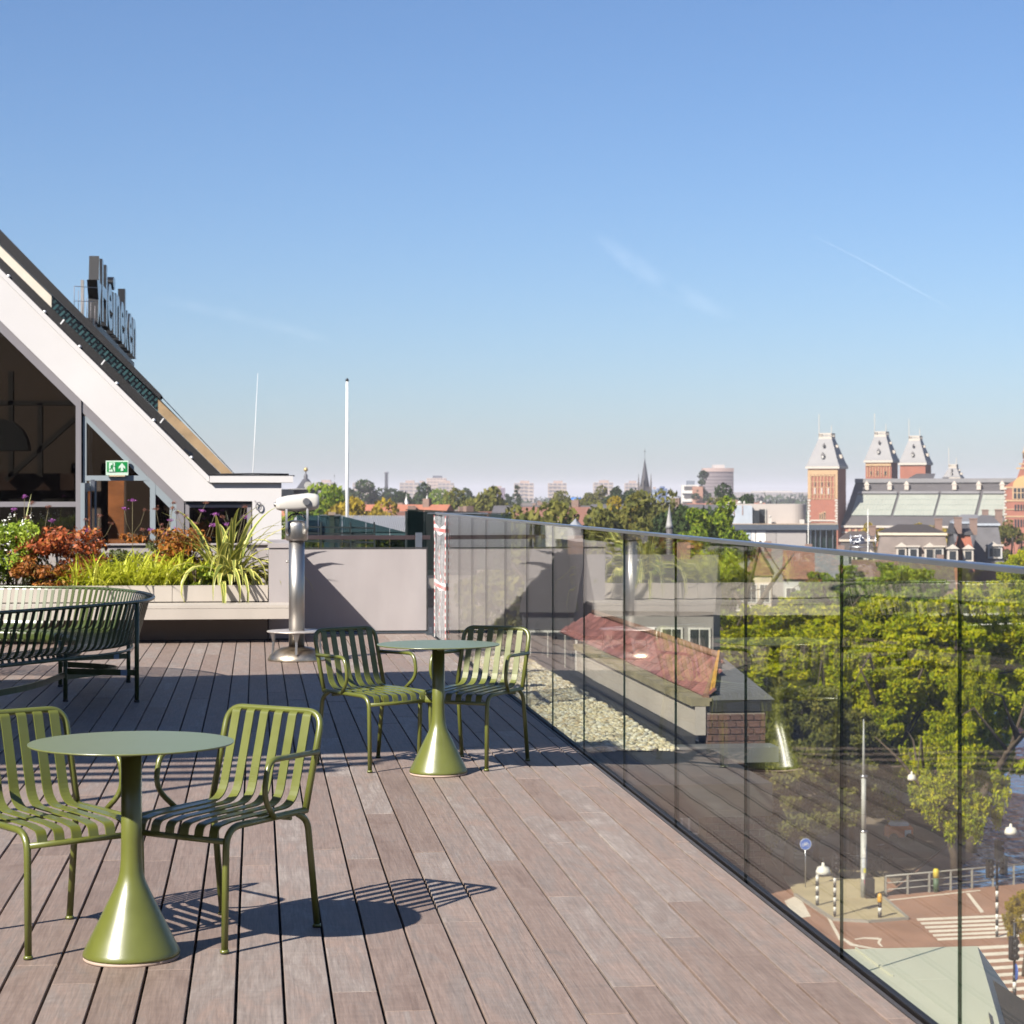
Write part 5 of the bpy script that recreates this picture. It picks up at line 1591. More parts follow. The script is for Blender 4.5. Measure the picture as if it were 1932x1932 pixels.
# young tree by the crossing, bottom right
tree('small young tree beside the zebra crossing in the bottom corner', 1932, 97, 4.1, .95, 'yellow', 'will3', None, zbase=ZS, group=GP)

GC = 'trees among the city roofs'
T_CITY = [
    ('green tree behind the telescope head', 608, 250, 4.6, 'green', 'far1', 922), ('golden tree right behind the flagpole', 684, 235, 4.4, 'yellow', 'far2', 941),
    ('dark tree clump under the slab towers beside the flagpole', 672, 700, 11, 'dark', 'far3', 923), ('dark tree clump under the thin chimney', 730, 720, 10, 'dark', 'far1', 926),
    ('large round olive tree above the glass screen', 902, 330, 5.6, 'olive', 'far2', 920), ('dark pointed tree left of the pale tower block', 958, 620, 3.2, 'dark', 'poplar1', 926),
    ('dark pointed tree in front of the pale tower block', 976, 600, 3.0, 'dark', 'poplar2', 928), ('green tree between rooftops under the second tower block', 1060, 420, 4.0, 'olive', 'far1', 931),
    ('brownish tree under the middle tower blocks', 1113, 520, 5.0, 'olive', 'far3', 932), ('wide olive tree mass just above the handrail', 1075, 190, 6.0, 'olive', 'far2', 952),
    ('olive tree left of the wide mass above the handrail', 1010, 200, 4.2, 'olive', 'far1', 962), ('olive tree beside the small grey turret roof', 1150, 185, 4.0, 'olive', 'far3', 966),
    ('dark tree left of the church spire', 1178, 480, 5.0, 'dark', 'far2', 921), ('tall poplar by the church spire', 1163, 560, 2.4, 'dark', 'poplar1', 912),
    ('full olive tree right of the church spire', 1238, 240, 4.6, 'olive', 'far1', 934), ('golden tree by the orange gable', 1170, 230, 2.8, 'yellow', 'far3', 957),
    ('dark green tree left of the flat roofed block', 1302, 195, 3.8, 'dark', 'far2', 957), ('dark green bush tree against the flat roofed block', 1335, 185, 2.8, 'green', 'far3', 962),
    ('poplar in front of the white banded block', 1327, 900, 9.0, 'dark', 'poplar2', 913), ('green tree clump under the slab tower', 772, 560, 6.5, 'dark', 'far3', 930),
    ('green trees behind the white gabled chimneys', 828, 600, 8, 'green', 'far1', 929), ('dark trees beside the round olive tree', 867, 640, 7, 'dark', 'far2', 923),
    ('olive trees near the blue tank', 1100, 380, 4, 'olive', 'far1', 946), ('green trees between roofs beyond the handrail', 1200, 330, 4, 'olive', 'far2', 949),
    ('autumn bush on the roof line in front of the museum', 1643, 300, 2.2, 'yellow', 'far3', 998), ('green tree beside the museum gable', 1896, 330, 2.4, 'olive', 'far1', 984),
    ('golden tree top before the museum wall', 1750, 400, 6, 'yellow', 'far2', 990), ('dark tree right of the white banded block', 1400, 420, 6.0, 'dark', 'far3', 936),
    ('olive trees left of the round grey roof hall', 1352, 380, 4.0, 'olive', 'far1', 944),
]
for (lab, dx, c, r, kind, pr, tr) in T_CITY:
    tree(lab, dx, c, 10, r * (1.0 if pr.startswith('pop') else 1.3), kind, pr, tr, zbase=ZW, group=GC, name='city_tree')
# far wood on the horizon, one mass
rg = np.random.default_rng(3)
Cs = []; Ns = []
for i in range(520):
    dx = rg.uniform(540, 1560); c = rg.uniform(1500, 3600)
    k = (dx - 966) / FPX
    hh = rg.uniform(13, 22) * (1.25 if 1440 < dx < 1530 else 1)
    p = np.array(W(k * c, c, ZW + hh * .55))
    n_ = 60
    e = rg.normal(size=(n_, 3)); e /= np.linalg.norm(e, axis=1)[:, None]
    Cs.append(p + e * np.array([hh * .85, hh * .85, hh * .5]) * (rg.uniform(.5, 1, n_) ** .5)[:, None]); Ns.append(e)
V, F = leaves(np.concatenate(Cs), np.concatenate(Ns), 2.6, rg)
obj('far_woods', fast_mesh('far_woods', V, F, LEAF['dark']), kind='stuff', label='dark band of far woods along the horizon')
# ================================================================== the museum
M['mbrick'] = pbr('museum_red_brick', s2l((158, 100, 80)), .85, var=.12, scale=.5, bump=.1)
M['mstone'] = pbr('museum_sandstone', s2l((186, 154, 116)), .8, var=.08, scale=.6)
M['mwhite'] = pbr('museum_white_trim', s2l((196, 186, 172)), .75, var=.05)
M['mslate'] = pbr('museum_grey_slate', s2l((128, 126, 126)), .6, var=.08, scale=.5)
M['mdslate'] = pbr('museum_dark_slate', s2l((86, 82, 82)), .65, var=.1, scale=.4)
M['mwin'] = pbr('museum_window', s2l((52, 56, 60)), .25, var=.2)
M['mblind'] = pbr('museum_blind', s2l((196, 192, 184)), .6)
M['msky'] = pbr('museum_skylight', s2l((162, 164, 152)), .35, var=.08, scale=.3, spec=.6)
M['chim'] = pbr('far_chimney_brick', s2l((136, 112, 100)), .85)
CM = 500.0
BETA = R(23.7)
# building axes in camera axes: u to the right along the front, v away from the viewer
mo = P(1526, 1000, CM); mo.z = ZW
eu = W(math.cos(BETA), -math.sin(BETA)) - W(0, 0); ev = W(math.sin(BETA), math.cos(BETA)) - W(0, 0)
eu.z = ev.z = 0
mus = thing('museum', 'large red brick museum with slate pavilion towers and long skylit roof', 'museum', mo, math.atan2(eu.y, eu.x))
def mh(dx, dy, v):
    """Where the sight line through (dx, dy) meets the vertical plane v metres behind the museum front: (u, z) in museum axes."""
    k = (dx - 966) / FPX
    d = W(k, 1.0); o0 = Vector((0, 0, 0))
    # (t*d - mo) . ev = v
    t = (v + mo.x * ev.x + mo.y * ev.y) / (d.x * ev.x + d.y * ev.y)
    pt = d * t
    u = (pt.x - mo.x) * eu.x + (pt.y - mo.y) * eu.y
    return u, EYE - (dy - HZ) * t / FPX - ZW
def mbox(name, m, u0, v0, z0, u1, v1, z1, par=None): return MB().box(u0, v0, z0, u1, v1, z1).build(name, m, par or mus)
def tower(xa, xb, xa_e, xb_e, row_top, row_slate, row_eave, row_bot, xt0, xt1, v, body=True, windows=True, row_bands=()):
    """xa..xb body front columns; xt0..xt1 columns of the cut-off top."""
    u0, ze = mh(xa, row_eave, v); u1, _ = mh(xb, row_eave, v)
    _, zt = mh(xa, row_slate, v); _, zc = mh(xa, row_top, v)
    _, zb = mh(xa, row_bot, v)
    w = u1 - u0
    D = w * 1.0
    uc = (u0 + u1) / 2; vc = v + D / 2
    o = thing('_', None, None) if False else None
    tb_ = mbox('tower_wall', M['mbrick'], u0, v, 0, u1, v + D, ze)
    e_ = w * .06
    mbox('tower_cornice', M['mwhite'], u0 - e_, v - e_, ze + .01, u1 + e_, v + D + e_, ze + .55, tb_)
    tw_ = (mh(xt1, row_slate, v)[0] - mh(xt0, row_slate, v)[0]) / 2
    b_ = w / 2 + e_
    mb = MB(); z0 = ze + .56
    vs = [(uc - b_, vc - b_, z0), (uc + b_, vc - b_, z0), (uc + b_, vc + b_, z0), (uc - b_, vc + b_, z0)]
    z_m = z0 + (zt - z0) * .12; bm = b_ * .9
    vs += [(uc - bm, vc - bm, z_m), (uc + bm, vc - bm, z_m), (uc + bm, vc + bm, z_m), (uc - bm, vc + bm, z_m)]
    vs += [(uc - tw_, vc - tw_, zt), (uc + tw_, vc - tw_, zt), (uc + tw_, vc + tw_, zt), (uc - tw_, vc + tw_, zt)]
    fs = [(8, 9, 10, 11)]
    for a in (0, 4):
        for i in range(4): fs.append((a + i, a + (i + 1) % 4, a + 4 + (i + 1) % 4, a + 4 + i))
    mb.add(vs, fs); rf_ = mb.build('tower_roof', M['mslate'], mus)
    mb = MB(); mb.box(uc - tw_ * 1.06, vc - tw_ * 1.06, zt - .3, uc + tw_ * 1.06, vc + tw_ * 1.06, zt + .25)
    for i in range(7):
        for (sx, sy) in ((1, 0), (0, 1)):
            for sg in (-1, 1):
                a = -tw_ + 2 * tw_ * i / 6
                x = a if sx else sg * tw_; y = sg * tw_ if sx else a
                mb.box(uc + x - .07, vc + y - .07, zt + .25, uc + x + .07, vc + y + .07, zc - .1)
    for sg in (-1, 1):
        mb.box(uc - tw_, vc + sg * tw_ - .05, zc - .25, uc + tw_, vc + sg * tw_ + .05, zc); mb.box(uc + sg * tw_ - .05, vc - tw_, zc - .25, uc + sg * tw_ + .05, vc + tw_, zc)
    mb.box(uc - tw_ - .06, vc - tw_ - .06, zc, uc - tw_ + .06, vc - tw_ + .06, zc + 4.5)
    mb.box(uc + tw_ - .06, vc - tw_ - .06, zc, uc + tw_ + .06, vc - tw_ + .06, zc + 1.8)
    mb.build('roof_crest', M['mwhite'], rf_)
    # dormers on front and right slopes
    for fz, sz in ((.28, .85), (.66, .6)):
        z = z0 + (zt - z0) * fz; off = b_ + (tw_ - b_) * fz
        hw = .055 * w * sz
        mb = MB(); mb.box(uc - hw, vc - off - .4, z, uc + hw, vc - off + 1.2, z + hw * 2.2); mb.add([(uc - hw * 1.4, vc - off - .5, z + hw * 2.2), (uc + hw * 1.4, vc - off - .5, z + hw * 2.2), (uc, vc - off - .2, z + hw * 4.6), (uc, vc - off + 1.2, z + hw * 3)], [(0, 1, 2), (1, 3, 2), (0, 2, 3)])
        dm = mb.build('dormer', M['mdslate'], rf_)
        mb = MB(); mb.box(uc - hw * .6, vc - off - .45, z + hw * .2, uc + hw * .6, vc - off - .42, z + hw * 1.8); mb.build('pane', M['mblind'] if fz < .5 else M['mwin'], rf_)
        mb = MB(); mb.box(uc + off - 1.0, vc - hw, z, uc + off + .4, vc + hw, z + hw * 2.6); mb.build('dormer', M['mwhite'], rf_)
    return u0, u1, v, D, ze, zb, tb_
# front corner tower
u0, u1, v_, D, ze, zb, tw = tower(1524, 1581, 0, 0, 817, 826, 884.5, 1010, 1547, 1570.5, 0.0)
def rect(name, m, xa, ra, xb, rb_, par, proud=.12, v=0.0):
    a, z1 = mh(xa, ra, v); b, z0 = mh(xb, rb_, v)
    return MB().box(a, v - proud, z0, b, v - .001, z1).build(name, m, par)
rect('stone_frieze', M['mstone'], 1524.3, 887, 1580.7, 895.5, tw)
for xa, xb in ((1524.3, 1529), (1576, 1580.7)):
    rect('stone_corner', M['mstone'], xa, 895.8, xb, 940.5, tw)
for i in range(10):
    for xa, xb in ((1524.3, 1527.8 if i % 2 else 1529.6), (1576.8 if i % 2 else 1575.2, 1580.7)):
        rect('quoin', M['mwhite'], xa, 942 + i * 5, xb, 945.6 + i * 5, tw, .14)
for i in range(8):
    x = 1530.3 + i * 6.3
    rect('pilaster', M['mstone'], x - .7, 897, x + .7, 941, tw, .2)
for i in range(7):
    x = 1530.3 + i * 6.3 + 3.15
    rect('arch_head', M['mstone'], x - 2.4, 895.9, x + 2.4, 898.2, tw, .16)
for r0 in (908.5, 919, 932.5, 940.8):
    rect('string_course', M['mstone'], 1529, r0, 1576, r0 + 1.1, tw, .1)
for x in (1537.2, 1549.9, 1562.6):
    rect('window', M['mwin'], x - 1.9, 909.8, x + 1.9, 917.5, tw, .05)
    w_ = rect('window', M['mblind'], x - 1.9, 920.5, x + 1.9, 932, tw, .16)
rect('string_course', M['mwhite'], 1529, 980.5, 1576, 983.5, tw, .16)
for i, x in enumerate((1547.5, 1551.8, 1556)):
    rect('window_surround', M['mstone'], x - 1.6, 968 - i * 1.6, x + 1.9, 980, tw, .1)
    rect('window', M['mwin'], x - .7, 970 - i * 1.6, x + .8, 979, tw, .16)
# rear towers
tower(1633, 1682, 0, 0, 814, 822, 873, 905, 1649.5, 1671, 26.0)
tower(1698, 1746, 0, 0, 822, 829.5, 877.5, 905, 1713.5, 1734, 62.0)
tower(1780, 1811, 0, 0, 876, 882, 905, 920, 1791, 1805.5, 80.0)
for vv, xs, r0 in ((26.0, (1643, 1657, 1671), 892.5),):
    for x in xs:
        a, z1 = mh(x - 1.8, r0 - 3.5, vv); b, z0 = mh(x + 1.8, r0 + 3.5, vv)
        MB().box(a, vv - .15, z0, b, vv - .01, z1).build('window', M['mwin'], mus)
    for i in range(9):
        x = 1637 + i * 5.2
        a, z1 = mh(x - .6, 880, vv); b, z0 = mh(x + .6, 900, vv)
        MB().box(a, vv - .2, z0, b, vv - .01, z1).build('pilaster', M['mstone'], mus)
    a, z1 = mh(1633.5, 875, vv); b, z0 = mh(1681.5, 879, vv)
    MB().box(a, vv - .22, z0, b, vv - .01, z1).build('stone_frieze', M['mstone'], mus)
# roof between the rear towers
a, z1 = mh(1684, 893, 34); b, z0 = mh(1752, 893, 34)
mb = MB(); _, zr = mh(1700, 893, 50); mb.add([(a, 24, zr - 5), (b + 2, 24, zr - 5), (b - 4, 60, zr), (a, 60, zr)], [(0, 1, 2, 3)]); mb.build('hall_roof', M['mdslate'], mus)
# long wing: wall, cornice, sloping roof with four skylights
vw = 3.0
ua, z_eave = mh(1592, 994, vw); ub, _ = mh(1905, 994, vw)
ub2, _ = mh(1990, 994, vw)
mbox('wing_wall', M['mbrick'], u1 - .5, vw, 0, ub, vw + 20, z_eave - .2)
mbox('wing_cornice', M['mwhite'], u1 + .1, vw - .5, z_eave - .15, ub, vw + 20.4, z_eave + .35)
_, z_r = mh(1700, 910, vw + 13)
mb = MB(); mb.add([(u1 + .05, vw - .2, z_eave + .36), (ub, vw - .2, z_eave + .36), (ub, vw + 13, z_r), (u1 + .05, vw + 13, z_r)], [(0, 1, 2, 3)])
mb.add([(ub, vw + 26, z_eave + .36), (u1 + .05, vw + 26, z_eave + .36), (u1 + .05, vw + 13, z_r), (ub, vw + 13, z_r)], [(0, 1, 2, 3)]); wr = mb.build('wing_roof', M['mdslate'], mus)
def on_roof(x_col, f):
    """Point on the wing roof slope under the column x_col, f = 0 eave .. 1 ridge."""
    v = vw - .2 + 13.2 * f
    u, _ = mh(x_col, 950, v)
    return Vector((u, v, z_eave + .36 + (z_r - z_eave - .36) * f))
rn_ = Vector((0, -(z_r - z_eave), 13.2)).normalized()
_, zs1 = mh(1700, 941, vw + 10); _, zs0 = mh(1700, 976, vw + 3)
fa, fb = .215, .70
for (xa, xb, xc, xd) in ((1606, 1680.5, 1690, 1611), (1686, 1760, 1769, 1694), (1765, 1838, 1845, 1774), (1845, 1925, 1930, 1852)):
    # bottom-left, bottom-right, top-right, top-left columns
    q0, q1, q2, q3 = on_roof(xa, fa), on_roof(xb, fa), on_roof(xc - 5, fb), on_roof(xd, fb)
    q2.x = q1.x; q3.x = q0.x
    sk = MB().add([q0 + rn_ * .25, q1 + rn_ * .25, q2 + rn_ * .25, q3 + rn_ * .25, q0, q1, q2, q3], [(0, 1, 2, 3), (4, 5, 1, 0), (5, 6, 2, 1), (6, 7, 3, 2), (7, 4, 0, 3)]).build('skylight', M['msky'], mus)
    mb = MB()
    for i in range(13):
        t = i / 12; mb.bar((q0.lerp(q1, t)) + rn_ * .27, (q3.lerp(q2, t)) + rn_ * .27, .09, .06, rn_)
    for i in range(5):
        t = i / 4; mb.bar((q0.lerp(q3, t)) + rn_ * .28, (q1.lerp(q2, t)) + rn_ * .28, .12, .06, rn_)
    mb.build('glazing_bar', pbr('skylight_bar', s2l((150, 160, 150)), .5), sk)
    mb = MB(); mb.bar(q3 + rn_ * .35 + Vector((0, 0, .3)), q2 + rn_ * .35 + Vector((0, 0, .3)), .8, .25, rn_); mb.build('skylight_head', M['mslate'], sk)
mbox('ridge_gutter', M['mslate'], u1 + .1, vw + 12.2, z_r - .1, ub, vw + 13.8, z_r + .9)
for x in (1625, 1668, 1700, 1790, 1836, 1880):
    p = on_roof(x + 12, .84); mb = MB(); mb.box(p.x - .5, p.y - .9, p.z - .2, p.x + .5, p.y + 1, p.z + 1.0); mb.add([(p.x - .7, p.y - 1, p.z + 1.0), (p.x + .7, p.y - 1, p.z + 1.0), (p.x, p.y - .9, p.z + 2.0), (p.x, p.y + 1, p.z + 1.4)], [(0, 1, 2), (1, 3, 2), (0, 2, 3)]); mb.build('dormer', M['mwhite'], wr)
for i in range(26):
    x = 1604 + i * 11.6
    a, z1 = mh(x, 998, vw)
    MB().box(a - .3, vw - .45, z1 - .6, a + .3, vw - .01, z1).build('corbel', M['mstone'], mus)
mbox('string_course', M['mwhite'], u1 + .2, vw - .2, mh(1700, 1006, vw)[1], ub, vw - .001, mh(1700, 1004, vw)[1])
mbox('stone_panel', M['mstone'], u1 + 4, vw - .15, mh(1650, 1025, vw)[1], mh(1672, 1010, vw)[0], vw - .001, mh(1650, 1007, vw)[1])
# gabled end block on the right
vg = -4.0
ug, zg_e = mh(1895, 918, vg); ug2, _ = mh(1975, 918, vg)
_, zg_b = mh(1900, 1010, vg)
mb = MB(); um = (ug + ug2) / 2; um = mh(1933, 900, vg)[0]; hw = um - ug
_, z_ap = mh(1933, 862, vg)
mb.poly([(ug, vg, 0), (um + hw, vg, 0), (um + hw, vg, zg_e), (um + hw * .4, vg, z_ap - 5), (um, vg, z_ap), (um - hw * .4, vg, z_ap - 5), (ug, vg, zg_e)], (0, 24, 0))
gb = mb.build('gable_wall', M['mbrick'], mus)
def grect(name, m, xa, ra, xb, rb_, proud=.15): return rect(name, m, xa, ra, xb, rb_, gb, proud, vg)
for r0, r1 in ((874, 876.5), (882, 885), (918, 921), (943, 946), (960, 962), (973, 976)):
    xl_ = 1895.5 if r0 > 917 else 1895.5 + (918 - r0) * .62
    grect('stone_band', M['mstone'], xl_, r0, 1975, r1)
for i in range(11): grect('quoin', M['mwhite'], 1895.2, 920 + i * 6, 1897.2 if i % 2 else 1899.4, 923.6 + i * 6, .2)
grect('window_surround', M['mstone'], 1910, 918.5, 1960, 942, .1)
for i in range(4):
    for r0, r1 in ((921, 928.5), (930.5, 940.5)): grect('window', M['mwin'], 1913 + i * 7.2, r0, 1918 + i * 7.2, r1, .18)
for i in range(4): grect('window', M['mwin'], 1914.5 + i * 5.5, 952, 1917.5 + i * 5.5, 963.5, .18)
for i in range(4): grect('window', M['mwin'], 1914.5 + i * 5.5, 980, 1917.5 + i * 5.5, 994, .18)
mb = MB(); a, zc_ = mh(1933, 909, vg)
mb.poly([(a + 2.6 * math.cos(t), vg - .14, zc_ - 1.2 + 2.6 * math.sin(t)) for t in [math.pi * i / 14 for i in range(15)]], (0, .13, 0)); mb.build('arch_panel', pbr('yellow_tile_panel', s2l((196, 156, 100)), .6), gb)
mb = MB(); a, zc_ = mh(1921, 868, vg); mb.lathe([(.5, 0), (.5, 1.2), (.7, 1.3), (.3, 2.0), (.05, 3.2)], 8, (um, vg + .5, z_ap - .4)); mb.build('finial', M['mstone'], gb)

# ================================================================== single far landmarks
HAZ = []
def tower_block(label, x0, x1, top, c, floors, wallc, bandc, cap=None, name='tower_block', group='pale tower blocks on the horizon', bays=4):
    a = P(x0, 950, c); b = P(x1, 950, c)
    zt = EYE - (top - HZ) * c / FPX
    o = Vector((a.x, a.y, ZW)); ex_ = Vector((b.x - a.x, b.y - a.y, 0)); w = ex_.length
    t = thing(name, label, 'building', o, math.atan2(ex_.y, ex_.x), group)
    h = zt - ZW; d = w * .8
    mw = pbr(name + '_wall', s2l(wallc), .85, var=.06, scale=.05); mg = pbr(name + '_window_band', s2l(bandc), .5, var=.15, scale=.1)
    MB().box(0, 0, 0, w, d, h * .94).build('wall', mw, t)
    fh = (h * .94) / floors
    for i in range(floors):
        for j in range(bays):
            u0_ = w * (j + .12) / bays; u1_ = w * (j + .88) / bays
            MB().box(u0_, -.25, fh * (i + .42), u1_, -.02, fh * (i + .86)).build('window', mg, t)
        MB().box(-.2, -.8, fh * i, w * .62, -.26, fh * i + fh * .28).build('balcony', mw, t)
    mc = pbr(name + '_cap', s2l(cap or (176, 150, 136)), .85)
    MB().box(w * .3, d * .2, h * .94, w * .78, d * .8, h).build('roof_house', mc, t)
    return t
PW, PB = (190, 172, 158), (112, 108, 114)
tower_block('pale tower block above the tree behind the telescope', 595, 631, 905.5, 2300, 9, PW, PB)
tower_block('pale tower block just right of the flagpole', 665.5, 702, 906.5, 2350, 9, PW, PB)
tower_block('broad pale tower block left of the taller slab', 754, 789, 906.5, 2300, 10, PW, PB)
tower_block('tall sand coloured slab with a dark roof band', 805, 842, 897.5, 2500, 12, (214, 190, 170), (150, 130, 124), (60, 66, 80), bays=6)
tower_block('pale tower block stepping down from the tall slab', 826, 856, 907, 2400, 9, PW, PB)
tower_block('grey glass block beside the tall slab', 786, 804, 907, 2420, 9, (132, 140, 152), (96, 106, 120))
tower_block('low purple grey block behind the round olive tree', 921, 953, 917, 2100, 5, (128, 104, 120), (104, 86, 104), bays=3)
tower_block('pale tower block above the pointed trees', 970, 1007, 907, 2150, 10, PW, PB)
tower_block('pale tower block in the middle of the horizon', 1034, 1069, 907, 2150, 10, PW, PB)
tower_block('pale tower block left of the church spire', 1120, 1157, 906, 2200, 10, PW, PB)
tower_block('pale tower block partly behind the church spire', 1179, 1207, 907, 2200, 10, PW, PB)
tower_block('small glassy block right of the church spire', 1229, 1240, 919, 1900, 6, (150, 164, 180), (110, 130, 150), bays=3)
tower_block('bright blue block right of the church spire', 1240, 1259, 917.5, 1900, 6, (60, 96, 150), (50, 80, 130), (60, 90, 140), bays=3)
# white banded block with a brick side
t = tower_block('white banded office block with brick end wall behind the poplar', 1287, 1318, 907, 900, 8, (226, 220, 212), (96, 92, 92), (120, 128, 140), bays=1)
p = P(1308, 950, 895); w_ = 20 * 895 / FPX
MB().box(0, 0, 0, w_, 18, (EYE - (909 - HZ) * 895 / FPX) - ZW - 2).build('brick_end_wall', pbr('brick_end', s2l((176, 132, 112)), .85), t, Vector((w_ * .95, -1.0, 0)))
# convex hotel tower
c = 1500
def hotel():
    a = P(1327, 950, c); b = P(1384, 950, c); m_ = (a + b) / 2
    o = Vector((m_.x, m_.y, ZW)); w = (b - a).length
    t = thing('hotel_tower', 'wide brown grey curved high rise with pale roof rim left of the museum', 'building', o, -YAW)
    ht = EYE - (890 - HZ) * c / FPX - ZW
    n = 18; pts = []
    for i in range(n + 1):
        a_ = -1 + 2 * i / n; pts.append((a_ * w / 2, 2.5 * a_ * a_ - 2.5, 0))
    pts += [(w / 2, 14, 0), (-w / 2, 14, 0)]
    mb = MB(); mb.poly(pts, (0, 0, ht)); mb.build('wall', pbr('hotel_wall', s2l((112, 98, 100)), .7, var=.06), t)
    fl = 17
    for f in range(fl):
        mb = MB(); z = ht * (f + .3) / (fl + .6)
        mb.poly([(x * 1.002, y - .35, z) for x, y, _ in pts[:n + 1]] + [(w / 2, 3, z), (-w / 2, 3, z)], (0, 0, ht / fl * .42)); mb.build('window_band', pbr('hotel_band', s2l((136, 124, 124)), .6) if f == 0 else bpy.data.materials['hotel_band'], t)
    mb = MB(); mb.poly([(x * 1.02, y - .6, ht) for x, y, _ in pts], (0, 0, 2.6)); mb.build('roof_rim', pbr('hotel_rim', s2l((176, 150, 140)), .7), t)
    MB().box(-w * .18, -2, ht + 2.6, w * .2, 8, ht + 5).build('roof_house', pbr('hotel_top', s2l((200, 190, 184)), .7), t)
hotel()
tower_block('long low pale building on the skyline left of the museum tower', 1384, 1530, 926, 2600, 4, (170, 158, 150), (140, 134, 132), (190, 184, 178), bays=24, name='long_building', group=None)
# church spire
def spire(label, dx, c, top, base_row, w_px, row_mid, name='church_tower', col=(64, 64, 70)):
    p = P(dx, 950, c); p.z = ZW
    t = thing(name, label, 'church', p, R(20))
    zt = EYE - (top - HZ) * c / FPX - ZW; zm = EYE - (row_mid - HZ) * c / FPX - ZW
    w = w_px * c / FPX / 2
    mw = pbr(name + '_stone', s2l((96, 90, 88)), .85, var=.12, scale=.1); ms_ = pbr(name + '_slate', s2l(col), .7, var=.1)
    MB().box(-w, -w, 0, w, w, zm).build('tower_wall', mw, t)
    for sx in (-1, 1):
        for sy in (-1, 1):
            mb = MB(); mb.lathe([(w * .22, zm - 4), (w * .22, zm + 1.5), (.02, zm + 6)], 6, (sx * w, sy * w, 0)); mb.build('pinnacle', mw, t)
    mb = MB(); mb.lathe([(w * 1.12, zm), (w * .78, zm + (zt - zm) * .25), (w * .08, zt - 1.5), (.03, zt)], 8); mb.build('spire', ms_, t)
    mb = MB(); mb.box(-.06, -.06, zt, .06, .06, zt + 3); mb.box(-.5, -.06, zt + 1.8, .5, .06, zt + 2); mb.build('cross', M['mdslate'], t)
    for sx in (-1, 1):
        mb = MB(); mb.box(sx * w * .45 - .5, -w - .15, zm - 7, sx * w * .45 + .5, -w - .01, zm - 2); mb.build('window', M['mwin'], t)
    return t
spire('dark slate church spire rising alone above the horizon', 1216.5, 900, 860, 945, 17, 918)
spire('small slender spire left of the flagpole', 631, 1200, 904, 945, 7, 929, 'small_spire')
# clock turret behind the telescope
p = P(577, 950, 330); p.z = ZW
t = thing('clock_turret', 'slate roofed clock turret with golden finial behind the white parapet', 'turret', p, R(10))
zz = lambda r_: EYE - (r_ - HZ) * 330 / FPX - ZW
MB().box(-2.2, -2, 0, 2.2, 2, zz(932)).build('turret_wall', M['mdslate'], t)
MB().box(-4.6, -1.8, 0, -2.25, 2, zz(923)).build('turret_wall', M['mwin'], t)
mb = MB(); mb.lathe([(1.9, zz(932)), (1.95, zz(922)), (1.5, zz(921.5)), (.55, zz(905)), (.3, zz(903)), (.3, zz(897)), (.08, zz(893)), (.05, zz(882))], 4); mb.build('turret_roof', pbr('turret_slate', s2l((84, 84, 90)), .6), t)
mb = MB(); mb.sphere((0, 0, zz(886)), .35, 8, 6); mb.build('finial', pbr('gilt', s2l((206, 180, 120)), .4, metal=.5), t)
mb = MB(); mb.tube([(0, -1.7, zz(916)), (0, -1.85, zz(916))], .6, 16); mb.build('clock_face', M['mblind'], t)
MB().box(-2.4, -2.2, zz(923.4), 2.4, 2.2, zz(922)).build('turret_cornice', M['mblind'], t)
# thin chimney
p = P(729, 950, 2000); p.z = ZW
mb = MB(); hh = EYE - (890 - HZ) * 2000 / FPX - ZW; mb.lathe([(1.9, 0), (1.5, hh * .97), (2.2, hh * .97), (2.2, hh)], 10)
mb.build('tall_chimney', pbr('grey_chimney', s2l((120, 120, 130)), .8), None, p, label='thin grey chimney on the horizon right of the flagpole', cat='chimney')
# blue tank
p = P(1147, 950, 640); p.z = ZW
mb = MB(); z1 = EYE - (941 - HZ) * 640 / FPX - ZW; mb.lathe([(1.9, 0), (1.9, z1), (1.2, z1 + .4)], 16); mb.build('blue_tank', pbr('tank_blue', s2l((44, 110, 186)), .5), None, P(1087, 950, 640) * Vector((1, 1, 0)) + Vector((0, 0, ZW)), label='bright blue tank among the roofs under the tower blocks', cat='tank')

# ================================================================== flat roofed block with rounded hall (mid distance)
c = 285.0
def bp_(dx, dy, cc=c): return P(dx, dy, cc)
fo = bp_(1318, 990); fo.z = ZW
fb_ = thing('flat_roof_block', 'flat roofed block with rounded grey hall and pale panels before the museum tower', 'building', fo, -YAW - R(6))
scl = c / FPX
def fx(dx): return (dx - 1318) * scl
def fz(r_): return EYE - (r_ - HZ) * scl - ZW
M['hallg'] = pbr('rounded_hall_grey', s2l((186, 176, 168)), .75, var=.04, scale=.4)
MB().box(0, 0, 0, fx(1520), 9, fz(1000)).build('wall', pbr('facade_grey', s2l((150, 144, 140)), .7), fb_)
MB().box(fx(1520.3), .6, 0, fx(1576), 9, fz(1000)).build('glazed_corner', pbr('dark_glazing', s2l((34, 48, 46)), .15, var=.3, scale=.6, spec=.8), fb_)
MB().box(fx(1317), -.5, fz(999.6), fx(1579), 10, fz(989.5)).build('roof_slab', pbr('roof_slab_blue', s2l((70, 80, 92)), .6), fb_)
MB().box(fx(1318), -.45, fz(989.4), fx(1578), 9.9, fz(988)).build('roof_gravel', pbr('roof_gravel', s2l((170, 150, 126)), .9, var=.2, scale=2), fb_)
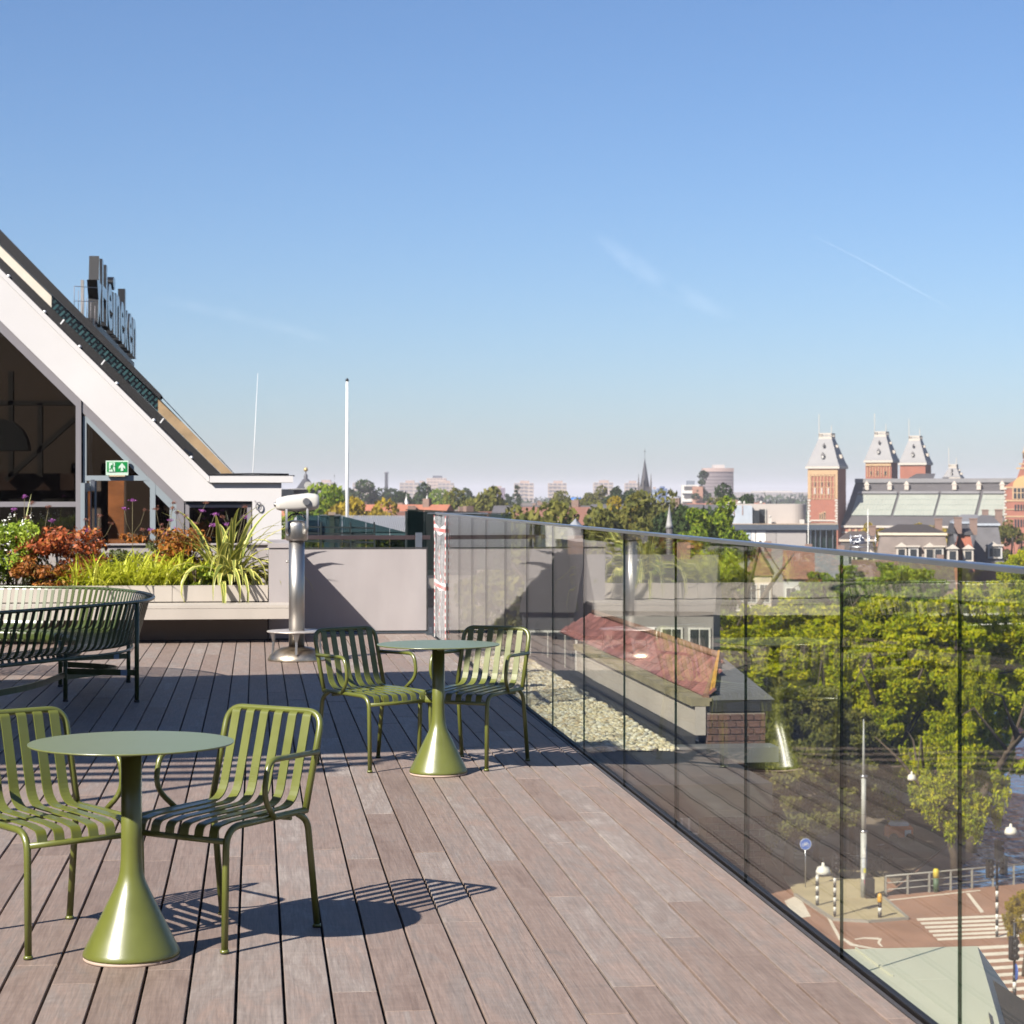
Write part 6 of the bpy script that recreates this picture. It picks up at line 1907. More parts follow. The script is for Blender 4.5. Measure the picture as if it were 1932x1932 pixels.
for i, (a, b, col) in enumerate(((1321, 1329.5, (168, 160, 156)), (1330.5, 1341, (172, 164, 160)), (1342, 1357, (232, 226, 220)), (1358, 1371.5, (230, 226, 222)), (1372.5, 1386, (214, 212, 212)), (1387, 1416, (190, 200, 208)), (1417, 1424, (228, 222, 216)), (1426, 1444, (240, 234, 226)), (1445, 1463, (160, 154, 150)), (1464, 1519, (166, 160, 156)))):
    MB().box(fx(a), -.08, fz(1030), fx(b), -.005, fz(1001)).build('facade_panel', pbr('facade_panel_%d' % i, s2l(col), .6, var=.04), fb_)
for x in (1527, 1536, 1545, 1556, 1568):
    MB().box(fx(x), .3, 0, fx(x + 1.6), .55, fz(1000.5)).build('mullion', M['alu'], fb_)
# rounded hall
mb = MB(); ra = fx(1521) - fx(1495); h0, h1 = fz(989), fz(951)
pts = [(fx(1366), 2.2), (fx(1495), 2.2)] + [(fx(1495) + ra * math.sin(t), 2.2 + ra - ra * math.cos(t)) for t in [math.pi / 2 * i / 8 for i in range(1, 9)]] + [(fx(1521), 8.5), (fx(1366), 8.5)]
mb.poly([(x, y, h0) for x, y in pts], (0, 0, h1 - h0)); mb.build('rounded_hall', M['hallg'], fb_)
mb = MB(); mb.poly([(fx(1366.5), .8, fz(989)), (fx(1419), .8, fz(989)), (fx(1419), .8, fz(956)), (fx(1416), .8, fz(953.5)), (fx(1370), .8, fz(953.5)), (fx(1366.5), .8, fz(956))], (0, 1.3, 0)); mb.build('metal_plant_room', pbr('plant_room', s2l((196, 204, 212)), .4, var=.08, scale=.6, metal=.3), fb_)
for x in (1384, 1400): MB().box(fx(x), .74, fz(972), fx(x + 1.2), .79, fz(954)).build('rust_streak', pbr('rust', s2l((150, 104, 76)), .8), fb_)
MB().box(fx(1420), 1.0, fz(989), fx(1432), 2.1, fz(963)).build('recess', M['mwin'], fb_)
MB().box(fx(1432), 2.05, fz(987), fx(1443), 2.18, fz(961)).build('door', M['mwin'], fb_)
MB().box(fx(1443.2), 2.0, fz(987), fx(1445), 2.18, fz(960)).build('door_frame', M['mblind'], fb_)
mb = MB(); mb.box(fx(1449), .9, fz(989), fx(1455), 1.6, fz(977)); mb.sphere((fx(1452), 1.2, fz(974.5)), .16, 10, 6); mb.build('roof_vent', M['mblind'], fb_)
MB().box(fx(1507), .4, fz(988), fx(1516), 1.2, fz(980)).build('air_unit', M['mblind'], fb_)
for x, w in ((1369, 16), (1390, 10), (1433, 6), (1402, 4)):
    mb = MB(); mb.lathe([(w * scl * .35, fz(951)), (w * scl * .45, fz(949)), (w * scl * .45, fz(947.5)), (.05, fz(945))], 12, (fx(x + w / 2), 4, 0)); mb.build('roof_vent', M['mblind'], fb_)
for x in (1453, 1464): MB().box(fx(x), 4, fz(951), fx(x + 1.6), 4.2, fz(944)).build('flue', M['pblack'], fb_)
for x, top, base, lab in ((1525, 965, 1028, 'white flagpole at the corner of the flat roofed block'), (1637.5, 963, 1020, 'white flagpole in front of the museum wing')):
    cc = 250; p = P(x, base, cc); hh = (base - top) * cc / FPX
    t = thing('white_pole', lab, 'flagpole', Vector((p.x, p.y, p.z - 12)), group='white flagpoles before the museum')
    mb = MB(); mb.tube([(0, 0, 0), (0, 0, 12 + hh)], [.07, .05], 8); mb.build('pole', M['pwhite'], t)
    mb = MB(); mb.lathe([(.05, 12 + hh), (.09, 12.05 + hh), (.02, 12.2 + hh)], 8); mb.build('cap', M['pwhite'], t)

# ================================================================== mansard houses with dormers, right
def mansard(label, x0, x1, row_top, row_knee, c, roofc, topc, dorm, rz=0.0, depth=9, fascia=None):
    a = P(x0, 1000, c); o = Vector((a.x, a.y, ZW)); s_ = c / FPX
    t = thing('mansard_house', label, 'house', o, -YAW - R(9) + rz, 'mansard houses under the museum')
    w = (x1 - x0) * s_
    z1 = EYE - (row_top - HZ) * s_ - ZW; z0 = EYE - (row_knee - HZ) * s_ - ZW
    zb_ = z0 - 1.0
    MB().box(0, 0, 0, w, depth, zb_).build('wall', M['mbrick'], t)
    mr_ = pbr('mansard_roof', s2l(roofc), .8, var=.18, scale=.8, bump=.3, bscale=6); mt_ = pbr('mansard_top', s2l(topc), .8, var=.12)
    mb = MB(); e = 1.1
    vs = [(-.2, -.2, zb_), (w + .2, -.2, zb_), (w + .2, depth + .2, zb_), (-.2, depth + .2, zb_), (e * .4, e, z1), (w - e * .4, e, z1), (w - e * .4, depth - e, z1), (e * .4, depth - e, z1)]
    mb.add(vs, [(0, 1, 5, 4), (1, 2, 6, 5), (2, 3, 7, 6), (3, 0, 4, 7)]); mr = mb.build('roof', mr_, t)
    mb = MB(); mb.box(e * .4 - .25, e - .25, z1 + .002, w - e * .4 + .25, depth - e + .25, z1 + .3); mb.build('roof_fascia', pbr('fascia', s2l(fascia), .7) if fascia else mt_, t)
    mb = MB(); mb.add([(e * .4 - .2, e - .2, z1 + .31), (w - e * .4 + .2, e - .2, z1 + .31), (w * .7, depth / 2, z1 + 1.3), (w * .3, depth / 2, z1 + 1.3), (w - e * .4 + .2, depth - e, z1 + .31), (e * .4 - .2, depth - e, z1 + .31)], [(0, 1, 2, 3), (1, 4, 2), (4, 5, 3, 2), (5, 0, 3)]); mb.build('roof_top', mt_, mr)
    for (dx, kind) in dorm:
        u = (dx - x0) * s_; hw = .62; zd = zb_ + .5
        mb = MB(); mb.box(u - hw, -.45, zd, u + hw, 1.0, zd + 1.55); d_ = mb.build('dormer', M['mwhite'] if kind == 'w' else M['mblind'], t)
        mb = MB(); mb.box(u - hw * .62, -.5, zd + .25, u + hw * .62, -.46, zd + 1.3); mb.build('pane', M['mwin'], d_)
        mb = MB()
        if kind == 'w': mb.add([(u - hw * 1.3, -.65, zd + 1.55), (u + hw * 1.3, -.65, zd + 1.55), (u, -.6, zd + 2.15), (u, 1.2, zd + 2.0), (u - hw * 1.3, 1.0, zd + 1.55), (u + hw * 1.3, 1.0, zd + 1.55)], [(0, 1, 2), (0, 2, 3, 4), (1, 5, 3, 2)])
        else: mb.box(u - hw * 1.3, -.65, zd + 1.555, u + hw * 1.3, 1.0, zd + 1.75)
        mb.build('dormer_roof', M['mwhite'], d_)
    mb = MB(); mb.box(w * .82, depth * .4, z1, w * .82 + .9, depth * .4 + .7, z1 + 1.9); mb.box(w * .82 - .06, depth * .4 - .06, z1 + 1.9, w * .82 + .96, depth * .4 + .76, z1 + 2.05); mb.build('chimney', M['chim'], mr)
    return t
mansard('house with cream fascia and dark mansard roof left of the red tiled one', 1655, 1788, 1010, 1048, 262, (124, 112, 104), (64, 58, 56), [(1700, 'w'), (1722, 'b'), (1752, 'w'), (1768, 'b')], fascia=(226, 208, 184))
mansard('narrow dark slate mansard house with white dormers beside a red tiled slope', 1789, 1806, 1008, 1052, 256, (50, 52, 56), (60, 60, 62), [(1797, 'w')])
mansard('mansard house with a red tiled slope between dark slate roofs', 1806, 1838, 1010, 1052, 259, (150, 88, 66), (74, 72, 74), [(1826, 'w')])
mansard('grey slate mansard house at the right end of the row', 1838, 1890, 992, 1046, 266, (102, 100, 102), (96, 94, 96), [(1872, 'w'), (1880, 'b')], fascia=(176, 182, 188))
mansard('dark flat topped house behind the scaffold', 1580, 1652, 1022, 1060, 275, (74, 68, 66), (84, 76, 72), [(1600, 'b'), (1622, 'b'), (1640, 'w')], fascia=(200, 186, 166))
mansard('grey gabled house just behind the mansard row', 1795, 1868, 988, 1010, 310, (98, 96, 98), (120, 120, 124), [], fascia=(170, 176, 182))
# scaffold / roof terrace clutter
sf = thing('roof_scaffold', 'small grey scaffold on the dark roof below the museum wing', 'scaffold', P(1640, 1030, 268))
SO = Vector(sf.location)
mb = MB()
for x in (1605, 1622, 1640, 1652):
    for dpt in (268, 270):
        mb.tube([P(x, 1045, dpt) - SO, P(x, 1008, dpt) - SO], .06, 6)
for r_ in (1012, 1022, 1032): mb.tube([P(1602, r_, 268) - SO, P(1655, r_, 268) - SO], .06, 6)
mb.tube([P(1602, 1040, 268) - SO, P(1622, 1008, 268) - SO], .03, 6); mb.tube([P(1622, 1008, 268) - SO, P(1652, 1040, 268) - SO], .03, 6)
mb.build('scaffold_tube', M['alu'], sf)
mb = MB(); mb.poly([P(1603, 1018, 268.5) - SO, P(1628, 1014, 268.5) - SO, P(1634, 1024, 269) - SO, P(1610, 1028, 269) - SO], (0, 0, -.05)); mb.build('tarpaulin', pbr('blue_tarp', s2l((120, 136, 168)), .5), sf)

# ================================================================== townhouses seen through the glass
def townhouse(label, x0, x1, row_top, c, wallc, roofc, rows, cols, gable=False, name='townhouse', rz=0.0, winc=(222, 218, 208), rh=3.0):
    a = P(x0, 1000, c); s_ = c / FPX
    t = thing(name, label, 'house', Vector((a.x, a.y, ZW)), -YAW - R(8) + rz, 'houses seen through the glass')
    w = (x1 - x0) * s_; z1 = EYE - (row_top - HZ) * s_ - ZW - rh
    mw = pbr('house_wall', s2l(wallc), .85, var=.1, scale=.6); mr = pbr('house_roof', s2l(roofc), .8, var=.15, scale=1.2, bump=.3, bscale=8)
    MB().box(0, 0, 0, w, 9, z1).build('wall', mw, t)
    mb = MB()
    if gable: mb.poly([(-.2, -.2, z1 + .002), (w + .2, -.2, z1 + .002), (w / 2, -.2, z1 + rh)], (0, 9.4, 0))
    else: mb.poly([(-.1, -.3, z1 + .002), (-.1, 9.3, z1 + .002), (-.1, 4.5, z1 + rh)], (w + .2, 0, 0))
    mr_ = mb.build('roof', mr, t)
    mb = MB(); mb.box(w * .7, 4.1, z1 + rh * .6, w * .7 + .8, 4.9, z1 + rh + .7); mb.build('chimney', M['chim'], mr_)
    wf = pbr('white_frame', s2l(winc), .6); cw = w / cols
    for i in range(rows):
        for j in range(cols):
            u = cw * (j + .5); z = z1 - 1.0 - 3.1 * i - 1.9
            f = MB().box(u - .62, -.1, z - .1, u + .62, -.005, z + 2.0).build('window', wf, t)
            MB().box(u - .5, -.13, z, u - .03, -.101, z + 1.9).build('pane', M['mwin'], f)
            MB().box(u + .03, -.13, z, u + .5, -.101, z + 1.9).build('pane', M['mwin'], f)
    return t
townhouse('grey townhouse with white window frames behind the maroon tiled roof', 1085, 1345, 1050, 118, (150, 146, 142), (96, 92, 92), 4, 5)
townhouse('dark shaded townhouse beyond the gate end of the glass', 985, 1083, 1040, 105, (84, 82, 84), (70, 66, 66), 4, 3)
townhouse('house with a bright orange gable roof seen through the glass', 1405, 1455, 1035, 235, (206, 190, 170), (136, 100, 82), 3, 2, gable=True)
townhouse('pale house with a red orange roof next to the orange gable', 1478, 1535, 1040, 230, (170, 170, 164), (134, 98, 82), 3, 2)
townhouse('grey slate roofed house between trees behind the glass', 1535, 1600, 1042, 240, (170, 160, 148), (120, 122, 124), 3, 3)
townhouse('low grey house in front of the flat roofed block', 1345, 1405, 1034, 240, (150, 146, 140), (110, 106, 104), 3, 3)
townhouse('brown brick house behind the trees, under the handrail', 1610, 1700, 1058, 245, (140, 108, 90), (110, 84, 74), 3, 4)
townhouse('brown brick house under the mansard row', 1700, 1800, 1060, 240, (130, 104, 92), (88, 76, 72), 3, 4)
# little grey turret roof at the handrail, and the green copper spike
def spike(label, dx, c, top, bot, wpx, col, name, cat, seg=6):
    p = P(dx, bot, c); h = (bot - top) * c / FPX; w = wpx * c / FPX / 2
    t = thing(name, label, cat, Vector((p.x, p.y, p.z - 6)))
    mb = MB(); mb.lathe([(w * .9, 0), (w * .9, 6)], seg); mb.build('turret_wall', M['mdslate'], t)
    mb = MB(); mb.lathe([(w * 1.15, 6), (w * .9, 6 + h * .12), (w * .06, 6 + h * .93), (.02, 6 + h)], seg); mb.build('turret_roof', pbr(name + '_roof', s2l(col), .6, var=.12), t)
spike('small grey pyramid turret roof peeping over the handrail', 1086, 178, 978, 996, 34, (150, 154, 160), 'pyramid_turret', 'turret', 4)
spike('pale green copper spike among the roofs', 1139, 240, 958, 984, 7, (140, 180, 150), 'copper_spike', 'turret')
spike('grey slate spike beside the flat roofed block', 1263, 170, 951, 996, 14, (160, 158, 156), 'slate_spike', 'turret')
spike('white pointed gable beside the round olive tree', 806, 420, 931, 950, 8, (226, 222, 214), 'white_gable_top', 'turret', 4)
spike('white pointed gable above the glass screen', 767, 430, 933, 952, 9, (226, 222, 214), 'white_gable_top', 'turret', 4)
# ================================================================== ordinary roofs out to the horizon
def city_house(i, roofc, wallc, flat):
    t = thing('city_house', 'far house', 'house', (0, 0, 0), group='far houses among the roofs')
    mw = pbr('far_wall_%d' % i, s2l(wallc), .85, var=.1, scale=.3); mr = pbr('far_roof_%d' % i, s2l(roofc), .8, var=.14, scale=.6)
    MB().box(-5, -5, 0, 5, 5, 15).build('wall', mw, t)
    if flat:
        mb = MB(); mb.box(-5.2, -5.2, 15.002, 5.2, 5.2, 15.5); mb.box(-2.5, -1, 15.5, 1.5, 3, 17.4); r_ = mb.build('roof', mr, t)
    else:
        mb = MB(); mb.poly([(-5.3, -5.3, 15.002), (-5.3, 5.3, 15.002), (-5.3, 0, 18.6)], (10.6, 0, 0)); r_ = mb.build('roof', mr, t)
    mb = MB(); mb.box(2.4, -.4, 15.5, 3.1, .3, 18.3 if flat else 19.2); mb.build('chimney', M['chim'], r_)
    mb = MB(); mb.box(-2.2, -5.0 if not flat else -5.6, 15.4, -.2, -2, 17.2); d_ = mb.build('dormer', M['mblind'], r_)
    for a in (-3.2, 0, 3.2):
        for z in (12, 8.6):
            MB().box(a - .7, -5.12, z, a + .7, -5.005, z + 2).build('window', M['mwin'], t)
    return t
kinds = [((128, 88, 74), (196, 184, 168), 0), ((112, 104, 100), (170, 140, 122), 0), ((86, 84, 88), (186, 176, 166), 0), ((164, 104, 80), (190, 182, 172), 0),
         ((170, 168, 164), (214, 208, 198), 1), ((110, 108, 106), (160, 130, 112), 1), ((196, 192, 186), (180, 172, 164), 1), ((108, 84, 74), (150, 124, 110), 0)]
protos = [city_house(i, *k) for i, k in enumerate(kinds)]
cnames = ['brown red tiled', 'grey brown tiled', 'dark slate', 'orange tiled', 'pale flat', 'dark flat', 'white flat', 'deep brown tiled']
rc = random.Random(21)
used = set()
zones = [(600, 'behind the telescope'), (655, 'left of the flagpole'), (770, 'right of the flagpole'), (850, 'under the tall sand slab'), (940, 'beside the round olive tree'), (1010, 'under the pointed trees'),
         (1070, 'under the middle tower block'), (1160, 'near the blue tank'), (1240, 'at the foot of the church spire'), (1310, 'left of the flat roofed block'), (1430, 'behind the flat roofed block')]
cand = []
for i in range(104):
    dx = rc.uniform(560, 1420)
    c = 250 * (1500 / 250) ** rc.random()
    cand.append((c, dx))
cand.sort()
taken = {}
for c, dx in cand:
    where = [z[1] for z in zones if dx <= z[0]][0]
    dist = 'near' if c < 420 else ('middling' if c < 800 else 'small far')
    ks = list(range(8)); rc.shuffle(ks)
    k = next((q for q in ks if (q, where, dist) not in taken), ks[0])
    taken[(k, where, dist)] = 1
    row_ = 944 + rc.uniform(4, 16) * (500 / c) ** .7
    top = EYE - (row_ - HZ) * c / FPX - ZW
    s_ = max(.6, min(1.35, top / 18.6))
    p = P(dx, 950, c); p.z = ZW
    lab = '%s house with %s roof %s' % (dist, cnames[k], where)
    o = protos[k] if k not in used else copy_tree(protos[k])
    used.add(k)
    o.location = p; o.rotation_euler = (0, 0, -YAW + rc.uniform(-.6, .6)); o.scale = (rc.uniform(.7, 1.3) * s_, s_, s_); o['label'] = lab
# ================================================================== planting in the trough
def s2p(c):
    return tuple(min(.9, v * 1.45) for v in s2l(c))
ZP = zt - 0.035
YP0 = (YF + YB) / 2
def blade(V, F, Fm, p, az, ln, w, rise, droop, seg=9, fold=.25, rg=random):
    """A strap leaf: three strips across (margin, middle, margin) bending over."""
    d = Vector((math.cos(az), math.sin(az), 0)); s = Vector((-d.y, d.x, 0))
    base = len(V)
    x = 0.0; z = 0.0; ang = rise
    st = ln / seg
    tw = rg.uniform(-.5, .5)
    for i in range(seg + 1):
        t = i / seg
        ww = w * (0.55 + .45 * min(1, t * 4)) * (1 - max(0, t - .55) / .45 * .93)
        c = p + d * x + Vector((0, 0, z))
        sd = (s * math.cos(tw * t) + Vector((0, 0, 1)) * math.sin(tw * t))
        nn = Vector((-math.sin(ang) * d.x, -math.sin(ang) * d.y, math.cos(ang)))
        for q_ in (-1, -.62, .62, 1):
            V.append(tuple(c + sd * (q_ * ww / 2) + nn * (abs(q_) * ww * fold)))
        x += math.cos(ang) * st; z += math.sin(ang) * st
        ang -= droop * (0.25 + 1.5 * t) / seg
    for i in range(seg):
        for j in range(3):
            a = base + i * 4 + j
            F.append((a, a + 1, a + 5, a + 4)); Fm.append(1 if j == 1 else 0)
M['flax_edge'] = leaf_mat('flax_yellow_margin', [s2p((176, 172, 78)), s2p((200, 194, 104)), s2p((214, 208, 130))], trans=.25, vscale=2, rough=.4)
M['flax_mid'] = leaf_mat('flax_green_middle', [s2p((84, 98, 44)), s2p((110, 120, 56)), s2p((136, 142, 74))], trans=.2, vscale=2, rough=.4)
def flax(label, loc, seed, n, lo, hi, wid, spread=(0.5, 1.35)):
    rg = random.Random(seed)
    V = []; F = []; Fm = []
    for i in range(n):
        az = rg.uniform(0, 2 * math.pi); t = i / n
        rise = rg.uniform(R(30), R(80)) if t > .3 else rg.uniform(R(12), R(45))
        ln = rg.uniform(lo, hi)
        blade(V, F, Fm, Vector((rg.uniform(-.12, .12), rg.uniform(-.1, .1), 0)), az, ln, rg.uniform(.75, 1.2) * wid, rise, rg.uniform(*spread) * (1.5 if rise < R(60) else .55), rg=rg)
    t_ = thing('flax_plant', label, 'plant', loc)
    obj('foliage', fast_mesh('foliage', V, F, [M['flax_edge'], M['flax_mid']], True, Fm), t_)
    return t_
def gx(dx, Y=YP0): return PY(dx, 1100, Y).x
flax('large variegated flax with long arching yellow edged leaves at the end of the planter', (gx(425, 24.1), 24.05, ZP), 4, 130, .62, 1.2, .058, (1.4, 3.2))
flax('small tuft of upright flax leaves behind the white flowered shrub', (gx(28, 24.9), 24.9, ZP), 9, 16, .7, 1.1, .035, (.3, .8))
M['gold'] = leaf_mat('golden_grass', [s2p((128, 140, 30)), s2p((168, 176, 40)), s2p((196, 198, 62)), s2p((214, 208, 96))], trans=.4, vscale=3)
M['gold2'] = leaf_mat('golden_grass_mid', [s2p((150, 160, 36)), s2p((180, 186, 52)), s2p((204, 204, 84))], trans=.4, vscale=3)
def grass(label, loc, seed, n, w, d, lo=.22, hi=.48, wid=.018):
    rg = random.Random(seed); V = []; F = []; Fm = []
    for i in range(n):
        p = Vector((rg.uniform(-w, w), rg.uniform(-d, d), 0))
        blade(V, F, Fm, p, rg.uniform(0, 6.28), rg.uniform(lo, hi), rg.uniform(.7, 1.3) * wid, rg.uniform(R(35), R(86)), rg.uniform(.8, 2.4), 6, .15, rg)
    t_ = thing('golden_grass', label, 'plant', loc, group='golden grass clumps in the planter')
    obj('foliage', fast_mesh('foliage', V, F, [M['gold'], M['gold2']], True, Fm), t_)
grass('golden yellow grass clump in the middle of the planter, above the bench back', (gx(268), YP0 - .35, ZP), 2, 620, .5, .45, .26, .58, .02)
grass('golden yellow grass clump beside the red leaved shrub', (gx(345), YP0 - .3, ZP), 3, 300, .3, .35, .24, .5, .02)
grass('golden yellow grass spilling over the planter rim beside the low orange shrub', (gx(190), YF + .35, ZP), 12, 240, .3, .25, .24, .5, .02)
grass('low golden grass at the far end of the planter, outside the view', (gx(-150), YP0 - .3, ZP), 5, 300, .5, .35)
def shrub(name, label, loc, seed, n, rx, ry, h, size, mat, nclump=26, stems=True, droop=0.3, group=None):
    rg = np.random.default_rng(seed)
    C = []; Nn = []
    for i in range(nclump):
        a = rg.uniform(0, 6.28); rr = rg.uniform(0, 1) ** .5; z = rg.uniform(.12, 1.0)
        f = 1 - .35 * z
        cen = np.array([math.cos(a) * rr * rx * f, math.sin(a) * rr * ry * f, z * h])
        k = n // nclump
        e = rg.normal(size=(k, 3)); e /= np.linalg.norm(e, axis=1)[:, None]
        C.append(cen + e * np.array([rx, ry, h * .4]) * .34 * (rg.uniform(.2, 1, k) ** .5)[:, None]); Nn.append(e)
    C = np.concatenate(C); C[:, 2] = np.maximum(C[:, 2], .01)
    V, F = leaves(C, np.concatenate(Nn), size, rg, droop)
    t_ = thing(name, label, 'plant', loc, group=group)
    obj('foliage', fast_mesh('foliage', V, F, mat), t_)
    mb = MB(); rr = random.Random(seed)
    for i in range(10):
        a = rr.uniform(0, 6.28); q_ = rr.uniform(.3, .8)
        mb.tube([(0.05 * math.cos(a), .05 * math.sin(a), 0), (rx * .4 * q_ * math.cos(a), ry * .4 * q_ * math.sin(a), h * .5), (rx * q_ * math.cos(a), ry * q_ * math.sin(a), h * .9)], [.008, .006, .003], 5)
    mb.build('stem', M['bark'], t_)
    return t_
M['lv_green'] = leaf_mat('fresh_green_shrub', [s2p((70, 96, 26)), s2p((116, 140, 36)), s2p((152, 170, 54)), s2p((180, 190, 90))], trans=.35, vscale=4)
M['lv_red'] = leaf_mat('red_nandina', [s2p((74, 70, 28)), s2p((128, 66, 34)), s2p((172, 88, 50)), s2p((176, 128, 58))], trans=.35, vscale=4)
M['lv_orange'] = leaf_mat('orange_nandina', [s2p((72, 76, 24)), s2p((128, 84, 34)), s2p((176, 108, 50)), s2p((176, 146, 60))], trans=.35, vscale=5)
M['lv_grey'] = leaf_mat('grey_green_leaves', [s2p((64, 72, 40)), s2p((96, 104, 62)), s2p((122, 128, 84))], trans=.25, vscale=5)
M['petal'] = pbr('white_petal', (.8, .8, .74), .6)
M['purple'] = leaf_mat('purple_flower', [s2p((120, 60, 120)), s2p((160, 86, 160)), s2p((190, 130, 190))], trans=.3, vscale=20)
M['brownseed'] = leaf_mat('brown_seedhead', [s2p((80, 48, 40)), s2p((120, 76, 62)), s2p((150, 104, 84))], trans=.2, vscale=20)
sg = shrub('flowering_shrub', 'fresh green shrub with small white flowers at the left end of the view', (gx(28), YP0 - .25, ZP), 31, 5200, .42, .42, .72, .021, M['lv_green'], 34)
rg = np.random.default_rng(8); n = 70
a = rg.uniform(0, 6.28, n); rr = rg.uniform(.2, 1, n) ** .5; zf = rg.uniform(.2, 1.05, n)
C = np.stack([np.cos(a) * rr * .44 * (1 - .3 * zf), np.sin(a) * rr * .44 * (1 - .3 * zf), zf * .78], 1)
Cf = np.repeat(C, 7, 0) + rg.normal(size=(n * 7, 3)) * .014
V, F = leaves(Cf, rg.normal(size=Cf.shape), .014, rg); obj('flower', fast_mesh('flower', V, F, M['petal']), sg)
shrub('nandina_shrub', 'red and orange leaved shrub beside the white flowered one', (gx(118), YP0 - .25, ZP), 32, 3600, .55, .42, .62, .026, M['lv_red'], 40)
shrub('nandina_shrub', 'low orange leaved shrub in front of the red one', (gx(88), YF + .3, ZP), 33, 2600, .34, .2, .34, .026, M['lv_orange'], 18)
shrub('nandina_shrub', 'orange and rust leaved shrub left of the large flax', (gx(352), YP0 + .1, ZP), 34, 4000, .48, .45, .6, .024, M['lv_orange'], 40)
shrub('leafy_shrub', 'dark green low shrub at the foot of the large flax', (gx(372), YF + .3, ZP), 35, 2600, .34, .18, .24, .026, M['lv_green'], 16)
shrub('leafy_shrub', 'grey green wispy shrub between the grass clumps', (gx(315), YP0 + .3, ZP), 36, 1500, .34, .3, .5, .024, M['lv_grey'], 18)
shrub('leafy_shrub', 'grey green shrub behind the golden grass', (gx(215), YP0 + .4, ZP), 37, 1500, .4, .25, .4, .026, M['lv_grey'], 16)
shrub('nandina_shrub', 'rust leaved shrub on the rear wall left of the open door', (gx(262, 25.7), 25.75, zw - .12), 38, 900, .34, .15, .26, .026, M['lv_orange'], 12)
shrub('leafy_shrub', 'green shrub at the far end of the planter, outside the view', (gx(-70), YP0, ZP), 39, 4000, .6, .45, .66, .026, M['lv_green'], 26)
shrub('nandina_shrub', 'orange leaved shrub at the far end of the planter, outside the view', (gx(-190), YP0, ZP), 40, 3600, .6, .45, .62, .026, M['lv_orange'], 26)
# verbena: thin branching stalks with purple heads
def verbena(label, loc, seed, stalks):
    rg = random.Random(seed); t_ = thing('verbena', label, 'plant', loc, group='verbena stalks in the planter')
    mb = MB(); heads = []; 
    for (ox, oy, h, lean, purple) in stalks:
        b = Vector((ox, oy, 0)); m_ = b + Vector((lean * .4, 0, h * .6)); top = b + Vector((lean, 0, h))
        mb.tube([b, m_, top], [.005, .004, .0025], 5); heads.append((top, purple))
        for s in (-1, 1):
            e = m_ + Vector((s * rg.uniform(.08, .2), rg.uniform(-.05, .05), h * rg.uniform(.2, .34)))
            mb.tube([m_, m_.lerp(e, .5) + Vector((s * .02, 0, -.02)), e], [.003, .0025, .002], 5); heads.append((e, purple if rg.random() < .6 else not purple))
    mb.build('stalk', pbr('verbena_stalk', s2p((92, 84, 58)), .8), t_)
    for nm, fl, mt in (('flower_head', True, M['purple']), ('seed_head', False, M['brownseed'])):
        hs = [h for h, p in heads if p == fl]
        if not hs: continue
        r2 = np.random.default_rng(seed); C = []
        for h in hs: C.append(np.array(h) + r2.normal(size=(70, 3)) * np.array([.016, .016, .009]))
        C = np.concatenate(C); V, F = leaves(C, r2.normal(size=C.shape), .008, r2); obj(nm, fast_mesh(nm, V, F, mt), t_)
verbena('tall verbena stalk with purple heads before the open door', (gx(250), YP0, ZP), 1, [(0, 0, .98, .0, True), (.12, .1, .7, .2, False), (.3, .05, .95, .16, False)])
verbena('verbena with brown seed heads left of the flax', (gx(330), YP0, ZP), 2, [(0, 0, .8, .12, False), (.05, .1, .95, .3, False), (-.1, .1, .75, .05, True), (.25, .1, .82, .2, True)])
verbena('verbena with small purple heads in front of the glass doors', (gx(160), YP0 + .2, ZP), 3, [(0, 0, .64, .02, True), (.08, .1, .8, .06, False)])
verbena('verbena with purple heads above the white flowered shrub', (gx(20), YP0 + .2, ZP), 4, [(.12, .1, 1.02, .0, True), (.3, .0, .9, .1, False)])
verbena('verbena seed head against the dark window', (gx(440, 24.9), 24.9, ZP), 6, [(0, 0, .9, .14, False), (.02, .1, .7, -.1, True)])
# ================================================================== hazy air over the city
hz_m = bpy.data.materials.new('haze'); hz_m.use_nodes = True
_n, _l = hz_m.node_tree.nodes, hz_m.node_tree.links
_n.clear()
_o = _n.new('ShaderNodeOutputMaterial'); _v = _n.new('ShaderNodeVolumePrincipled')
_v.inputs['Color'].default_value = (0.9, 0.88, 0.95, 1)
_v.inputs['Density'].default_value = 0.00017
_v.inputs['Anisotropy'].default_value = 0.0
_l.new(_v.outputs[0], _o.inputs['Volume'])
MB().box(-6100, -600, ZW - 2, 6100, 9600, 45).build('haze', hz_m, kind='stuff')
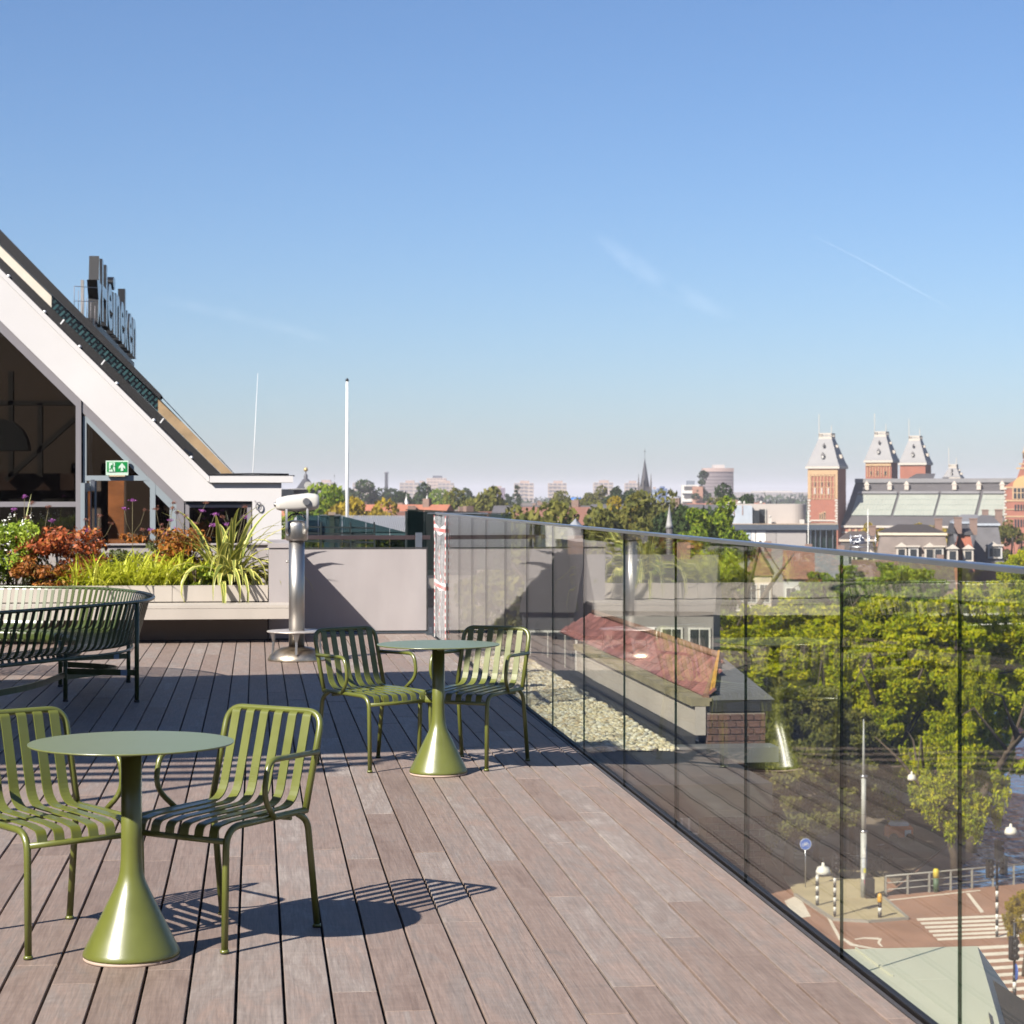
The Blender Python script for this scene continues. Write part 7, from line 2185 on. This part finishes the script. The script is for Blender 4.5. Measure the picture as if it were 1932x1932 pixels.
# thin contrail and faint cirrus, high and far beyond the haze
def vapour(name, lo, hi, scale):
    m, nt, N, L, b = new_mat(name)
    N.remove(b)
    df = N.new('ShaderNodeBsdfDiffuse'); df.inputs['Color'].default_value = (.95, .95, .96, 1)
    tr = N.new('ShaderNodeBsdfTransparent'); ms = N.new('ShaderNodeMixShader')
    at = N.new('ShaderNodeAttribute'); at.attribute_name = 'dens'
    tc = N.new('ShaderNodeTexCoord'); nz = N.new('ShaderNodeTexNoise'); nz.inputs['Scale'].default_value = scale; nz.inputs['Detail'].default_value = 5
    L.new(tc.outputs['Object'], nz.inputs['Vector'])
    mr = N.new('ShaderNodeMapRange'); mr.inputs['From Min'].default_value = .3; mr.inputs['From Max'].default_value = .7
    mr.inputs['To Min'].default_value = lo; mr.inputs['To Max'].default_value = hi; L.new(nz.outputs['Fac'], mr.inputs[0])
    mu = N.new('ShaderNodeMath'); mu.operation = 'MULTIPLY'; L.new(mr.outputs[0], mu.inputs[0]); L.new(at.outputs['Fac'], mu.inputs[1])
    L.new(mu.outputs[0], ms.inputs[0]); L.new(tr.outputs[0], ms.inputs[1]); L.new(df.outputs[0], ms.inputs[2]); L.new(ms.outputs[0], N['Material Output'].inputs['Surface'])
    return m
def streak(name, label, path, halfw, mat, cat):
    """A ribbon of vapour whose density fades to its rims and ends."""
    pts = bezier([P(x, y, 15000.0 * (1 - i * .004)) for i, (x, y) in enumerate(path)], 6)
    o = pts[0]; V = []; F = []; D = []
    n = len(pts); k = 7
    for i, p in enumerate(pts):
        t = i / (n - 1)
        tg = (pts[min(i + 1, n - 1)] - pts[max(i - 1, 0)]).normalized()
        up = tg.cross(Vector((SN, CS, 0))).normalized()
        for j in range(k):
            f = 2 * j / (k - 1) - 1
            V.append(tuple(p - o + up * (f * halfw * (.6 + .4 * math.sin(math.pi * t)))))
            D.append((1 - f * f) ** 1.5 * min(1, math.sin(math.pi * t) * 1.3))
    for i in range(n - 1):
        for j in range(k - 1):
            a = i * k + j; F.append((a, a + 1, a + k + 1, a + k))
    me = fast_mesh(name, V, F, mat, True)
    at = me.attributes.new('dens', 'FLOAT', 'POINT'); at.data.foreach_set('value', np.array(D, dtype=np.float32))
    return obj(name, me, None, o, label=label, cat=cat)
streak('contrail', 'thin white contrail slanting down across the blue sky', [(1525, 441), (1600, 477), (1680, 520), (1745, 556), (1815, 594)], 9.0, vapour('contrail_vapour', .02, .085, .006), 'contrail')
streak('cirrus_wisp', 'faint pinkish cirrus wisp low in the middle of the sky', [(1120, 440), (1200, 500), (1290, 555), (1390, 600)], 90.0, vapour('cirrus_vapour', .0, .06, .0035), 'cloud')
streak('cirrus_wisp', 'very faint cirrus streak above the roof of the gabled building', [(280, 560), (420, 590), (520, 615), (640, 650)], 55.0, vapour('cirrus_vapour_b', .0, .035, .004), 'cloud')
for _o in [o for o in bpy.data.objects if o.name.startswith('_tmp')]:
    bpy.data.objects.remove(_o)
